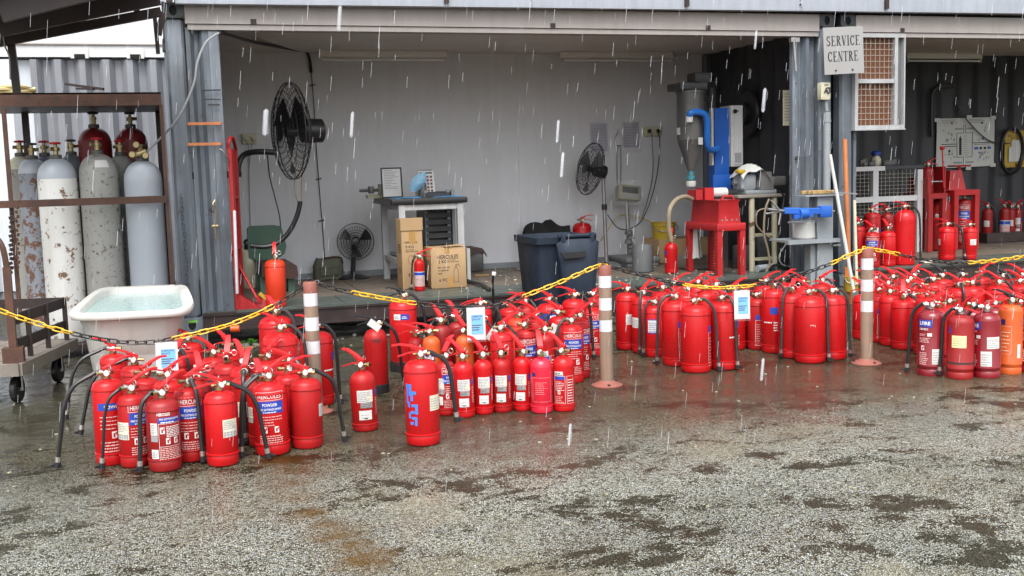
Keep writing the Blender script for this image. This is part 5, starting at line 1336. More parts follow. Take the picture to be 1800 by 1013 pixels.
# work table with things on it
YT0 = 1.0; YT1 = 1.95
tz = at(820,346,YT0).z; xl_ = at(690,350,YT0).x; xr_ = at(822,346,YT0).x
t = thing('work_table', 'white steel framed table with a thick dark top and papers on it', 'table', ((xl_+xr_)/2,1.5,ZF))
p = MB(); p.box((xl_-.02,YT0,tz-.055),(xr_,YT1,tz),0,None,.01); p.build('tabletop', M['blkp'], t)
for x, y_ in ((xl_+.09,YT0+.05),(xr_-.07,YT0+.05),(xl_+.09,YT1-.05),(xr_-.07,YT1-.05)):
    p = MB(); p.box((x-.03,y_-.03,ZF),(x+.03,y_+.03,tz-.056)); p.build('leg', M['lampl'], t)
for (x0,y0,x1,y1,z) in ((xl_+.122,YT0+.03,xr_-.102,YT0+.07,tz-.11),(xl_+.122,YT1-.07,xr_-.102,YT1-.03,tz-.11),(xl_+.07,YT0+.082,xl_+.11,YT1-.082,tz-.11),(xr_-.09,YT0+.082,xr_-.05,YT1-.082,tz-.11),(xl_+.07,YT0+.082,xl_+.11,YT1-.082,ZF+.2),(xl_+.122,YT1-.07,xr_-.102,YT1-.03,ZF+.2)):
    p = MB(); p.box((x0,y0,z),(x1,y1,z+.05)); p.build('crossbar', M['lampl'], t)
p = MB(); p.box((xl_+.12,YT0+.12,ZF+.26),(xr_-.12,YT1-.1,ZF+.28)); p.build('shelf', M['gpaint'], t)
# black slatted crate below
cx0 = at(752,380,YT0+.25).x; cx1 = at(800,380,YT0+.25).x
t = thing('slatted_crate', 'black slatted metal crate standing under the table', 'crate', ((cx0+cx1)/2,YT0+.5,ZF+.282))
for k in range(9):
    z = ZF+.30+k*.066
    p = MB(); p.box((cx0,YT0+.30,z),(cx1-.03,YT0+.32,z+.045)); p.build('slat', M['ccast'], t)
for x in (cx0-.01, cx1-.06, cx1-.01):
    p = MB(); p.box((x,YT0+.322,ZF+.283),(x+.03,YT0+.35,ZF+.90)); p.build('upright', M['gpaint'], t)
p = MB(); p.box((cx0,YT0+.36,ZF+.285),(cx1,YT0+.75,ZF+.88)); p.build('body', M['blkp'], t)
def on_table(px, Y): return at(px, 345, Y).x
# framed sheet
x = on_table(690, YT0+.55); k = mpp((x,YT0+.55,tz)); t = thing('picture_frame', 'grey framed printed sheet propped upright on the work table', 'frame', (x,YT0+.55,tz))
W, H = 37*k, 53*k; tilt = Matrix.Translation((x,YT0+.55,tz+.002)) @ Matrix.Rotation(-.10,4,'X')
p = MB()
for a_, b_ in (((-W/2,-.01,0),(-W/2+.012,.01,H)),((W/2-.012,-.01,0),(W/2,.01,H)),((-W/2+.0125,-.009,0),(W/2-.0125,.009,.012)),((-W/2+.0125,-.009,H-.012),(W/2-.0125,.009,H))): p.box(a_, b_, 0, tilt)
p.build('frame', M['ink'], t)
p = MB(); p.box((-W/2+.013,-.003,.0125),(W/2-.013,.004,H-.0125),0,tilt)
for i in range(12): p.box((-W*.36,-.0045,H*.90-i*H*.055),(-W*.36+W*random.uniform(.3,.7),-.0035,H*.90-i*H*.055+H*.018),1,tilt)
p.build('sheet', [M['white'],M['grey_ink']], t)
# desk calendar
x = on_table(752, YT0+.42); t = thing('desk_calendar', 'standing desk calendar with rows of small pictures on the table', 'calendar', (x,YT0+.42,tz))
W, H = 28*k, 46*k; tl = Matrix.Translation((x,YT0+.42,tz+.002)) @ Matrix.Rotation(-.22,4,'X'); tb = Matrix.Translation((x,YT0+.60,tz+.002)) @ Matrix.Rotation(.22,4,'X')
p = MB(); p.box((-W/2,-.002,0),(W/2,.002,H),0,tl); p.box((-W/2,-.002,0),(W/2,.002,H),0,tb)
for r_ in range(6):
    for c_ in range(4): p.box((-W*.42+c_*W*.22,-.0035,H*.06+r_*H*.135),(-W*.42+c_*W*.22+W*.13,-.0028,H*.06+r_*H*.135+H*.08),1+((r_+c_)%2),tl)
p.box((-W*.4,-.0035,H*.90),(W*.4,-.0028,H*.95),1,tl); p.build('pages', [M['white'],M['ink'],M['dred']], t)
p = MB()
for i in range(9): p.tube([Vector((x-W*.42+i*W*.105,YT0+.51+.018*math.cos(a_),tz+H*.985+.015*math.sin(a_))) for a_ in [j*PI/4 for j in range(8)]],.0018,4,0,None,True)
p.build('binding', M['steel'], t)
# mask, bottle, vise, papers
x = on_table(731, YT0+.35); p = MB()
def mk(u, v): return (x+(u-.5)*(.09+.07*math.sin(PI*v))+.05*v, YT0+.33-.05*math.sin(PI*u)*math.sin(PI*v), tz+.05+v*.17+.03*u+.008*math.sin(v*25))
p.sheet(mk, 8, 14); p.sheet(lambda u,v: (mk(u,v)[0], mk(u,v)[1]+.004, mk(u,v)[2]), 8, 14); single('face_mask', p, mat('mask_blue',(.30,.55,.72),.8), 'light blue face mask hung on a bottle on the work table', 'mask', (x,YT0+.33,tz))
t = thing('bottle', 'dark bottle with a brown cap behind the face mask', 'bottle', (x+.075,YT0+.38,tz)); p = MB(); p.lathe([(.04,0),(.042,.01),(.042,.12),(.02,.16),(.016,.19)],16,0,Matrix.Translation((x+.075,YT0+.38,tz))); p.build('body', M['hopper'], t)
p = MB(); p.lathe([(.02,.19),(.02,.22)],12,0,Matrix.Translation((x+.075,YT0+.38,tz))); p.build('cap', M['brown'], t)
x = on_table(660, YT1-.25); x = at(660,335,YT1-.25).x; t = thing('bench_vise', 'small greenish bench vise on the rear left corner of the table', 'vise', (x,YT1-.25,tz))
p = MB(); p.box((x-.09,YT1-.30,tz),(x+.12,YT1-.20,tz+.035)); p.box((x+.03,YT1-.29,tz+.035),(x+.10,YT1-.21,tz+.14),0,None,.01); p.build('body', M['scale_tan'], t)
p = MB(); p.box((x-.07,YT1-.29,tz+.05),(x-.02,YT1-.21,tz+.12),0,None,.008); p.cyl((x-.16,YT1-.25,tz+.08),(x+.03,YT1-.25,tz+.08),.016,8); p.build('jaw', M['hopper'], t)
for (px, Y, w, d_, mm, lb, rz) in ((712,YT0+.28,.24,.17,'sky_blue','blue papers lying in front of the framed sheet',.2),(785,YT0+.22,.26,.16,'sky_blue','light blue sheets on the right end of the table',-.1),(668,YT0+.8,.20,.15,'white','white paper on the left part of the table',.4)):
    x = on_table(px, Y); p = MB(); p.box((-w/2,-d_/2,0),(w/2,d_/2,.004),0,rotz(rz)); p.box((-w/2+.02,-d_/2-.01,.0045),(w/2+.01,d_/2-.03,.008),0,rotz(rz+.12)); o = single('papers', p, M[mm], lb, 'papers'); o.location = (x,Y,tz+.001)
# cardboard boxes
def carton(name_l, pl, pr, pb, ptop, depth, label, texts, flap=None):
    a = gz(pl, pb, ZF); b = at(pr, pb, a.y); zt2 = at((pl+pr)/2, ptop, a.y).z
    W = b.x-a.x; H = zt2-ZF
    t = thing('cardboard_box', label, 'box', (a.x,a.y,ZF+.004))
    p = MB()
    p.box((0,0,0),(W,depth,H),0,None,.004); p.build('body', M['cardboard'], t, 35, False)
    return t, W, H
def btext(mb, s, x, z, h, maxw=None, y=-.0012):
    vs, fs, asp = text_geo(s, .012); w = h*asp
    if maxw: w = min(w, maxw)
    mb.add([(x+u*w, y, z+v*h) for u, v in vs], fs)
    return w
t, W, H = carton('a', 709, 746, 510, 386, .24, 'tall open topped carton printed HERCULES 9 KG', None)
p = MB(); p.box((W*.36,-.0016,H*.66),(W*.66,-.0004,H*.995)); p.build('tape', M['tape'], t, 35, False)
p = MB(); p.box((-.006,-.010,H*.84),(W+.004,-.0020,H+.012)); p.build('flap', M['cardboard'], t, 35, False)
p = MB(); btext(p,'HERCULES',W*.14,H*.655,H*.03,W*.6); btext(p,'9 KG',W*.18,H*.585,H*.042); btext(p,'DRY POWDER',W*.18,H*.555,H*.014); btext(p,'FIRE EXTINGUISHER',W*.18,H*.53,H*.015,W*.6)
p.box((W*.30,-.0012,H*.17),(W*.33,-.0006,H*.205)); p.add([(W*.26,-.0012,H*.20),(W*.37,-.0012,H*.20),(W*.315,-.0012,H*.235)],[(0,1,2)])
for i in range(3): p.box((W*.5,-.0012,H*.17+i*H*.02),(W*.85,-.0006,H*.18+i*H*.02))
n = 20; p.tube([(W*.42+W*.17*math.cos(2*PI*i/n)*.8,-.0008,H*.42+W*.17*math.sin(2*PI*i/n)*1.2) for i in range(n)],.0018,4,0,None,True)
for i in range(4): p.box((-.0012,.05,H*.62-i*H*.035),(-.0006,.16,H*.635-i*H*.035))
for i in range(3): p.box((-.0012,.06,H*.28-i*H*.03),(-.0006,.15,H*.29-i*H*.03))
p.build('lettering', M['ink'], t, 35, False)
t, W, H = carton('b', 759, 821, 509, 436, .30, 'wide carton printed HERCULES 2 KG, 6 PC with a drawn extinguisher', None)
p = MB(); p.box((W*.40,-.0016,H*.86),(W*.53,-.0004,H*.998)); p.box((W*.49,-.0016,H*.02),(W*.62,-.0004,H*.27)); p.build('tape', M['tape'], t, 35, False)
p = MB(); btext(p,'HERCULES',W*.18,H*.72,H*.10,W*.60); btext(p,'2 KG',W*.21,H*.62,H*.075); btext(p,'DRY POWDER',W*.47,H*.675,H*.022); btext(p,'FIRE EXTINGUISHER',W*.47,H*.635,H*.024,W*.34)
btext(p,'P01-02A-00',W*.20,H*.49,H*.045,W*.34); btext(p,'ALUMINIUM',W*.20,H*.42,H*.035,W*.3); btext(p,'BASE',W*.20,H*.35,H*.035); btext(p,'6 PC',W*.22,H*.16,H*.08)
pts = [(W*.64,H*.14),(W*.77,H*.14),(W*.77,H*.42),(W*.73,H*.50),(W*.68,H*.50),(W*.64,H*.42)]
p.tube([(x,-.0008,z) for x, z in pts], .0018, 4, 0, None, True); p.tube([(W*.70,-.0008,H*.5),(W*.69,-.0008,H*.56),(W*.80,-.0008,H*.60)],.0016,4); p.tube([(W*.70,-.0008,H*.53),(W*.79,-.0008,H*.57),(W*.82,-.0008,H*.50)],.0016,4)
for i in range(4): p.box((-.0012,.06,H*.66-i*H*.05),(-.0006,.2,H*.68-i*H*.05))
p.build('lettering', M['ink'], t, 35, False)
p = MB(); p.box((W*.45,-.012,H+.001),(W*1.0,.10,H+.006),0,Matrix.Rotation(-.05,4,'Y')); p.build('flap', M['cardboard'], t, 35, False)
b0 = gf(828,494,ZF); p = MB(); p.box((b0.x-.035,b0.y,ZF+.004),(b0.x+.0,b0.y+.02,ZF+.32)); p.box((b0.x-.035,b0.y+.021,ZF+.004),(b0.x,b0.y+.3,ZF+.32))
single('white_panel', p, M['lgrey'], 'white panel propped behind the wide carton', 'panel', b0)
p = MB(); p.tube(smooth_path([gf(822,494,ZF+.02), gf(845,500,ZF+.03), gf(862,510,ZF+.02)],5), .018, 7); single('pipe', p, M['blk'], 'short black pipe lying on the floor right of the wide carton', 'pipe', gf(845,500,ZF))
t = thing('stool', 'mottled grey stool draped with a brown cloth behind the cartons', 'stool', gf(838,470,ZF)+Vector((0,.1,0)))
b0 = gf(836,472,ZF); k = mpp(b0); p = MB(); p.box((b0.x-14*k,b0.y,ZF+.004),(b0.x+15*k,b0.y+.22,ZF+36*k),0,None,.01); p.build('body', M['hopper'], t)
p = MB(); z0 = ZF+36*k
def dr(u, v): return (b0.x-17*k+u*37*k, b0.y-.02+v*.28, z0+.012+.03*math.sin(PI*u)-.05*max(0,u-.82)/.18)
p.sheet(dr, 14, 5); p.sheet(lambda u,v: (dr(u,0)[0], b0.y-.022-.004*v, dr(u,0)[2]-.10*v*(1-u*.7)), 14, 2); p.build('cloth', M['brown'], t, 60)
# timber bits, rod and dirt on the floor
for (pa, pb, w, lb, mm) in (((835,484),(860,483),.018,'thin orange stick lying on the plywood floor','timber'),((905,467),(950,462),.05,'short plank lying by the rear wall near the bin','wood'),((908,474),(935,471),.04,'second plank end on the floor left of the bin','wood')):
    p = MB(); p.bar(gf(*pa,ZF+.012),gf(*pb,ZF+.012),w,.016); single('stick' if w < .02 else 'plank', p, M[mm], lb, 'stick' if w < .02 else 'plank', gf(*pa,ZF))
d_ = MB()
for i in range(170):
    q = Vector((random.uniform(2.4,5.5), random.uniform(.02,2.2), ZF+.004)); s_ = random.uniform(.003,.012)
    d_.box((q.x-s_,q.y-s_*.8,q.z),(q.x+s_,q.y+s_*.8,q.z+s_*.5))
o = d_.build('debris', M['creamp']); o['kind'] = 'stuff'
# ---------------- wheelie bin
b0 = Vector((3.31, -.55, 0)); xl_ = at(945,470,-.55).x; xr_ = at(1046,470,-.55).x; zt2 = at(1000,416,-.55).z
t = thing('wheelie_bin', 'navy plastic wheelie bin with its lid hanging open at the front', 'bin', ((xl_+xr_)/2,-.3,0))
def binring(f, z, y0=-.55, y1=.02): 
    cx = (xl_+xr_)/2; hw = (xr_-xl_)/2*f
    return [(cx-hw+.03,y0,z),(cx+hw-.03,y0,z),(cx+hw,y0+.03,z),(cx+hw,y1-.03,z),(cx+hw-.03,y1,z),(cx-hw+.03,y1,z),(cx-hw,y1-.03,z),(cx-hw,y0+.03,z)]
rg_ = [binring(.84,.03,-.48,-.06), binring(.86,.06,-.49,-.05), binring(.985,zt2-.06), binring(1.05,zt2-.055,-.58,.05), binring(1.06,zt2,-.585,.055), binring(.97,zt2,-.545,.01), binring(.92,zt2-.25,-.50,-.03)]
vs = sum(rg_, []); fs = [tuple(range(7,-1,-1))]
for k in range(len(rg_)-1):
    for i in range(8): j = (i+1)%8; fs.append((k*8+i,k*8+j,k*8+8+j,k*8+8+i))
fs.append(tuple(range(len(rg_)*8-8, len(rg_)*8)))
p = MB(); p.add(vs, fs); p.build('body', M['bin'], t, 50)
# lid hanging in front on its hinge bar
lx0 = at(978,425,-.62).x; lx1 = at(1052,425,-.62).x; lz0 = at(1015,528,-.62).z; lz1 = at(1015,420,-.62).z
p = MB()
def lid(u, v):
    e = .03*(1-abs(2*u-1)**6); bulge = .05*math.sin(PI*min(1,max(0,u)))**.4*math.sin(PI*v)**.5
    nar = .06*(1-v)
    return (lx0+nar+(lx1-lx0-2*nar)*u, -.63-.03*(1-v)-bulge, lz0+(lz1-lz0)*v - .03*(abs(2*u-1)**4)*(v > .7))
p.sheet(lid, 14, 12); p.sheet(lambda u,v: (lid(u,v)[0], -.605, lid(u,v)[2]), 2, 2)
lo = p.build('lid', M['bin'], t, 50)
ol = [(at(x,y,-.70).x, at(x,y,-.70).z) for x,y in ((985,445),(1030,442),(1028,450),(1020,453),(992,455))]
p = MB(); p.prism(ol, -.712, -.69); p.build('lid_recess', M['blkp'], lo)
p = MB(); p.cyl((lx0+.02,-.61,lz1+.025),(lx1-.02,-.61,lz1+.025),.018,9); p.build('hinge_bar', M['bin'], t)
for x in (lx0+.06, lx1-.06): p = MB(); p.box((x-.02,-.64,lz1-.05),(x+.02,-.575,lz1+.05),0,None,.008); p.build('hinge', M['bin'], t)
for x in (xl_+.02, xr_-.02): p = MB(); p.lathe([(.03,-.02),(.10,-.02),(.10,.02),(.03,.02)],18,0,axis_mat((x,-.03,.10),(1,0,0))); p.build('wheel', M['blk'], t)
# black jacket over a red can, behind the bin
b0 = gf(945,466,ZF); k = mpp(b0); p = MB()
def jk(u, v):
    w = [.42,.40,.36,.30][min(int(v*3),3)]
    return (b0.x+.12+(u-.42)*.62*(1-.25*v)+.03*math.sin(v*6), b0.y-.1+.10*math.sin(u*9+v*2)*.4+.12*v, ZF+.12+v*.34+.05*math.sin(u*PI*1.2)*v+.02*math.sin(u*14))
p.sheet(jk, 20, 10); p.sheet(lambda u,v: (jk(u,v)[0], jk(u,v)[1]+.10, jk(u,v)[2]-.01), 20, 10); single('jacket', p, M['cloth'], 'black jacket draped over things behind the navy bin', 'jacket', b0)
b0 = gf(936,466,ZF); t = thing('red_can', 'small red can with upright tools beside the black jacket', 'can', (b0.x,b0.y,ZF+.004)); p = MB(); p.lathe([(.045,0),(.045,.12),(.04,.125)],14); p.build('body', M['redm'], t, 35, False)
p = MB(); p.bar((-.09,-.03,.0),(-.12,-.03,.14),.02,.012); p.bar((-.06,-.04,.0),(-.08,-.02,.13),.02,.012); p.build('grip', M['redm'], t, 35, False)
# ---------------- pedestal fan
b0 = gf(1076,458,ZF); yb = min(b0.y,1.9); bx = at(1066,455,yb).x
t = thing('pedestal_fan', 'tall black pedestal fan turned left with a silver pole and round base', 'fan', (bx,yb,ZF))
p = MB(); p.lathe([(.22,0),(.22,.015),(.17,.035),(.04,.05)],28,0,Matrix.Translation((bx,yb,ZF))); p.build('base', M['drum'], t)
pt_ = at(1060,312,yb); p = MB(); p.cyl((bx,yb,ZF+.04),(pt_.x,yb,pt_.z),.021,12); p.build('pole', M['steel'], t)
q = Vector((bx,yb,ZF+.04)).lerp(Vector((pt_.x,yb,pt_.z)),.62); p = MB(); p.cyl(q,q+Vector((0,0,.06)),.03,12); p.build('collar', M['blkp'], t)
p = MB(); p.lathe([(.022,-.04),(.035,0),(.022,.04)],12,0,Matrix.Translation((pt_.x,yb,pt_.z+.01))); p.build('joint', M['chrome'], t)
c = at(1037,297,yb-.05); v2 = (CAM-c).normalized(); s2 = Vector((-v2.y,v2.x,0)).normalized(); s2 = s2 if s2.dot(_rt) < 0 else -s2; sl = s2*.84+v2*.46+Vector((0,0,.22)); fan_head(t, c, sl, 46*mpp(c), .13, 36, 5, 'drum', .0018)
m_ = c - sl.normalized()*.17; p = MB(); p.bar(m_, (pt_.x,yb,pt_.z+.04), .05,.04); p.build('neck', M['blkp'], t)
# ---------------- paper sleeves, socket, hook, scale
for px, py, w, h, lb in ((1053,246,36,60,'printed sheet in a plastic sleeve on the white wall above the pedestal fan'),(1110,241,34,54,'printed sheet in a wrinkled plastic sleeve next to the wall socket')):
    q = at(px, py, BW-.012); k = mpp(q); W, H = w*k, h*k; t = thing('wall_notice', lb, 'notice', (q.x,BW-.006,q.z))
    wb = lambda x, z, o: (x+.03*(z/H-.5)*0, o-.006*math.sin(x*30+z*9), z)
    p = MB(); p.sheet(lambda u,v: wb((u-.5)*W*.84,(v-.42)*H*.8,-.004),5,6); pp_ = p.build('paper', mat('lilac_paper',(.46,.45,.54),.6), t, 60, False)
    p = MB()
    for i in range(8): p.sheet(lambda u,v,i=i: wb(-W*.36+u*W*random.uniform(.5,.7),H*(.30-.085*i)+v*.008,-.0052),3,1)
    p.build('print', M['grey_ink'], pp_, 60, False)
    p = MB(); p.sheet(lambda u,v: wb((u-.5)*W,(v-.5)*H,-.007),6,8); p.build('plastic_sleeve', M['film'], t, 60, False)
t, q = socket(1146,231,34,17,'cream double socket with two black plugs at the right of the white wall')
p = MB(); p.tube(smooth_path([q+Vector((.05,-.06,-.02)), at(1160,250,BW-.05), at(1156,300,BW-.06), at(1146,345,BW-.1), at(1128,388,BW-.2), at(1105,403,BW-.3), at(1085,400,BW-.35), at(1068,378,BW-.4)],7), .006, 5)
p.tube(smooth_path([q+Vector((-.03,-.06,-.02)), at(1148,300,BW-.02), at(1140,345,BW-.03), at(1128,385,BW-.04)],6), .004, 5); p.build('cord', M['dcable'], t)
p = MB()
for dx in (-3,3): p.tube(smooth_path([at(1088+dx,325,BW-.01), at(1088+dx,262,BW-.02), at(1088-dx*1.8,255,BW-.03), at(1088-dx*2,240,BW-.02), at(1087,232,BW-.01), at(1086,226,BW-.01)],5), .005, 5)
single('wire_hook', p, M['steel'], 'bent wire hook hanging on the white wall between the two notices', 'hook', at(1088,290,BW))
p = MB(); p.tube(smooth_path([at(1056,423,2.0), at(1068,405,2.1), at(1082,385,2.2), at(1095,378,2.25), at(1115,380,2.25), at(1140,388,2.25), at(1155,394,2.2)],6), .008, 6); single('air_line', p, M['yhose'], 'thin yellow hose running along the wall behind the scale', 'hose', at(1100,380,2.2))
b0 = gf(1118,452,ZF); b0.y = 1.75; b0.x = at(1118,450,1.75).x
t = thing('platform_scale', 'platform scale with a khaki indicator head wrapped in plastic', 'scale', (b0.x,1.75,ZF))
p = MB(); p.box((b0.x-.20,1.55,ZF+.05),(b0.x+.20,2.1,ZF+.10),0,None,.01); p.box((b0.x-.18,1.57,ZF+.004),(b0.x+.18,2.08,ZF+.049)); p.build('platform', M['drum'], t)
a = at(1106,425,2.05); hd = at(1104,340,2.0); p = MB(); p.cyl((a.x,2.05,ZF+.1),(hd.x,2.05,hd.z),.022,10); p.build('column', M['steel'], t)
k = mpp(hd); p = MB(); p.box((-21*k,-.06,-13*k),(21*k,.06,13*k),0,Matrix.Translation(hd)@Matrix.Rotation(.12,4,'Y')@Matrix.Rotation(-.25,4,'X'),.012); ho = p.build('indicator', M['scale_tan'], t)
p = MB(); p.box((-15*k,-.066,-2*k),(15*k,-.061,9*k),0,Matrix.Translation(hd)@Matrix.Rotation(.12,4,'Y')@Matrix.Rotation(-.25,4,'X')); p.build('display', M['ink'], ho)
p = MB(); p.box((-14*k,-.066,-9*k),(14*k,-.061,-4*k),0,Matrix.Translation(hd)@Matrix.Rotation(.12,4,'Y')@Matrix.Rotation(-.25,4,'X')); p.build('keypad', M['grey_ink'], ho)
p = MB()
def cov(u, v):
    a_ = 2*PI*u; f = 1.15+.25*(1-v)+.06*math.sin(a_*5+v*3)
    return hd + Vector((21*k*f*math.cos(a_), .085*f*math.sin(a_), -20*k+42*k*v))
p.sheet(cov, 26, 6); p.build('plastic_cover', M['film'], t, 60)
p = MB()
for i in range(5): p.lathe([(.045+.01*random.random(),0),(.05,.03),(.03,.05)],8,0,Matrix.Translation((a.x+random.uniform(-.02,.02),2.03,ZF+.12+i*.05)))
p.build('wrapping', M['drum'], t)
# bucket, drum, carton
def bucket(px, pb, w, h, m, label, cat='bucket', Y=None, bail=True, zf=ZF, name='bucket'):
    b0 = gf(px,pb,zf)
    if Y is not None: b0 = at(px,pb,Y)
    k = mpp(b0); r = w*k/2; H = h*k; t = thing(name, label, cat, (b0.x,b0.y+r*.9,b0.z+.004))
    p = MB(); p.lathe([(r*.82,0),(r*.84,.01),(r*.96,H*.82),(r*1.03,H*.83),(r*1.03,H*.87),(r*.98,H*.88),(r*.99,H*.96),(r*1.04,H*.97),(r*1.04,H),(r*.95,H),(r*.86,H*.3)],26); p.build('body', M[m], t, 35, False)
    if bail:
        p = MB(); p.tube(smooth_path([(-r*1.04,0,H*.9),(-r*1.0,-r*.6,H*.66),(0,-r*1.12,H*.52),(r*1.0,-r*.6,H*.66),(r*1.04,0,H*.9)],6),.005,5); p.build('handle', M['steel'], t, 35, False)
    return t
b0 = at(1175,428,1.95); p = MB(); p.box((b0.x-.18,1.8,ZF+.004),(b0.x+.45,2.2,ZF+.26),0,None,.006); single('cardboard_box', p, M['cardboard'], 'low brown carton under the yellow bucket behind the red stand', 'box', (b0.x,2.0,ZF))
bucket(1175,426,44,34,'yellow','yellow plastic bucket on the brown carton behind the filled extinguisher', Y=1.85)
b0 = gf(1141,480,ZF); t = thing('drum', 'plain grey open drum next to the filled extinguisher', 'drum', (b0.x,b0.y+.15,ZF+.004)); k = mpp(b0); p = MB(); p.lathe([(18.5*k*.97,0),(18.5*k,.01),(18.5*k,48*k),(18.5*k*.95,48*k),(18.5*k*.93,20*k)],28); p.build('body', M['drum'], t, 35, False)
p = MB(); p.lathe([(18.5*k*.9,38*k),(.004,40*k)],20,0,None,False); p.build('contents', M['creamp'], t, 35, False)
# ---------------- red filling stand
f0 = gf(1262,487,ZF); Yq = f0.y; x0 = at(1209,478,Yq+.0).x; xa = at(1262,480,Yq).x; xb = at(1311,480,Yq).x
zt1 = at(1285,393,Yq).z; zt2 = at(1285,352,Yq).z; dy = .42
t = thing('filling_stand', 'bright red steel stand with four legs carrying the powder filling unit', 'stand', ((x0+xb)/2,Yq+.25,ZF))
xL = xa; xR = xb; dy = .66
for x, y_ in ((xL,Yq),(xR-.055,Yq),(xL,Yq+dy-.055),(xR-.055,Yq+dy-.055)):
    p = MB(); p.bar((x+.027,y_+.03,ZF+.004),(x+.027,y_+.03,zt1-.071),.055,.055); p.build('leg', M['redm'], t)
p = MB(); p.box((xL-.004,Yq-.002,zt1-.07),(xR+.004,Yq+dy+.004,zt1),0,None,.004); p.build('frame', M['redm'], t)
p = MB(); bz0, bz1 = zt1+.001, zt2
A_ = [(xL+.03,Yq+.04),(xR-.03,Yq+.04),(xR-.03,Yq+dy-.05),(xL+.03,Yq+dy-.05)]; B_ = [(xL+.045,Yq+.055),(xR-.045,Yq+.055),(xR-.045,Yq+dy-.065),(xL+.045,Yq+dy-.065)]
p.add([(x,y_,bz0) for x,y_ in A_]+[(x,y_,bz1-.03) for x,y_ in B_]+[(x,y_,bz1) for x,y_ in A_],[(0,1,5,4),(1,2,6,5),(2,3,7,6),(3,0,4,7),(4,5,9,8),(5,6,10,9),(6,7,11,10),(7,4,8,11),(3,2,1,0),(8,9,10,11)]); p.build('box', M['redm'], t)
p = MB()
for i in range(4): p.lathe([(.011,0),(.009,.008)],8,0,axis_mat((xL+.07+(xR-xL-.14)*i/3,Yq+.046,zt1+.03),(0,-1,0)))
p.build('bolts', M['steel'], t)
p = MB(); p.tube([(xR-.20,Yq+.10,zt2),(xR-.18,Yq+.10,zt2+.035),(xR-.09,Yq+.10,zt2+.035),(xR-.07,Yq+.10,zt2)],.012,6); p.build('handle', M['redm'], t)
Yv = Yq+.42; v0 = at(1217,345,Yv).x; v1 = at(1249,345,Yv).x; v2 = at(1276,345,Yv).x
p = MB(); p.box((v0,Yv-.08,zt2+.001),(v0+.07,Yv+.10,zt2+.10)); p.box((v0+.10,Yv-.07,zt2+.001),(v1,Yv+.10,zt2+.115)); p.build('clamp', M['redm'], t)
p = MB(); p.cyl((v1+.01,Yv,zt2+.062),(v2,Yv,zt2+.062),.05,16); p.build('cylinder', M['lgrey'], t)
p = MB(); p.cyl((v2+.01,Yv,zt2+.055),(v2+.11,Yv,zt2+.055),.04,12); p.box((v1+.02,Yv-.06,zt2+.001),(v2+.12,Yv+.08,zt2+.012)); p.build('pump', M['blkp'], t)
p = MB(); p.tube(smooth_path([gz(1180,420,.9)*0+at(1180,424,Yq+.1), at(1176,400,Yq+.1), at(1177,370,Yq+.1), at(1188,352,Yq+.15), at(1204,346,Yq+.2), at(1216,350,Yq+.25)],7), .022, 9); p.build('hose', M['tan_hose'], t)
p = MB(); q = at(1262,410,Yq+.3); p.tube([(q.x+.045*math.cos(i*.75), q.y+.045*math.sin(i*.75), q.z-.40*i/130+.05) for i in range(130)], .008, 5); p.build('air_coil', mat('orange_coil',(.45,.10,.05),.4), t)
# ---------------- blue column, cabinet and hopper
Yc = .95
cx0 = at(1253,200,Yc).x; cx1 = at(1280,200,Yc).x; z0 = at(1265,335,Yc).z; z1 = at(1265,190,Yc).z
t = thing('filling_machine', 'powder filling machine with a blue column and white control cabinet', 'machine', ((cx0+cx1)/2,Yc,ZF))
p = MB(); p.box((cx0+.02,Yc,z0),(cx1+.01,Yc+.16,z1),0,None,.006); p.build('column', M['bluep'], t)
p = MB(); p.box((cx0-.01,Yc-.02,z0-.02),(cx1+.02,Yc-.001,z0+.16),0,None,.004); p.build('foot_plate', M['bluep'], t)
p = MB(); p.box((cx0+.02,Yc+.02,ZF),(cx1+.0,Yc+.14,z0-.002)); p.build('pedestal', M['hopper'], t)
wx0 = at(1280,240,Yc).x+.012; wx1 = at(1303,240,Yc).x; wz0 = at(1290,293,Yc).z; wz1 = at(1290,186,Yc).z
p = MB(); p.box((wx0,Yc-.04,wz0),(wx1,Yc+.20,wz1),0,None,.006); co_ = p.build('cabinet', M['lgrey'], t)
p = MB(); p.box((wx0+.03,Yc-.052,wz0+.02),(wx1-.012,Yc-.0405,wz1-.02),0,None,.004); p.build('door', M['wpaint'], co_)
q = at(1287,196,Yc-.05); p = MB(); p.lathe([(.022,0),(.022,.012)],12,0,axis_mat((q.x+.03,Yc-.053,q.z),(0,-1,0))); p.bar((q.x+.03,Yc-.066,q.z),(q.x+.065,Yc-.066,q.z+.003),.008,.008); p.build('lock', M['blkp'], co_)
p = MB(); p.box((wx0+.035,Yc-.0545,wz0+.04),(wx1-.03,Yc-.0525,wz0+.14)); p.build('panel', M['grey_ink'], co_)
p = MB(); p.box((cx0-.012,Yc+.01,wz0+.02),(cx0+.012,Yc+.06,z1)); p.build('side_plate', M['lgrey'], t)
Yh = .72
hx = at(1225,240,Yh); k = mpp(hx); hz0 = at(1225,245,Yh).z; hz1 = at(1225,163,Yh).z; hzb = at(1228,300,Yh).z; R0 = 24*k
t = thing('hopper', 'sooty grey powder hopper with a conical outlet and a blue hose', 'hopper', (hx.x,Yh+R0,hz0))
cm = Matrix.Translation((hx.x,Yh+R0,0))
p = MB(); p.lathe([(R0,hz0),(R0,hz1),(R0*1.06,hz1+.001),(R0*1.06,hz1+.025),(R0*.9,hz1+.03)],28,0,cm); p.build('drum', M['hopper'], t)
p = MB(); p.lathe([(.035,hzb),(R0,hz0-.002)],28,0,cm,False); p.build('cone', M['hopper'], t)
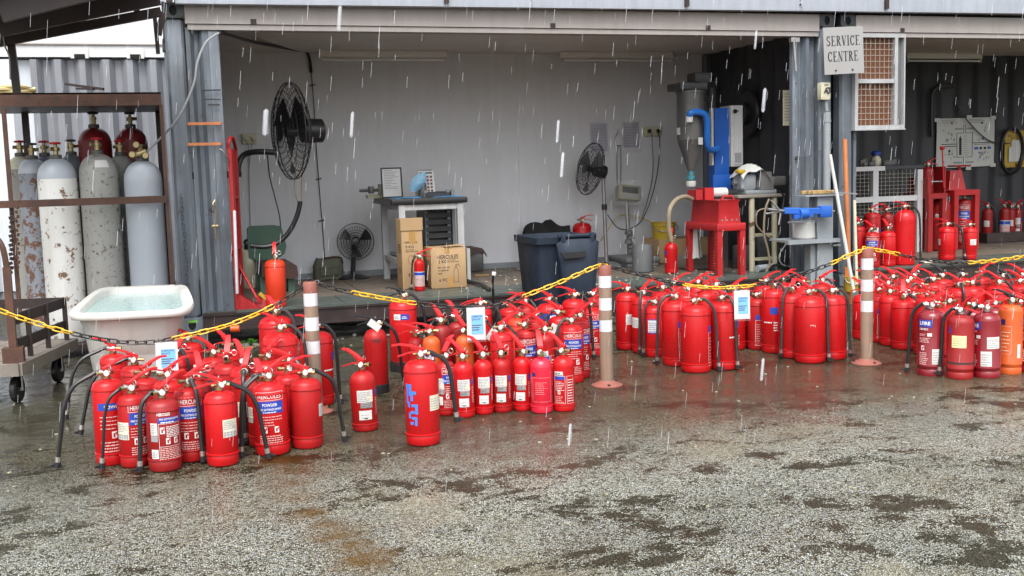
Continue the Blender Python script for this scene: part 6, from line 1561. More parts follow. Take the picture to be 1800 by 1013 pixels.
p = MB(); p.lathe([(.03,hzb-.10),(.045,hzb-.09),(.045,hzb-.06),(.03,hzb-.05),(.03,hzb)],14,0,cm); p.build('outlet_valve', mat('teal_valve',(.05,.20,.24),.4), t)
p = MB(); p.lathe([(.045,hzb-.16),(.05,hzb-.15),(.05,hzb-.105),(.03,hzb-.10)],14,0,cm); p.build('outlet_cap', M['lgrey'], t)
p = MB(); q = at(1222,155,Yh); p.box((q.x-.16,Yh,hz1+.03),(q.x+.14,Yh+.3,hz1+.10),0,None,.008); p.box((q.x+.02,Yh+.03,hz1+.10),(q.x+.20,Yh+.22,hz1+.20),0,None,.01); p.build('motor', M['ccast'], t)
q = at(1207,205,Yh); p = MB(); p.cyl((at(1212,215,Yh-.05)),(at(1212,204,Yh-.05)),.035,14); p.build('hose_coupling', M['lgrey'], t)
p = MB(); p.tube(smooth_path([at(1212,206,Yh-.05), at(1214,199,Yh-.07), at(1224,197,Yh-.07), at(1238,201,Yh-.06), at(1243,215,Yh-.04), at(1243,240,Yh), at(1244,258,Yh+.05), at(1252,264,Yh+.12), at(1262,262,Yh+.17)],7), .032, 10); p.build('hose', M['blueh'], t)
for px, py in ((1202,230),(1233,248)):
    q = at(px,py,Yh-.02); p = MB(); dd = (Vector((hx.x,Yh+R0,q.z))-Vector((q.x,q.y,q.z))); nrm = Vector((q.x-hx.x, -math.sqrt(max(.0001,R0**2-(q.x-hx.x)**2)),0)).normalized(); cpt = Vector((hx.x,Yh+R0,q.z))+nrm*(R0+.004)
    p.bar(cpt-Vector((0,0,.035)),cpt+Vector((0,0,.035)),.06,.004,0,nrm); p.build('label', M['lgrey'], t)
p = MB(); p.bar((hx.x+R0*.7,Yh+R0*1.6,hz0+.1),(cx0+.05,Yc+.10,hz0+.1),.05,.05); p.bar((hx.x+R0*.7,Yh+R0*1.6,hz1-.05),(cx0+.05,Yc+.10,hz1-.05),.06,.05); p.build('bracket', M['ccast'], t)
# duct and black shapes on the dark end wall
p = MB(); q = at(1246,150,1.9); p.tube(smooth_path([at(1240,148,1.75), at(1250,148,1.8), at(1253,160,1.85), at(1253,260,1.9)],6), .035, 10); single('duct', p, M['drum'], 'grey duct running down behind the powder hopper', 'duct', q)
XE = 5.95
p = MB(); q = atx(1312,200,XE-.05); p.lathe([(.24,-.02),(.26,0),(.24,.02)],28,0,axis_mat((XE-.05,q.y,q.z),(1,0,0))); p.lathe([(.12,-.05),(.12,.0)],20,0,axis_mat((XE-.07,q.y,q.z),(1,0,0))); single('hose_reel', p, M['blkp'], 'black hose reel on the dark end wall behind the white cabinet', 'reel', (XE-.05,q.y,q.z))
# ---------------- steel bench with the big vise and hoses
f0 = gz(1325,478,ZF); Yb = f0.y; bx0 = at(1297,345,Yb).x; bx1 = 5.60; bz = at(1340,342,Yb).z
t = thing('steel_bench', 'stained cream steel bench with pipe legs by the dark end wall', 'bench', ((bx0+bx1)/2,Yb+.3,ZF))
p = MB(); p.box((bx0,Yb,bz-.03),(bx1+.2,Yb+.55,bz),0,None,.004); p.build('top', M['wood'], t)
for px in (1325,):
    q = at(px,400,Yb); p = MB(); p.cyl((q.x,Yb+.04,ZF),(q.x,Yb+.04,bz-.03),.03,12); p.build('leg', mat('chipped_cream_paint',(.40,.37,.27),.5,chips=((.12,.06,.035),9,.58)), t)
p = MB(); p.cyl((bx1+.1,Yb+.04,ZF),(bx1+.1,Yb+.04,bz-.03),.03,12); p.build('leg', M['scale_tan'], t)
for z in (.12,.36): p = MB(); q = at(1325,400,Yb); p.bar((q.x,Yb+.05,ZF+z),(bx1+.1,Yb+.05,ZF+z),.03,.03); p.build('crossbar', M['scale_tan'], t)
q = at(1340,320,Yb+.1); k = mpp(q)
t = thing('bench_vise', 'large grey vise with a rag over it on the steel bench', 'vise', (q.x,Yb+.25,bz))
p = MB(); p.box((q.x-30*k,Yb+.12,bz+.001),(q.x+32*k,Yb+.36,bz+.04),0,None,.008); p.box((q.x-36*k,Yb+.14,bz+.041),(q.x-6*k,Yb+.34,bz+.20),0,None,.02); p.build('body', M['gpaint'], t)
p = MB(); p.add([(q.x-2*k,Yb+.12,bz+.041),(q.x+26*k,Yb+.12,bz+.041),(q.x+22*k,Yb+.14,bz+.22),(q.x+2*k,Yb+.14,bz+.22),(q.x-2*k,Yb+.36,bz+.041),(q.x+26*k,Yb+.36,bz+.041),(q.x+22*k,Yb+.34,bz+.22),(q.x+2*k,Yb+.34,bz+.22)],[(0,1,2,3),(7,6,5,4),(1,0,4,5),(2,1,5,6),(3,2,6,7),(0,3,7,4)]); p.build('jaw', M['steel'], t)
p = MB(); p.box((q.x+27*k,Yb+.16,bz+.08),(q.x+56*k,Yb+.32,bz+.17),0,None,.012); p.cyl((q.x-44*k,Yb+.24,bz+.12),(q.x-36*k,Yb+.24,bz+.12),.025,10); p.build('slide', M['steel'], t)
p = MB()
def ragf(u, v): return (q.x-38*k+u*56*k, Yb+.10+v*.28, bz+.20+.09*math.sin(PI*u)**.8+.018*math.sin(u*11+v*7)-.05*(abs(v-.5)*2)**2)
p.sheet(ragf, 14, 8); single('rag', p, M['lgrey'], 'crumpled light grey rag lying over the large vise', 'rag', (q.x,Yb+.24,bz+.2), None, 20)
p = MB(); c_ = ragf(.05,.3); p.box((c_[0]-.05,c_[1]-.06,c_[2]-.01),(c_[0]+.03,c_[1]+.02,c_[2]+.03),0,None,.01); single('glove', p, M['yellow'], 'yellow scrap on the left edge of the rag', 'glove', c_)
for pts, r, m, lb in ((((1352,350),(1345,370),(1343,410),(1350,440),(1353,465),(1345,480),(1336,484)),.011,'tan_hose','tan hose hanging from the steel bench in front of its leg'),
        (((1365,335),(1378,345),(1375,372),(1372,400),(1368,430),(1385,470),(1400,476)),.010,'blk','black hose hanging behind the steel bench leg'),
        (((1395,385),(1400,420),(1405,455),(1402,472),(1385,475),(1365,466),(1350,474)),.016,'blk','thick black hose looping to the floor below the blue clamp'),
        (((1388,390),(1390,420),(1396,460),(1398,474)),.008,'tan_hose','thin tan hose left of the grey steel pedestal'),
        (((1350,366),(1332,372),(1330,395),(1345,412),(1365,424),(1385,428)),.007,'tan_hose','thin tan hose looping under the bench top'),
        (((1381,430),(1370,450),(1375,465),(1395,470)),.007,'gcable','thin grey hose behind the black loop')):
    p = MB(); p.tube(smooth_path([at(x_,y_,Yb-.06-.02*i*0) for i, (x_,y_) in enumerate(pts)],6), r, 7); single('hose', p, M[m], lb, 'hose', at(*pts[0],Yb-.06))
for i, (px, py, w, h, m, lb) in enumerate(((1318,455,20,44,'hopper','dark metal box on the floor left of the bench leg'),(1350,440,40,50,'ccast','dark machine body under the steel bench'),(1375,400,30,60,'ccast','tall dark machine under the right end of the bench'),(1232,468,50,36,'wood','brown box on the floor inside the red stand'))):
    Yx = Yb+.18 if i < 3 else Yq+.75; q = at(px,py,Yx); k = mpp(q); p = MB(); p.box((q.x-w*k/2,Yx,ZF+.004),(q.x+w*k/2,Yx+.25,q.z+h*k/2),0,None,.01); p.box((q.x-w*k/3,Yx-.012,ZF+.06),(q.x+w*k/4,Yx-.001,q.z+h*k/3),0,None,.005); single('machine_box', p, M[m], lb, 'box', (q.x,Yx,ZF))
q = gz(1345,478,ZF); p = MB(); p.cyl(q+Vector((-.09,0,.035)),q+Vector((.16,.1,.035)),.035,12); single('pipe', p, M['gpaint'], 'short fat grey pipe lying at the foot of the steel bench', 'pipe', q)
p = MB(); q = atx(1386,190,XE-.04); q = at(1385,190,.35); p.box((q.x-.06,.34,q.z-.17),(q.x+.08,.345,q.z+.17))
for i in range(10): p.box((q.x-.045,.3385,q.z+.13-i*.028),(q.x-.045+random.uniform(.05,.10),.3395,q.z+.138-i*.028),1)
single('wall_notice', p, [M['creamp'],M['grey_ink']], 'printed notice fixed beside the right opening of the white workshop', 'notice', (q.x,.34,q.z))
# white bag under the red stand
q = at(1222,430,Yq+.6); p = MB(); p.sheet(lambda u,v: (q.x+(u-.5)*.16*(1.2-v*.5), q.y+.03*math.sin(u*8), q.z-.14+v*.28+.01*math.sin(u*15)),8,8); p.sheet(lambda u,v: (q.x+(u-.5)*.16*(1.2-v*.5), q.y+.06+.03*math.sin(u*8), q.z-.14+v*.28),8,8); single('plastic_bag', p, M['lgrey'], 'crumpled white plastic bag hanging inside the red stand', 'bag', q, None, 25)
# fluorescent fittings on the ceiling
def lamp(pl, pr, py, Y, label, X0=None):
    a = at(pl,py,Y); b = at(pr,py,Y); z = CEIL; t = thing('fluorescent_lamp', label, 'lamp', ((a.x+b.x)/2,Y,z), 0, 'unlit fluorescent lamps')
    p = MB(); p.box((a.x,Y-.03,z-.065),(b.x,Y+.03,z-.001),0,None,.006); p.build('housing', M['lampw'], t)
    p = MB(); p.cyl((a.x+.03,Y-.01,z-.092),(b.x-.03,Y-.01,z-.092),.013,10); p.build('tube', M['glass'], t)
    for x in (a.x+.012, b.x-.032): p = MB(); p.box((x,Y-.025,z-.110),(x+.02,Y+.015,z-.066)); p.build('tube_holder', M['lgrey'], t)
lamp(559,785,88,2.15,'unlit twin pin fluorescent lamp above the wall fan, left one of the white workshop')
lamp(985,1181,89,2.15,'unlit fluorescent lamp above the pedestal fan, right one of the white workshop')
lamp(1592,1725,89,2.10,'unlit fluorescent lamp on the ceiling of the dark container')
# =================================================================== BETWEEN THE CONTAINERS
# SERVICE CENTRE sign, hung square to the yard on the end post
YS = -.16
cs = [at(1449,51,YS), at(1519,44,YS-.0), at(1516,130,YS), at(1447,130,YS)]
o_ = (cs[0]+cs[1]+cs[2]+cs[3])/4
t = thing('sign', 'white SERVICE CENTRE sign board on the dark post', 'sign', o_)
W = ((cs[1]-cs[0]).length+(cs[2]-cs[3]).length)/2; H = ((cs[3]-cs[0]).length+(cs[2]-cs[1]).length)/2
sx = (cs[1]-cs[0]+cs[2]-cs[3]).normalized(); sz = (cs[0]-cs[3]+cs[1]-cs[2]).normalized(); sy = sz.cross(sx).normalized(); sz = sx.cross(sy)
sm_ = Matrix((sx, sy, sz)).transposed().to_4x4(); sm_.translation = o_
p = MB(); p.box((-W/2,-.003,-H/2),(W/2,.003,H/2),0,sm_); p.build('board', M['signw'], t)
# serif capitals: thick and thin strokes with bracket serifs, each letter in a unit box
TH, TN = .24, .085
def serif_letter(ch):
    P = []
    def bx(x0,z0,x1,z1): P.append([(x0,z0),(x1,z0),(x1,z1),(x0,z1)])
    def ln(x0,z0,x1,z1,w):  # slanted stroke cut level
        P.append([(x0-w/2,z0),(x0+w/2,z0),(x1+w/2,z1),(x1-w/2,z1)])
    def arc(cx,cz,rx,rz,a0,a1,w0,w1,n=12):
        for i in range(n):
            a = R(a0+(a1-a0)*i/n); b = R(a0+(a1-a0)*(i+1)/n)
            def w(q): return w0+(w1-w0)*abs(math.cos(q))
            P.append([(cx+rx*math.cos(a),cz+rz*math.sin(a)),(cx+rx*math.cos(b),cz+rz*math.sin(b)),(cx+(rx-w(b))*math.cos(b),cz+(rz-w(b)*.9)*math.sin(b)),(cx+(rx-w(a))*math.cos(a),cz+(rz-w(a)*.9)*math.sin(a))])
    if ch in 'ER':
        bx(.14,0,.14+TH,1); bx(0,0,.5,.05); bx(0,.95,.5,1)
    if ch == 'E':
        bx(.4,0,.92,TN*.8); bx(.4,1-TN*.8,.86,1); bx(.38,.47,.64,.47+TN*.8); bx(.86,0,.93,.26); bx(.81,.78,.87,1); bx(.60,.38,.66,.63); return P, .95
    if ch == 'R':
        arc(.42,.755,.40,.245,-90,90,TN,TH); bx(.38,1-TN,.46,1); ln(.84,0,.48,.53,TH*1.1); bx(.72,0,1.02,.05); return P, 1.0
    if ch == 'S':
        arc(.40,.735,.36,.265,40,270,TN*1.1,TH*.9); arc(.40,.265,.38,.265,-140,90,TN*1.1,TH*.9); bx(.64,.72,.70,1); bx(.02,0,.08,.30); return P, .82
    if ch == 'C':
        arc(.50,.5,.50,.5,42,318,TN*1.1,TH*1.05,20); bx(.84,.66,.90,1); return P, .95
    if ch == 'V':
        ln(.18,1,.50,0,TH*1.05); ln(.84,1,.52,0,TN*1.2); bx(0,.95,.42,1); bx(.66,.95,1.0,1); return P, 1.0
    if ch == 'I':
        bx(.14,0,.14+TH,1); bx(0,0,.52,.05); bx(0,.95,.52,1); return P, .54
    if ch == 'N':
        bx(.16,0,.16+TN,1); bx(.80,0,.80+TN,1); ln(.18,1,.80,0,TH*1.1); bx(0,0,.38,.05); bx(0,.95,.24,1); bx(.66,.95,1.02,1); return P, 1.04
    if ch == 'T':
        bx(.36,0,.36+TH,1); bx(.20,0,.76,.05); bx(.02,1-TN*.8,.94,1); bx(.0,.74,.06,1); bx(.90,.74,.96,1); return P, .97
    return P, .6
lt = MB(); bd = None
for word, zc, tw, x0 in (('SERVICE', .10*H, W*.84, -W*.43), ('CENTRE', -.23*H, W*.77, -W*.41)):
    L_ = [serif_letter(c) for c in word]; tot = sum(w for _, w in L_)+.10*(len(word)-1); hh = H*.215; f = tw/tot; x = x0
    for k, (P, w) in enumerate(L_):
        dz = .002*k
        for q in P:
            off = -.0038-.00005*(len(lt.f) % 7)
            vs = [sm_ @ Vector((x+a*f, off, zc+b*hh)) for a, b in q]
            lt.add(vs, [tuple(range(len(q)))])
        x += (w+.10)*f
lt.build('lettering', M['ink'], t)
p = MB()
for x in (-.22, .2): p.lathe([(.010,0),(.008,.006)],8,0,sm_ @ Matrix.Translation((x*W,-.0035,-.42*H)) @ Matrix.Rotation(PI/2,4,'X'))
p.build('screws', M['ink'], t)
p = MB()
for z in (.3,-.3): p.bar(sm_ @ Vector((-.1*W,.003,z*H)), sm_ @ Vector((-.1*W,.16,z*H)), .03,.03)
p.build('bracket', M['dkrust'], t)
# isolator switch and conduit
q = at(1447,161,-.03); k = mpp(q)
t = thing('switch_box', 'cream isolator switch box under the SERVICE CENTRE sign', 'switch', q)
p = MB(); p.box((q.x-9.5*k,-.08,q.z-15*k),(q.x+9.5*k,-.005,q.z+15*k),0,None,.008); p.build('housing', M['creamp'], t)
p = MB(); p.tube([(q.x-4*k,-.088,q.z-3*k),(q.x-1*k,-.092,q.z+5*k),(q.x+6*k,-.092,q.z+6*k),(q.x+6*k,-.088,q.z-3*k)],.007,6); p.bar((q.x,-.086,q.z+1*k),(q.x+4*k,-.086,q.z-5*k),.014,.012); p.build('knob', M['ccast'], t)
p = MB(); p.box((q.x-4*k,-.0815,q.z+9*k),(q.x+4*k,-.0805,q.z+12*k)); p.build('label', M['grey_ink'], t)
p = MB(); a = at(1454,190,-.05); b = at(1454,340,-.05); p.cyl((a.x,-.045,a.z-.04),(b.x,-.045,ZB+.15),.036,14); p.cyl((q.x+.02,-.04,q.z-15*k),(a.x,-.045,a.z-.03),.016,8); 
for py in (215,): z = at(1454,py,-.05).z; p.cyl((a.x,-.045,z),(a.x,-.045,z+.02),.040,14)
single('conduit', p, M['gpaint'], 'fat grey conduit pipe running down from the switch box', 'pipe', (a.x,-.045,ZB))
p = MB(); q = at(1380,30,0); p.cyl(at(1395,66,-.02),at(1399,125,-.02),.014,8); p.box(at(1396,70,-.03)+Vector((-.03,0,-.02)),at(1396,70,-.03)+Vector((.06,.04,.02))); single('downpipe', p, M['steel'], 'thin rusty pipe stub on the edge of the right opening', 'pipe', at(1396,70,-.02))
# shutter window standing in the opening of the dark container
Yw = -.01
wx0 = at(1500,120,Yw).x; wx1 = at(1575,120,Yw).x; wx2 = at(1588,120,Yw).x; wz1 = at(1540,60,Yw).z; wz0 = at(1540,227,Yw).z; zm = at(1540,143,Yw).z
t = thing('window', 'white framed window with wire mesh over a brown board right of the sign', 'window', ((wx0+wx2)/2,Yw,wz0))
fr = MB(); f = .035
fr.box((wx0,Yw-.03,wz0),(wx0+f,Yw+.05,wz1)); fr.box((wx1-f,Yw-.03,wz0+f),(wx1,Yw+.05,wz1-f)); fr.box((wx0+f,Yw-.029,wz0),(wx2,Yw+.05,wz0+f)); fr.box((wx0+f,Yw-.029,wz1-f),(wx2,Yw+.05,wz1)); fr.box((wx2-.014,Yw-.03,wz0+f),(wx2,Yw+.30,wz1-f)); fr.box((wx0+f,Yw-.025,zm-.02),(wx1-f,Yw+.045,zm+.02))
fr.build('frame', M['winw'], t)
p = MB(); p.box((wx0-.006,Yw-.04,wz0-.012),(wx2+.004,Yw+.05,wz0-.001)); p.build('sill', M['winw'], t)
p = MB(); p.box((wx1+.001,Yw+.02,wz0+f),(wx2-.015,Yw+.03,wz1-f)); p.build('side_strip', M['drum'], t)
p = MB(); p.box((wx0+f,Yw+.030,wz0+f),(wx1-f,Yw+.042,wz1-f)); p.build('board', M['brownboard'], t)
for za, zb2 in ((wz0+f,zm-.02),(zm+.02,wz1-f)):
    p = MB(); n = 8
    for i in range(1,n): x = wx0+f+(wx1-wx0-2*f)*i/n; p.cyl((x,Yw-.005,za),(x,Yw-.005,zb2),.0028,5)
    nz = 7
    for i in range(1,nz): z = za+(zb2-za)*i/nz; p.cyl((wx0+f,Yw-.009,z),(wx1-f,Yw-.009,z),.0028,5)
    p.build('wire_mesh', M['wiremesh'], t)
# leaning poles and bucket
for (a, b, r, m, lb, nm) in ((at(1459,272,-.40),at(1501,514,-.50),.016,'lgrey','pale grey pole leaning left over the steel pedestal','pole'),(at(1485,245,-.14),Vector((at(1494,512,-.24).x,-.24,.0)),.022,'orange_pole','long orange pole standing between the two containers','pole'),(at(1502,352,-.42),at(1506,500,-.42),.014,'creamp','thin pale green pole with a loose wire at its top','pole')):
    p = MB(); p.cyl(a,b,r,10); single(nm, p, M[m], lb, 'pole', b, 'poles leaning between the containers')
p = MB(); p.prism([(at(1489,500,-.3).x-.03,.02),(at(1489,500,-.3).x+.03,.02),(at(1489,500,-.3).x+.02,.36),(at(1489,500,-.3).x-.02,.36)], -.30, -.28); single('orange_board', p, M['orange_pole'], 'orange board end beside the foot of the poles', 'board', gz(1489,505,.02))
bucket(1504,514,26,26,'yellow','small yellow bucket at the foot of the poles behind the right bollard', Y=-.42)
# grey steel pedestal with the blue clamp
Yp = -.32; g0 = gz(1452,545,0); 
cxa = at(1428,480,Yp).x; cxb = at(1464,480,Yp).x; zt1 = at(1450,345,Yp).z; zm1 = at(1440,421,Yp).z; zb1 = at(1440,372,Yp).z
t = thing('steel_pedestal', 'grey steel column pedestal with flange plates and a steel drum on its shelf', 'pedestal', ((cxa+cxb)/2,Yp+.06,0))
p = MB(); p.box((cxa+.055,Yp,0),(cxb,Yp+.02,zt1)); p.box((cxa+.055,Yp+.12,0),(cxb,Yp+.14,zt1)); p.box((cxa+.09,Yp+.021,0),(cxa+.105,Yp+.119,zt1)); p.build('column', M['gpaint'], t)
p = MB(); p.box((cxa-.0,Yp+.03,0),(cxa+.054,Yp+.13,zm1-.035)); p.build('web', M['gpaint'], t)
xa = at(1385,421,Yp-.05).x; xb2 = at(1476,421,Yp-.05).x; p = MB(); p.box((xa,Yp-.06,zm1-.03),(xb2,Yp-.001,zm1+.005)); p.box((xa+.02,Yp-.001,zm1-.012),(cxa+.05,Yp+.3,zm1+.004)); p.build('shelf_plate', M['gpaint'], t)
xa2 = at(1412,346,Yp).x; xb3 = at(1478,346,Yp).x; p = MB(); p.box((xa2,Yp-.04,zt1+.001),(xb3,Yp+.18,zt1+.014)); p.build('top_plate', M['gpaint'], t)
p = MB(); p.box((cxa-.20,Yp+.02,zb1-.10),(cxb-.03,Yp+.10,zb1-.085)); p.build('middle_plate', M['gpaint'], t)
p = MB(); q = at(1444,428,Yp-.07); p.bar((cxb-.02,Yp-.02,zm1-.06),(cxb+.06,Yp-.02,zm1-.06),.03,.014); p.build('latch', M['steel'], t)
q = at(1416,405,Yp+.1); k = mpp(q); t2 = thing('steel_drum', 'short steel drum sitting on the pedestal shelf under the blue clamp', 'drum', (q.x,Yp+.12,zm1+.006))
p = MB(); hq = 27*k; p.lathe([(20*k,0),(20*k,hq),(20.6*k,hq),(20.6*k,hq+.012),(19*k,hq+.013),(18*k,hq*.5)],26); p.build('body', M['lgrey'], t2, 35, False)
p = MB(); p.lathe([(19*k,.0),(21*k,.0),(21*k,.012)],26); p.build('rim', M['steel'], t2, 35, False)
t = thing('pipe_clamp', 'blue screw clamp with steel tommy bars lying across the pedestal', 'clamp', (at(1420,372,Yp-.06).x,Yp-.06,zb1))
a = at(1378,371,Yp-.08); b = at(1458,372,Yp-.08); p = MB(); p.bar(a,b,.05,.06,c=.008); p.build('beam', M['bluep'], t)
p = MB(); p.box((b.x-.11,Yp-.115,zb1-.05),(b.x+.012,Yp-.045,zb1+.055),0,None,.008); p.build('fixed_jaw', M['bluep'], t)
q = at(1412,376,Yp-.1); p = MB(); p.lathe([(.05,-.04),(.055,0),(.05,.04)],16,0,axis_mat((q.x,Yp-.09,q.z),(1,0,0))); p.bar((q.x-.10,Yp-.09,q.z-.025),(q.x+.10,Yp-.09,q.z-.01),.045,.04); p.build('collar', M['bluep'], t)
p = MB(); p.cyl(at(1345,376,Yp-.08),a,.010,8); p.cyl(at(1355,352,Yp-.1),at(1369,368,Yp-.1),.008,7); p.cyl(at(1369,395,Yp-.1),at(1372,375,Yp-.1),.008,7); p.cyl(at(1350,368,Yp-.1),a,.012,8); p.cyl(b,b+Vector((.05,0,.0)),.01,8); p.build('screw', M['steel'], t)
a = at(1424,339,Yp+.05); b = at(1468,338,Yp+.05); p = MB()
for dy in (0,.05,.10): p.bar(a+Vector((random.uniform(-.03,.02),dy,.0)), b+Vector((random.uniform(-.02,.03),dy,.004)), .04,.035,0,(0,0,1),.006)
single('timber', p, M['timber'], 'split pieces of light timber lying on top of the steel pedestal', 'timber', a)
p = MB(); p.bar(at(1462,338,Yp),at(1506,341,Yp),.02,.012); single('flat_bar', p, M['steel'], 'flat steel bar reaching from the timber to the thin pale pole', 'bar', at(1462,338,Yp))
p = MB(); q = at(1402,278,.0); p.lathe([(.02,0),(.02,.02)],10,0,axis_mat((q.x,.012,q.z),(0,-1,0))); p.tube(smooth_path([(q.x,.0,q.z), at(1425,275,.0), at(1445,264,-.02)],4),.004,4); single('wire_eye', p, M['ccast'], 'dark knot with a loose wire on the grey post right of the opening', 'wire', q)
# =================================================================== INSIDE THE DARK CONTAINER
BD = 2.32
# wire cabinet
Yk = 1.35; kx0 = at(1500,300,Yk).x; kxm = at(1540,300,Yk).x; kx1 = at(1618,300,Yk).x; kz1 = at(1560,292,Yk).z; kzm = at(1560,350,Yk).z; kz0 = at(1560,410,Yk).z
t = thing('wire_cabinet', 'white framed wire mesh cabinet at the left of the dark container', 'cabinet', ((kx0+kx1)/2,Yk+.3,ZF))
p = MB(); w = .05
for x in (kx0,kxm,kx1): p.box((x-.035,Yk,ZF),(x+.035,Yk+.05,kz1-.051))
p.box((kx0-.035,Yk-.002,kz1-.05),(kxm+.12,Yk+.052,kz1)); p.box((kx0+.036,Yk+.002,kzm-.03),(kxm-.036,Yk+.045,kzm+.03)); p.box((kxm+.036,Yk+.002,kzm-.03),(kx1-.036,Yk+.045,kzm+.03))
p.build('frame', M['wpaint'], t)
p = MB()
for i in range(1,16): x = kx0+(kx1-kx0)*i/16; p.cyl((x,Yk+.03,ZF+.1),(x,Yk+.03,kz1-.05),.0025,4)
for i in range(1,20): z = ZF+.1+(kz1-ZF-.15)*i/20; p.cyl((kx0+.03,Yk+.034,z),(kx1-.03,Yk+.034,z),.0025,4)
p.build('wire_mesh', M['wiremesh'], t)
p = MB(); p.box((kxm+.13,Yk+.0,kz1-.035),(kx1+.05,Yk+.7,kz1+.0)); p.box((kx0,Yk+.06,kz1-.048),(kxm+.12,Yk+.7,kz1-.03)); p.build('top', M['ccast'], t)
p = MB(); p.box((kx0+.05,Yk+.25,ZF+.01),(kx1-.05,Yk+.6,ZF+.5)); p.build('contents', M['ccast'], t)
q = at(1540,275,Yk+.25); t = thing('bottle', 'white bottle with a blue cap among clutter on the wire cabinet', 'bottle', (q.x,Yk+.25,kz1)); p = MB(); p.lathe([(.05,0),(.055,.02),(.055,.08),(.03,.12)],16); p.build('body', M['creamp'], t, 35, False)
p = MB(); p.lathe([(.04,.12),(.055,.13),(.055,.16),(.03,.175)],16); p.build('cap', M['blue'], t, 35, False)
p = MB()
for i in range(16):
    x = random.uniform(kx0+.02,kx1-.15); y_ = Yk+.1+.5*(i+.5)/16; s_ = random.uniform(.03,.07); p = MB()
    zt_ = kz1+.02+s_*random.uniform(.3,1.2); p.box((x-s_,y_-.018,kz1+.001),(x+s_,y_+.012,zt_),0,None,.008); p.cyl((x-s_*.6,y_-.003,zt_-.004),(x+s_*.9,y_-.003,zt_+.012),.01,7)
    single('tool', p, M['hopper'], 'dark tool lying in the pile on top of the wire cabinet', 'tool', (x,y_,kz1), 'dark tools piled on the wire cabinet')
# poster
a = at(1647,209,BD-.02); b = at(1747,293,BD-.02); W = b.x-a.x; H = a.z-b.z
t = thing('poster', 'white instruction poster with diagrams of a gas cylinder on the dark wall', 'poster', (a.x,BD,b.z))
p = MB(); p.sheet(lambda u,v: (W*u, -.012-.008*math.sin(u*7+v*2), H*v+.01*u), 10, 8); p.build('sheet', M['lgrey'], t, 60, False)
p = MB()
def pb_(u0,u1,v0,v1,mi=0):
    p.sheet(lambda u,v: (W*(u0+(u1-u0)*u), -.0145-.008*math.sin((u0+(u1-u0)*u)*7+(v0+(v1-v0)*v)*2), H*(v0+(v1-v0)*v)+.01*(u0+(u1-u0)*u)), max(1,int((u1-u0)*10)), 1, mi)
pb_(.395,.44,.25,.60); pb_(.41,.425,.60,.64); pb_(.35,.36,.20,.70); pb_(.62,.63,.20,.70); pb_(.36,.475,.69,.70); pb_(.50,.62,.69,.70); pb_(.47,.478,.70,.86); pb_(.50,.508,.70,.86); pb_(.36,.475,.20,.21); pb_(.50,.62,.20,.21); pb_(.47,.478,.05,.20); pb_(.50,.508,.05,.20)
pb_(.08,.35,.47,.485); pb_(.08,.35,.425,.44); pb_(.63,.92,.48,.495); pb_(.66,.92,.45,.46); pb_(.32,.46,.765,.80,1); pb_(.52,.64,.765,.80,1); pb_(.29,.45,.08,.115,1); pb_(.52,.65,.08,.115,1)
pb_(.66,.73,.35,.40,2); pb_(.75,.79,.35,.40); pb_(.82,.86,.35,.40); pb_(.88,.94,.35,.40,2); pb_(.76,.81,.22,.30,1)
rn = random.Random(4)
for i in range(46):
    u = rn.choice([rn.uniform(.05,.30),rn.uniform(.66,.92)]); v = rn.uniform(.5,.88) if rn.random() < .6 else rn.uniform(.1,.42); s_ = rn.uniform(.01,.035); pb_(u,u+s_,v,v+rn.uniform(.008,.06),rn.choice([0,0,1,2]))
for i in range(10): pb_(.46,.46+rn.uniform(.06,.13),.25+i*.042,.26+i*.042,1)
for i in range(3): pb_(.08,.08+rn.uniform(.2,.3),.90+i*.03,.912+i*.03,1); pb_(.55,.55+rn.uniform(.2,.3),.90+i*.03,.912+i*.03,1)
p.build('print', [M['ink'],M['grey_ink'],M['bluep']], t, 60, False)
p = MB()
for u, v in ((0,.97),(.55,1.02),(.97,1.0),(.55,-.02),(.98,.03)): p.box((W*u-.04,-.026,H*v-.02),(W*u+.04,-.0235,H*v+.025))
p.build('tape', M['lgrey'], t, 60, False)
# coil and pegboard
a = at(1766,230,BD-.02); b = at(1850,292,BD-.02); p = MB(); p.box((a.x,BD-.03,b.z),(b.x,BD-.018,a.z)); single('pegboard', p, M['ypeg'], 'yellow stained pegboard at the right edge of the dark wall', 'board', (a.x,BD,b.z))
p = MB(); c = at(1777,266,BD-.07); k = mpp(c)
p.tube([(c.x+24*k*math.cos(i*2*PI/40)*(1+.03*math.sin(i*.3)), BD-.07-.012*(i//40), c.z+39*k*math.sin(i*2*PI/40)*(1+.02*math.cos(i*.21))) for i in range(121)], .016, 6); single('hose_coil', p, M['blk'], 'black hose coil hanging in front of the yellow pegboard', 'hose', c)
p = MB(); c = at(1788,265,BD-.06); p.sheet(lambda u,v: (c.x+(u-.5)*15*k*1.3-(.05*(v < .7)*(u < .3)), BD-.05-.012*math.sin(u*9), c.z-19*k+38*k*v), 8, 8); p.sheet(lambda u,v: (c.x+(u-.5)*15*k*1.3, BD-.035-.012*math.sin(u*9), c.z-19*k+38*k*v), 8, 2); single('cloth', p, M['white'], 'white cloth hanging on the yellow pegboard', 'cloth', c, None, 25)
p = MB(); p.tube(smooth_path([at(1638,240,BD-.02), at(1638,175,BD-.03), at(1643,158,BD-.05), at(1660,151,BD-.06), at(1678,152,BD-.06)],6), .022, 8); p.tube(smooth_path([at(1680,175,BD-.03), at(1695,205,BD-.05), at(1722,235,BD-.05), at(1745,250,BD-.05), at(1775,252,BD-.07)],6), .008, 6, 0); single('pipe', p, M['ccast'], 'black bent pipe and cable on the dark wall above the poster', 'pipe', at(1638,240,BD))
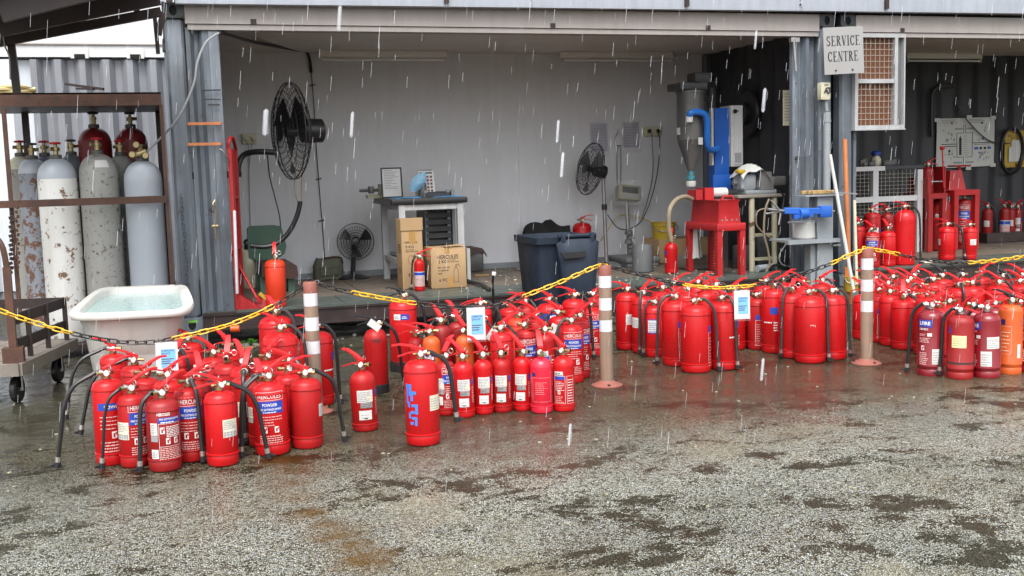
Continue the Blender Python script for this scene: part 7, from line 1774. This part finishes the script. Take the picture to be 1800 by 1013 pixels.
# red presses
Yr = 1.25
def press(pl, pr, ptop, pbot, label, Y, m):
    xa = at(pl,400,Y).x; xb = at(pr,400,Y).x; z1 = at((pl+pr)/2,ptop,Y).z
    t = thing('press_stand', label, 'stand', ((xa+xb)/2,Y+.2,ZF), 0, 'dark red press stands')
    for x in (xa, xb-.06):
        for y_ in (Y, Y+.36): p = MB(); p.box((x,y_,ZF+.004),(x+.06,y_+.06,z1-.061)); p.build('leg', M[m], t)
    p = MB(); p.box((xa-.003,Y-.003,z1-.06),(xb+.003,Y+.425,z1)); p.build('top', M[m], t)
    return t, xa, xb, z1
t, xa, xb, z1 = press(1632, 1664, 340, 440, 'dark red steel stand carrying a small extinguisher and gauge, left of two', Yr, 'dredm')
p = MB(); p.box((xa,Yr+.02,z1+.001),(xa+.05,Yr+.35,z1+.18)); p.build('bracket', M['dredm'], t)
p = MB(); p.box((xb+.0,Yr+.05,z1+.001),(xb+.02,Yr+.3,z1+.30)); p.build('back_plate', M['dredm'], t)
a = at(1657,330,Yr); b = at(1669,265,Yr); p = MB(); p.cyl((a.x,Yr-.02,a.z),(a.x-.03,Yr-.02,b.z+.02),.008,7); p.lathe([(.02,-.02),(.03,0),(.02,.02)],12,0,Matrix.Translation((a.x-.03,Yr-.02,b.z+.03))); p.build('lever', M['lever'], t)
q = at(1645,336,Yr); X('small red extinguisher clamped on top of the left red stand', 1645, None, 0, 0, 's','dred', 30,30, -20,.01, [], r=.055, h=.26, zf=z1, grp=GI) if False else None
t3 = thing('fire_extinguisher', 'small dark red extinguisher clamped on top of the left red press stand', 'fire extinguisher', (q.x,Yr+.14,z1+.002), -.3, GI)
link('body', body_mesh('s',.065,.30,'dred'), t3); v_, g_, c_, r_ = valve_meshes(1); link('valve', v_, t3, (0,0,.306)); link('lever', lever_mesh(30,'lever',.8), t3, (0,0,.306)); link('carry_handle', carry_mesh('lever'), t3, (0,0,.306)); link('gauge', g_, t3, (0,0,.306))
p = MB(); p.lathe([(.067,.12),(.071,.121),(.071,.14),(.067,.141)],20,0,None,False); p.box((-.12,-.075,.125),(.14,-.068,.137)); p.build('clamp_band', M['steel'], t3, 35, False)
t, xa, xb, z1 = press(1677, 1721, 334, 440, 'dark red steel stand with a hand wheel on a tapered head, right of two', Yr+.03, 'redm')
p = MB(); zc0 = z1+.001; q0 = at(1668,334,Yr+.1).x; q1 = at(1698,334,Yr+.1).x; zq = at(1680,300,Yr+.1).z
p.add([(q0,Yr+.1,zc0),(q1,Yr+.1,zc0),(q1-.03,Yr+.14,zq),(q0+.05,Yr+.14,zq),(q0,Yr+.36,zc0),(q1,Yr+.36,zc0),(q1-.03,Yr+.32,zq),(q0+.05,Yr+.32,zq)],[(0,1,2,3),(7,6,5,4),(1,0,4,5),(2,1,5,6),(3,2,6,7),(0,3,7,4)]); p.build('head', M['redm'], t)
p = MB(); q = at(1688,298,Yr+.2); n = 22; p.tube([(q.x+.12*math.cos(2*PI*i/n),Yr+.22+.12*math.sin(2*PI*i/n),zq+.05) for i in range(n)],.010,6,0,None,True); p.cyl((q.x,Yr+.22,zq-.02),(q.x,Yr+.22,zq+.06),.02,10); p.bar((q.x-.12,Yr+.22,zq+.05),(q.x+.12,Yr+.22,zq+.05),.014,.012); p.build('hand_wheel', M['dredm'], t)
# rear bench of the dark container and small clutter
p = MB(); a = at(1725,412,2.0); p.box((a.x,1.9,ZF+.004),(12.0,2.3,ZF+.12)); single('low_bench', p, M['rail'], 'low dark bench along the rear wall under the hanging extinguishers', 'bench', (a.x,2.1,ZF))
p = MB(); q = gz(1629,462,ZF+.01); p.box((q.x-.05,q.y-.03,q.z),(q.x+.05,q.y+.03,q.z+.02)); single('paper_scrap', p, M['cream'], 'scrap of pale paper on the threshold of the dark container', 'paper', q)
# wheel of a trolley unit poking in at the right edge
c = at(1802,486,-1.1); t = thing('wheeled_extinguisher', 'large red wheeled unit with a grey tyred wheel cut off by the right edge', 'fire extinguisher', (c.x+.1,-1.1,0))
p = MB(); p.tube([(c.x+.13+.15*math.cos(2*PI*i/24),-1.12,.50+.15*math.sin(2*PI*i/24)+c.z-.50) for i in range(24)],.025,8,0,None,True); p.build('wheel', M['lgrey'], t)
p = MB(); p.lathe([(.12,0),(.13,.02),(.13,.55),(.06,.68)],22,0,Matrix.Translation((c.x+.24,-1.05,.02))); p.build('body', M['red'], t)
# =================================================================== WEEDS, LITTER, RAIN
for i, (px, py, lb) in enumerate(((432,582,'small bright green weed growing under the threshold of the white workshop'),(1695,497,'dark green weed sprouting at the threshold behind the far right extinguishers'),(1640,492,'low weed at the threshold left of the far right pile'))):
    q = gz(px,py+16,0); q.y = min(q.y, .0); t = thing('weed', lb, 'plant', q, 0, 'weeds along the container threshold')
    for k in range(8):
        a = random.uniform(0,2*PI); L_ = random.uniform(.05,.11); d_ = Vector((math.cos(a),math.sin(a)*.5,random.uniform(.35,1.0))).normalized(); s_ = Vector((-math.sin(a),math.cos(a),0))*.022
        b = MB(); o0 = Vector((random.uniform(-.05,.05),random.uniform(-.03,.03),.04*i*0)); m1 = o0+d_*L_*.55+Vector((0,0,.01)); e_ = o0+d_*L_
        b.add([o0,m1-s_,e_,m1+s_,m1+Vector((0,0,-.006))],[(0,1,4),(0,4,3),(1,2,4),(4,2,3)]); b.build('leaf', M['leaf'], t, 60, False)
    b = MB(); b.tube([(0,0,0),(.01,0,.06)],.003,4); b.build('stem', M['leaf'], t, 60, False)
b = MB()
for i in range(260):
    x = random.uniform(.1,6.0); y_ = random.uniform(-.55,.5)*abs(random.random()); s_ = random.uniform(.008,.03); m_ = Matrix.Translation((x,y_-.05,s_*.3)) @ rotz(random.uniform(0,3)); b.box((-s_,-s_*.7,-s_*.4),(s_,s_*.6,s_*.5),0,m_,s_*.3)
o = b.build('gravel', M['concrete']); o['kind'] = 'stuff'
b = MB()
for i in range(420):
    s_ = random.uniform(.004,.010); x = random.uniform(-3,8); y_ = random.uniform(-7,-.3); m_ = Matrix.Translation((x,y_,s_*.2)) @ rotz(random.uniform(0,3)); b.box((-s_,-s_*.7,-s_*.3),(s_,s_*.7,s_*.4),0,m_,s_*.3)
o = b.build('pebbles', M['scale_tan']); o['kind'] = 'stuff'
p = MB(); p.tube(smooth_path([gz(866,548,.0)+Vector((0,0,.01)), at(867,520,-.9), at(866,497,-.9), at(868,482,-.92)],5), .010, 7); p.cyl(at(868,484,-.92),at(868.6,478,-.92),.016,8,1); single('hose', p, [M['blk'],M['wprint']], 'black hose sticking straight up behind the middle cluster', 'hose', gz(866,548,0))
# falling rain: slim drops spread through the air over the yard
b = MB()
def drop(x, y_, z, L_, r, mi=0):
    sx_ = -.11*L_; vs = [(x,y_,z),(x+sx_,y_,z-L_)]
    for f in (.08,.92):
        for k in range(4): a = k*PI/2; vs.append((x+sx_*f+r*math.cos(a),y_+r*math.sin(a),z-L_*f))
    fs = []
    for k in range(4): j = (k+1)%4; fs += [(0,2+k,2+j),(1,6+j,6+k),(2+k,6+k,6+j,2+j)]
    b.add(vs, fs, mi)
rr = random.Random(5)
n = 0
while n < 3300:
    x = rr.uniform(-5,11); y_ = rr.uniform(-5.6,-.3); z = rr.uniform(.05,4.6)
    if x < .1 and y_ > -1.9 and z < 3: pass
    if (Vector((x,y_,z))-CAM).length < 2.2: continue
    drop(x, y_, z, rr.uniform(.04,.09), rr.uniform(.0006,.0011)); n += 1
for px, py, L_, w in ((598,32,46,9),(468,215,48,12),(620,219,46,8),(982,231,42,7),(990,290,46,8),(1345,176,44,9),(1330,70,34,6),(1342,650,42,8),(1003,765,42,7)):
    d_ = ray(px, py-L_/2); q = CAM + d_*rr.uniform(2.3,3.0); k = (q-CAM).dot(_fw)/F_PX; drop(q.x, q.y, q.z, L_*k, w*k*.40, 1)
o = b.build('rain', [M['rain'], mat('near_rain_water', (.85,.87,.92), .2, alpha=.28)], sharp=180); o['kind'] = 'stuff'; o['label'] = 'falling rain drops over the yard'

# things tied to the left post of the white walled container
for py, lb in ((218,'upper orange strap tied round the left container post'),(254,'lower orange strap tied round the left container post')):
    a = at(330,py,-.012); b_ = at(388,py-1,-.012); p = MB(); p.bar(a, b_, .010, .022, 0, (0,0,1)); p.bar(b_, b_+Vector((.01,.09,.0)), .008,.022); single('strap', p, M['orange_pole'], lb, 'strap', a, 'straps on the left post')
p = MB(); p.tube([at(x_,y_,-.01) for x_, y_ in ((388,158),(357,159),(356,174),(388,175))], .006, 6); p.tube([at(366,184,-.01), at(386,184,-.01)], .006, 6); single('wire_hook', p, M['ccast'], 'black bent rod hooked on the left container post above the straps', 'hook', at(357,165,-.01))
t = thing('hanging_chain', 'thin dark steel chain hanging down the left container post', 'chain', at(318,345,-.03))
LS = link_mesh('chain_link_steel', M['ccast']); a = at(318,345,-.03)
for k in range(26):
    o = link('chain_link', LS, t, (.004*math.sin(k*.9)+.0006*k, 0, -.034*k), (PI/2*(k % 2), PI/2, 0)); o.scale = (.75,.75,.75)
p = MB(); p.tube(smooth_path([at(378,352,-.01), at(374,360,-.03), at(380,366,-.02), at(378,395,-.015), at(379,420,-.01)],5), .006, 6); p.box(at(372,398,-.02)+Vector((0,0,-.012)), at(384,398,-.0)+Vector((0,0,.012)),0,None,.003); single('door_pin', p, M['brass'], 'rusty pin and latch hanging on the edge of the left post', 'latch', at(378,352,-.01))
p = MB(); p.tube(smooth_path([at(386,262,-.02), at(392,266,-.02), at(398,276,.0), at(404,284,.06)],5), .005, 5); single('wire', p, M['steel'], 'short bright wire tying the hand truck to the left post', 'wire', at(386,262,-.02))
for i, (px, py) in enumerate(((310,560),(352,575))):
    pass
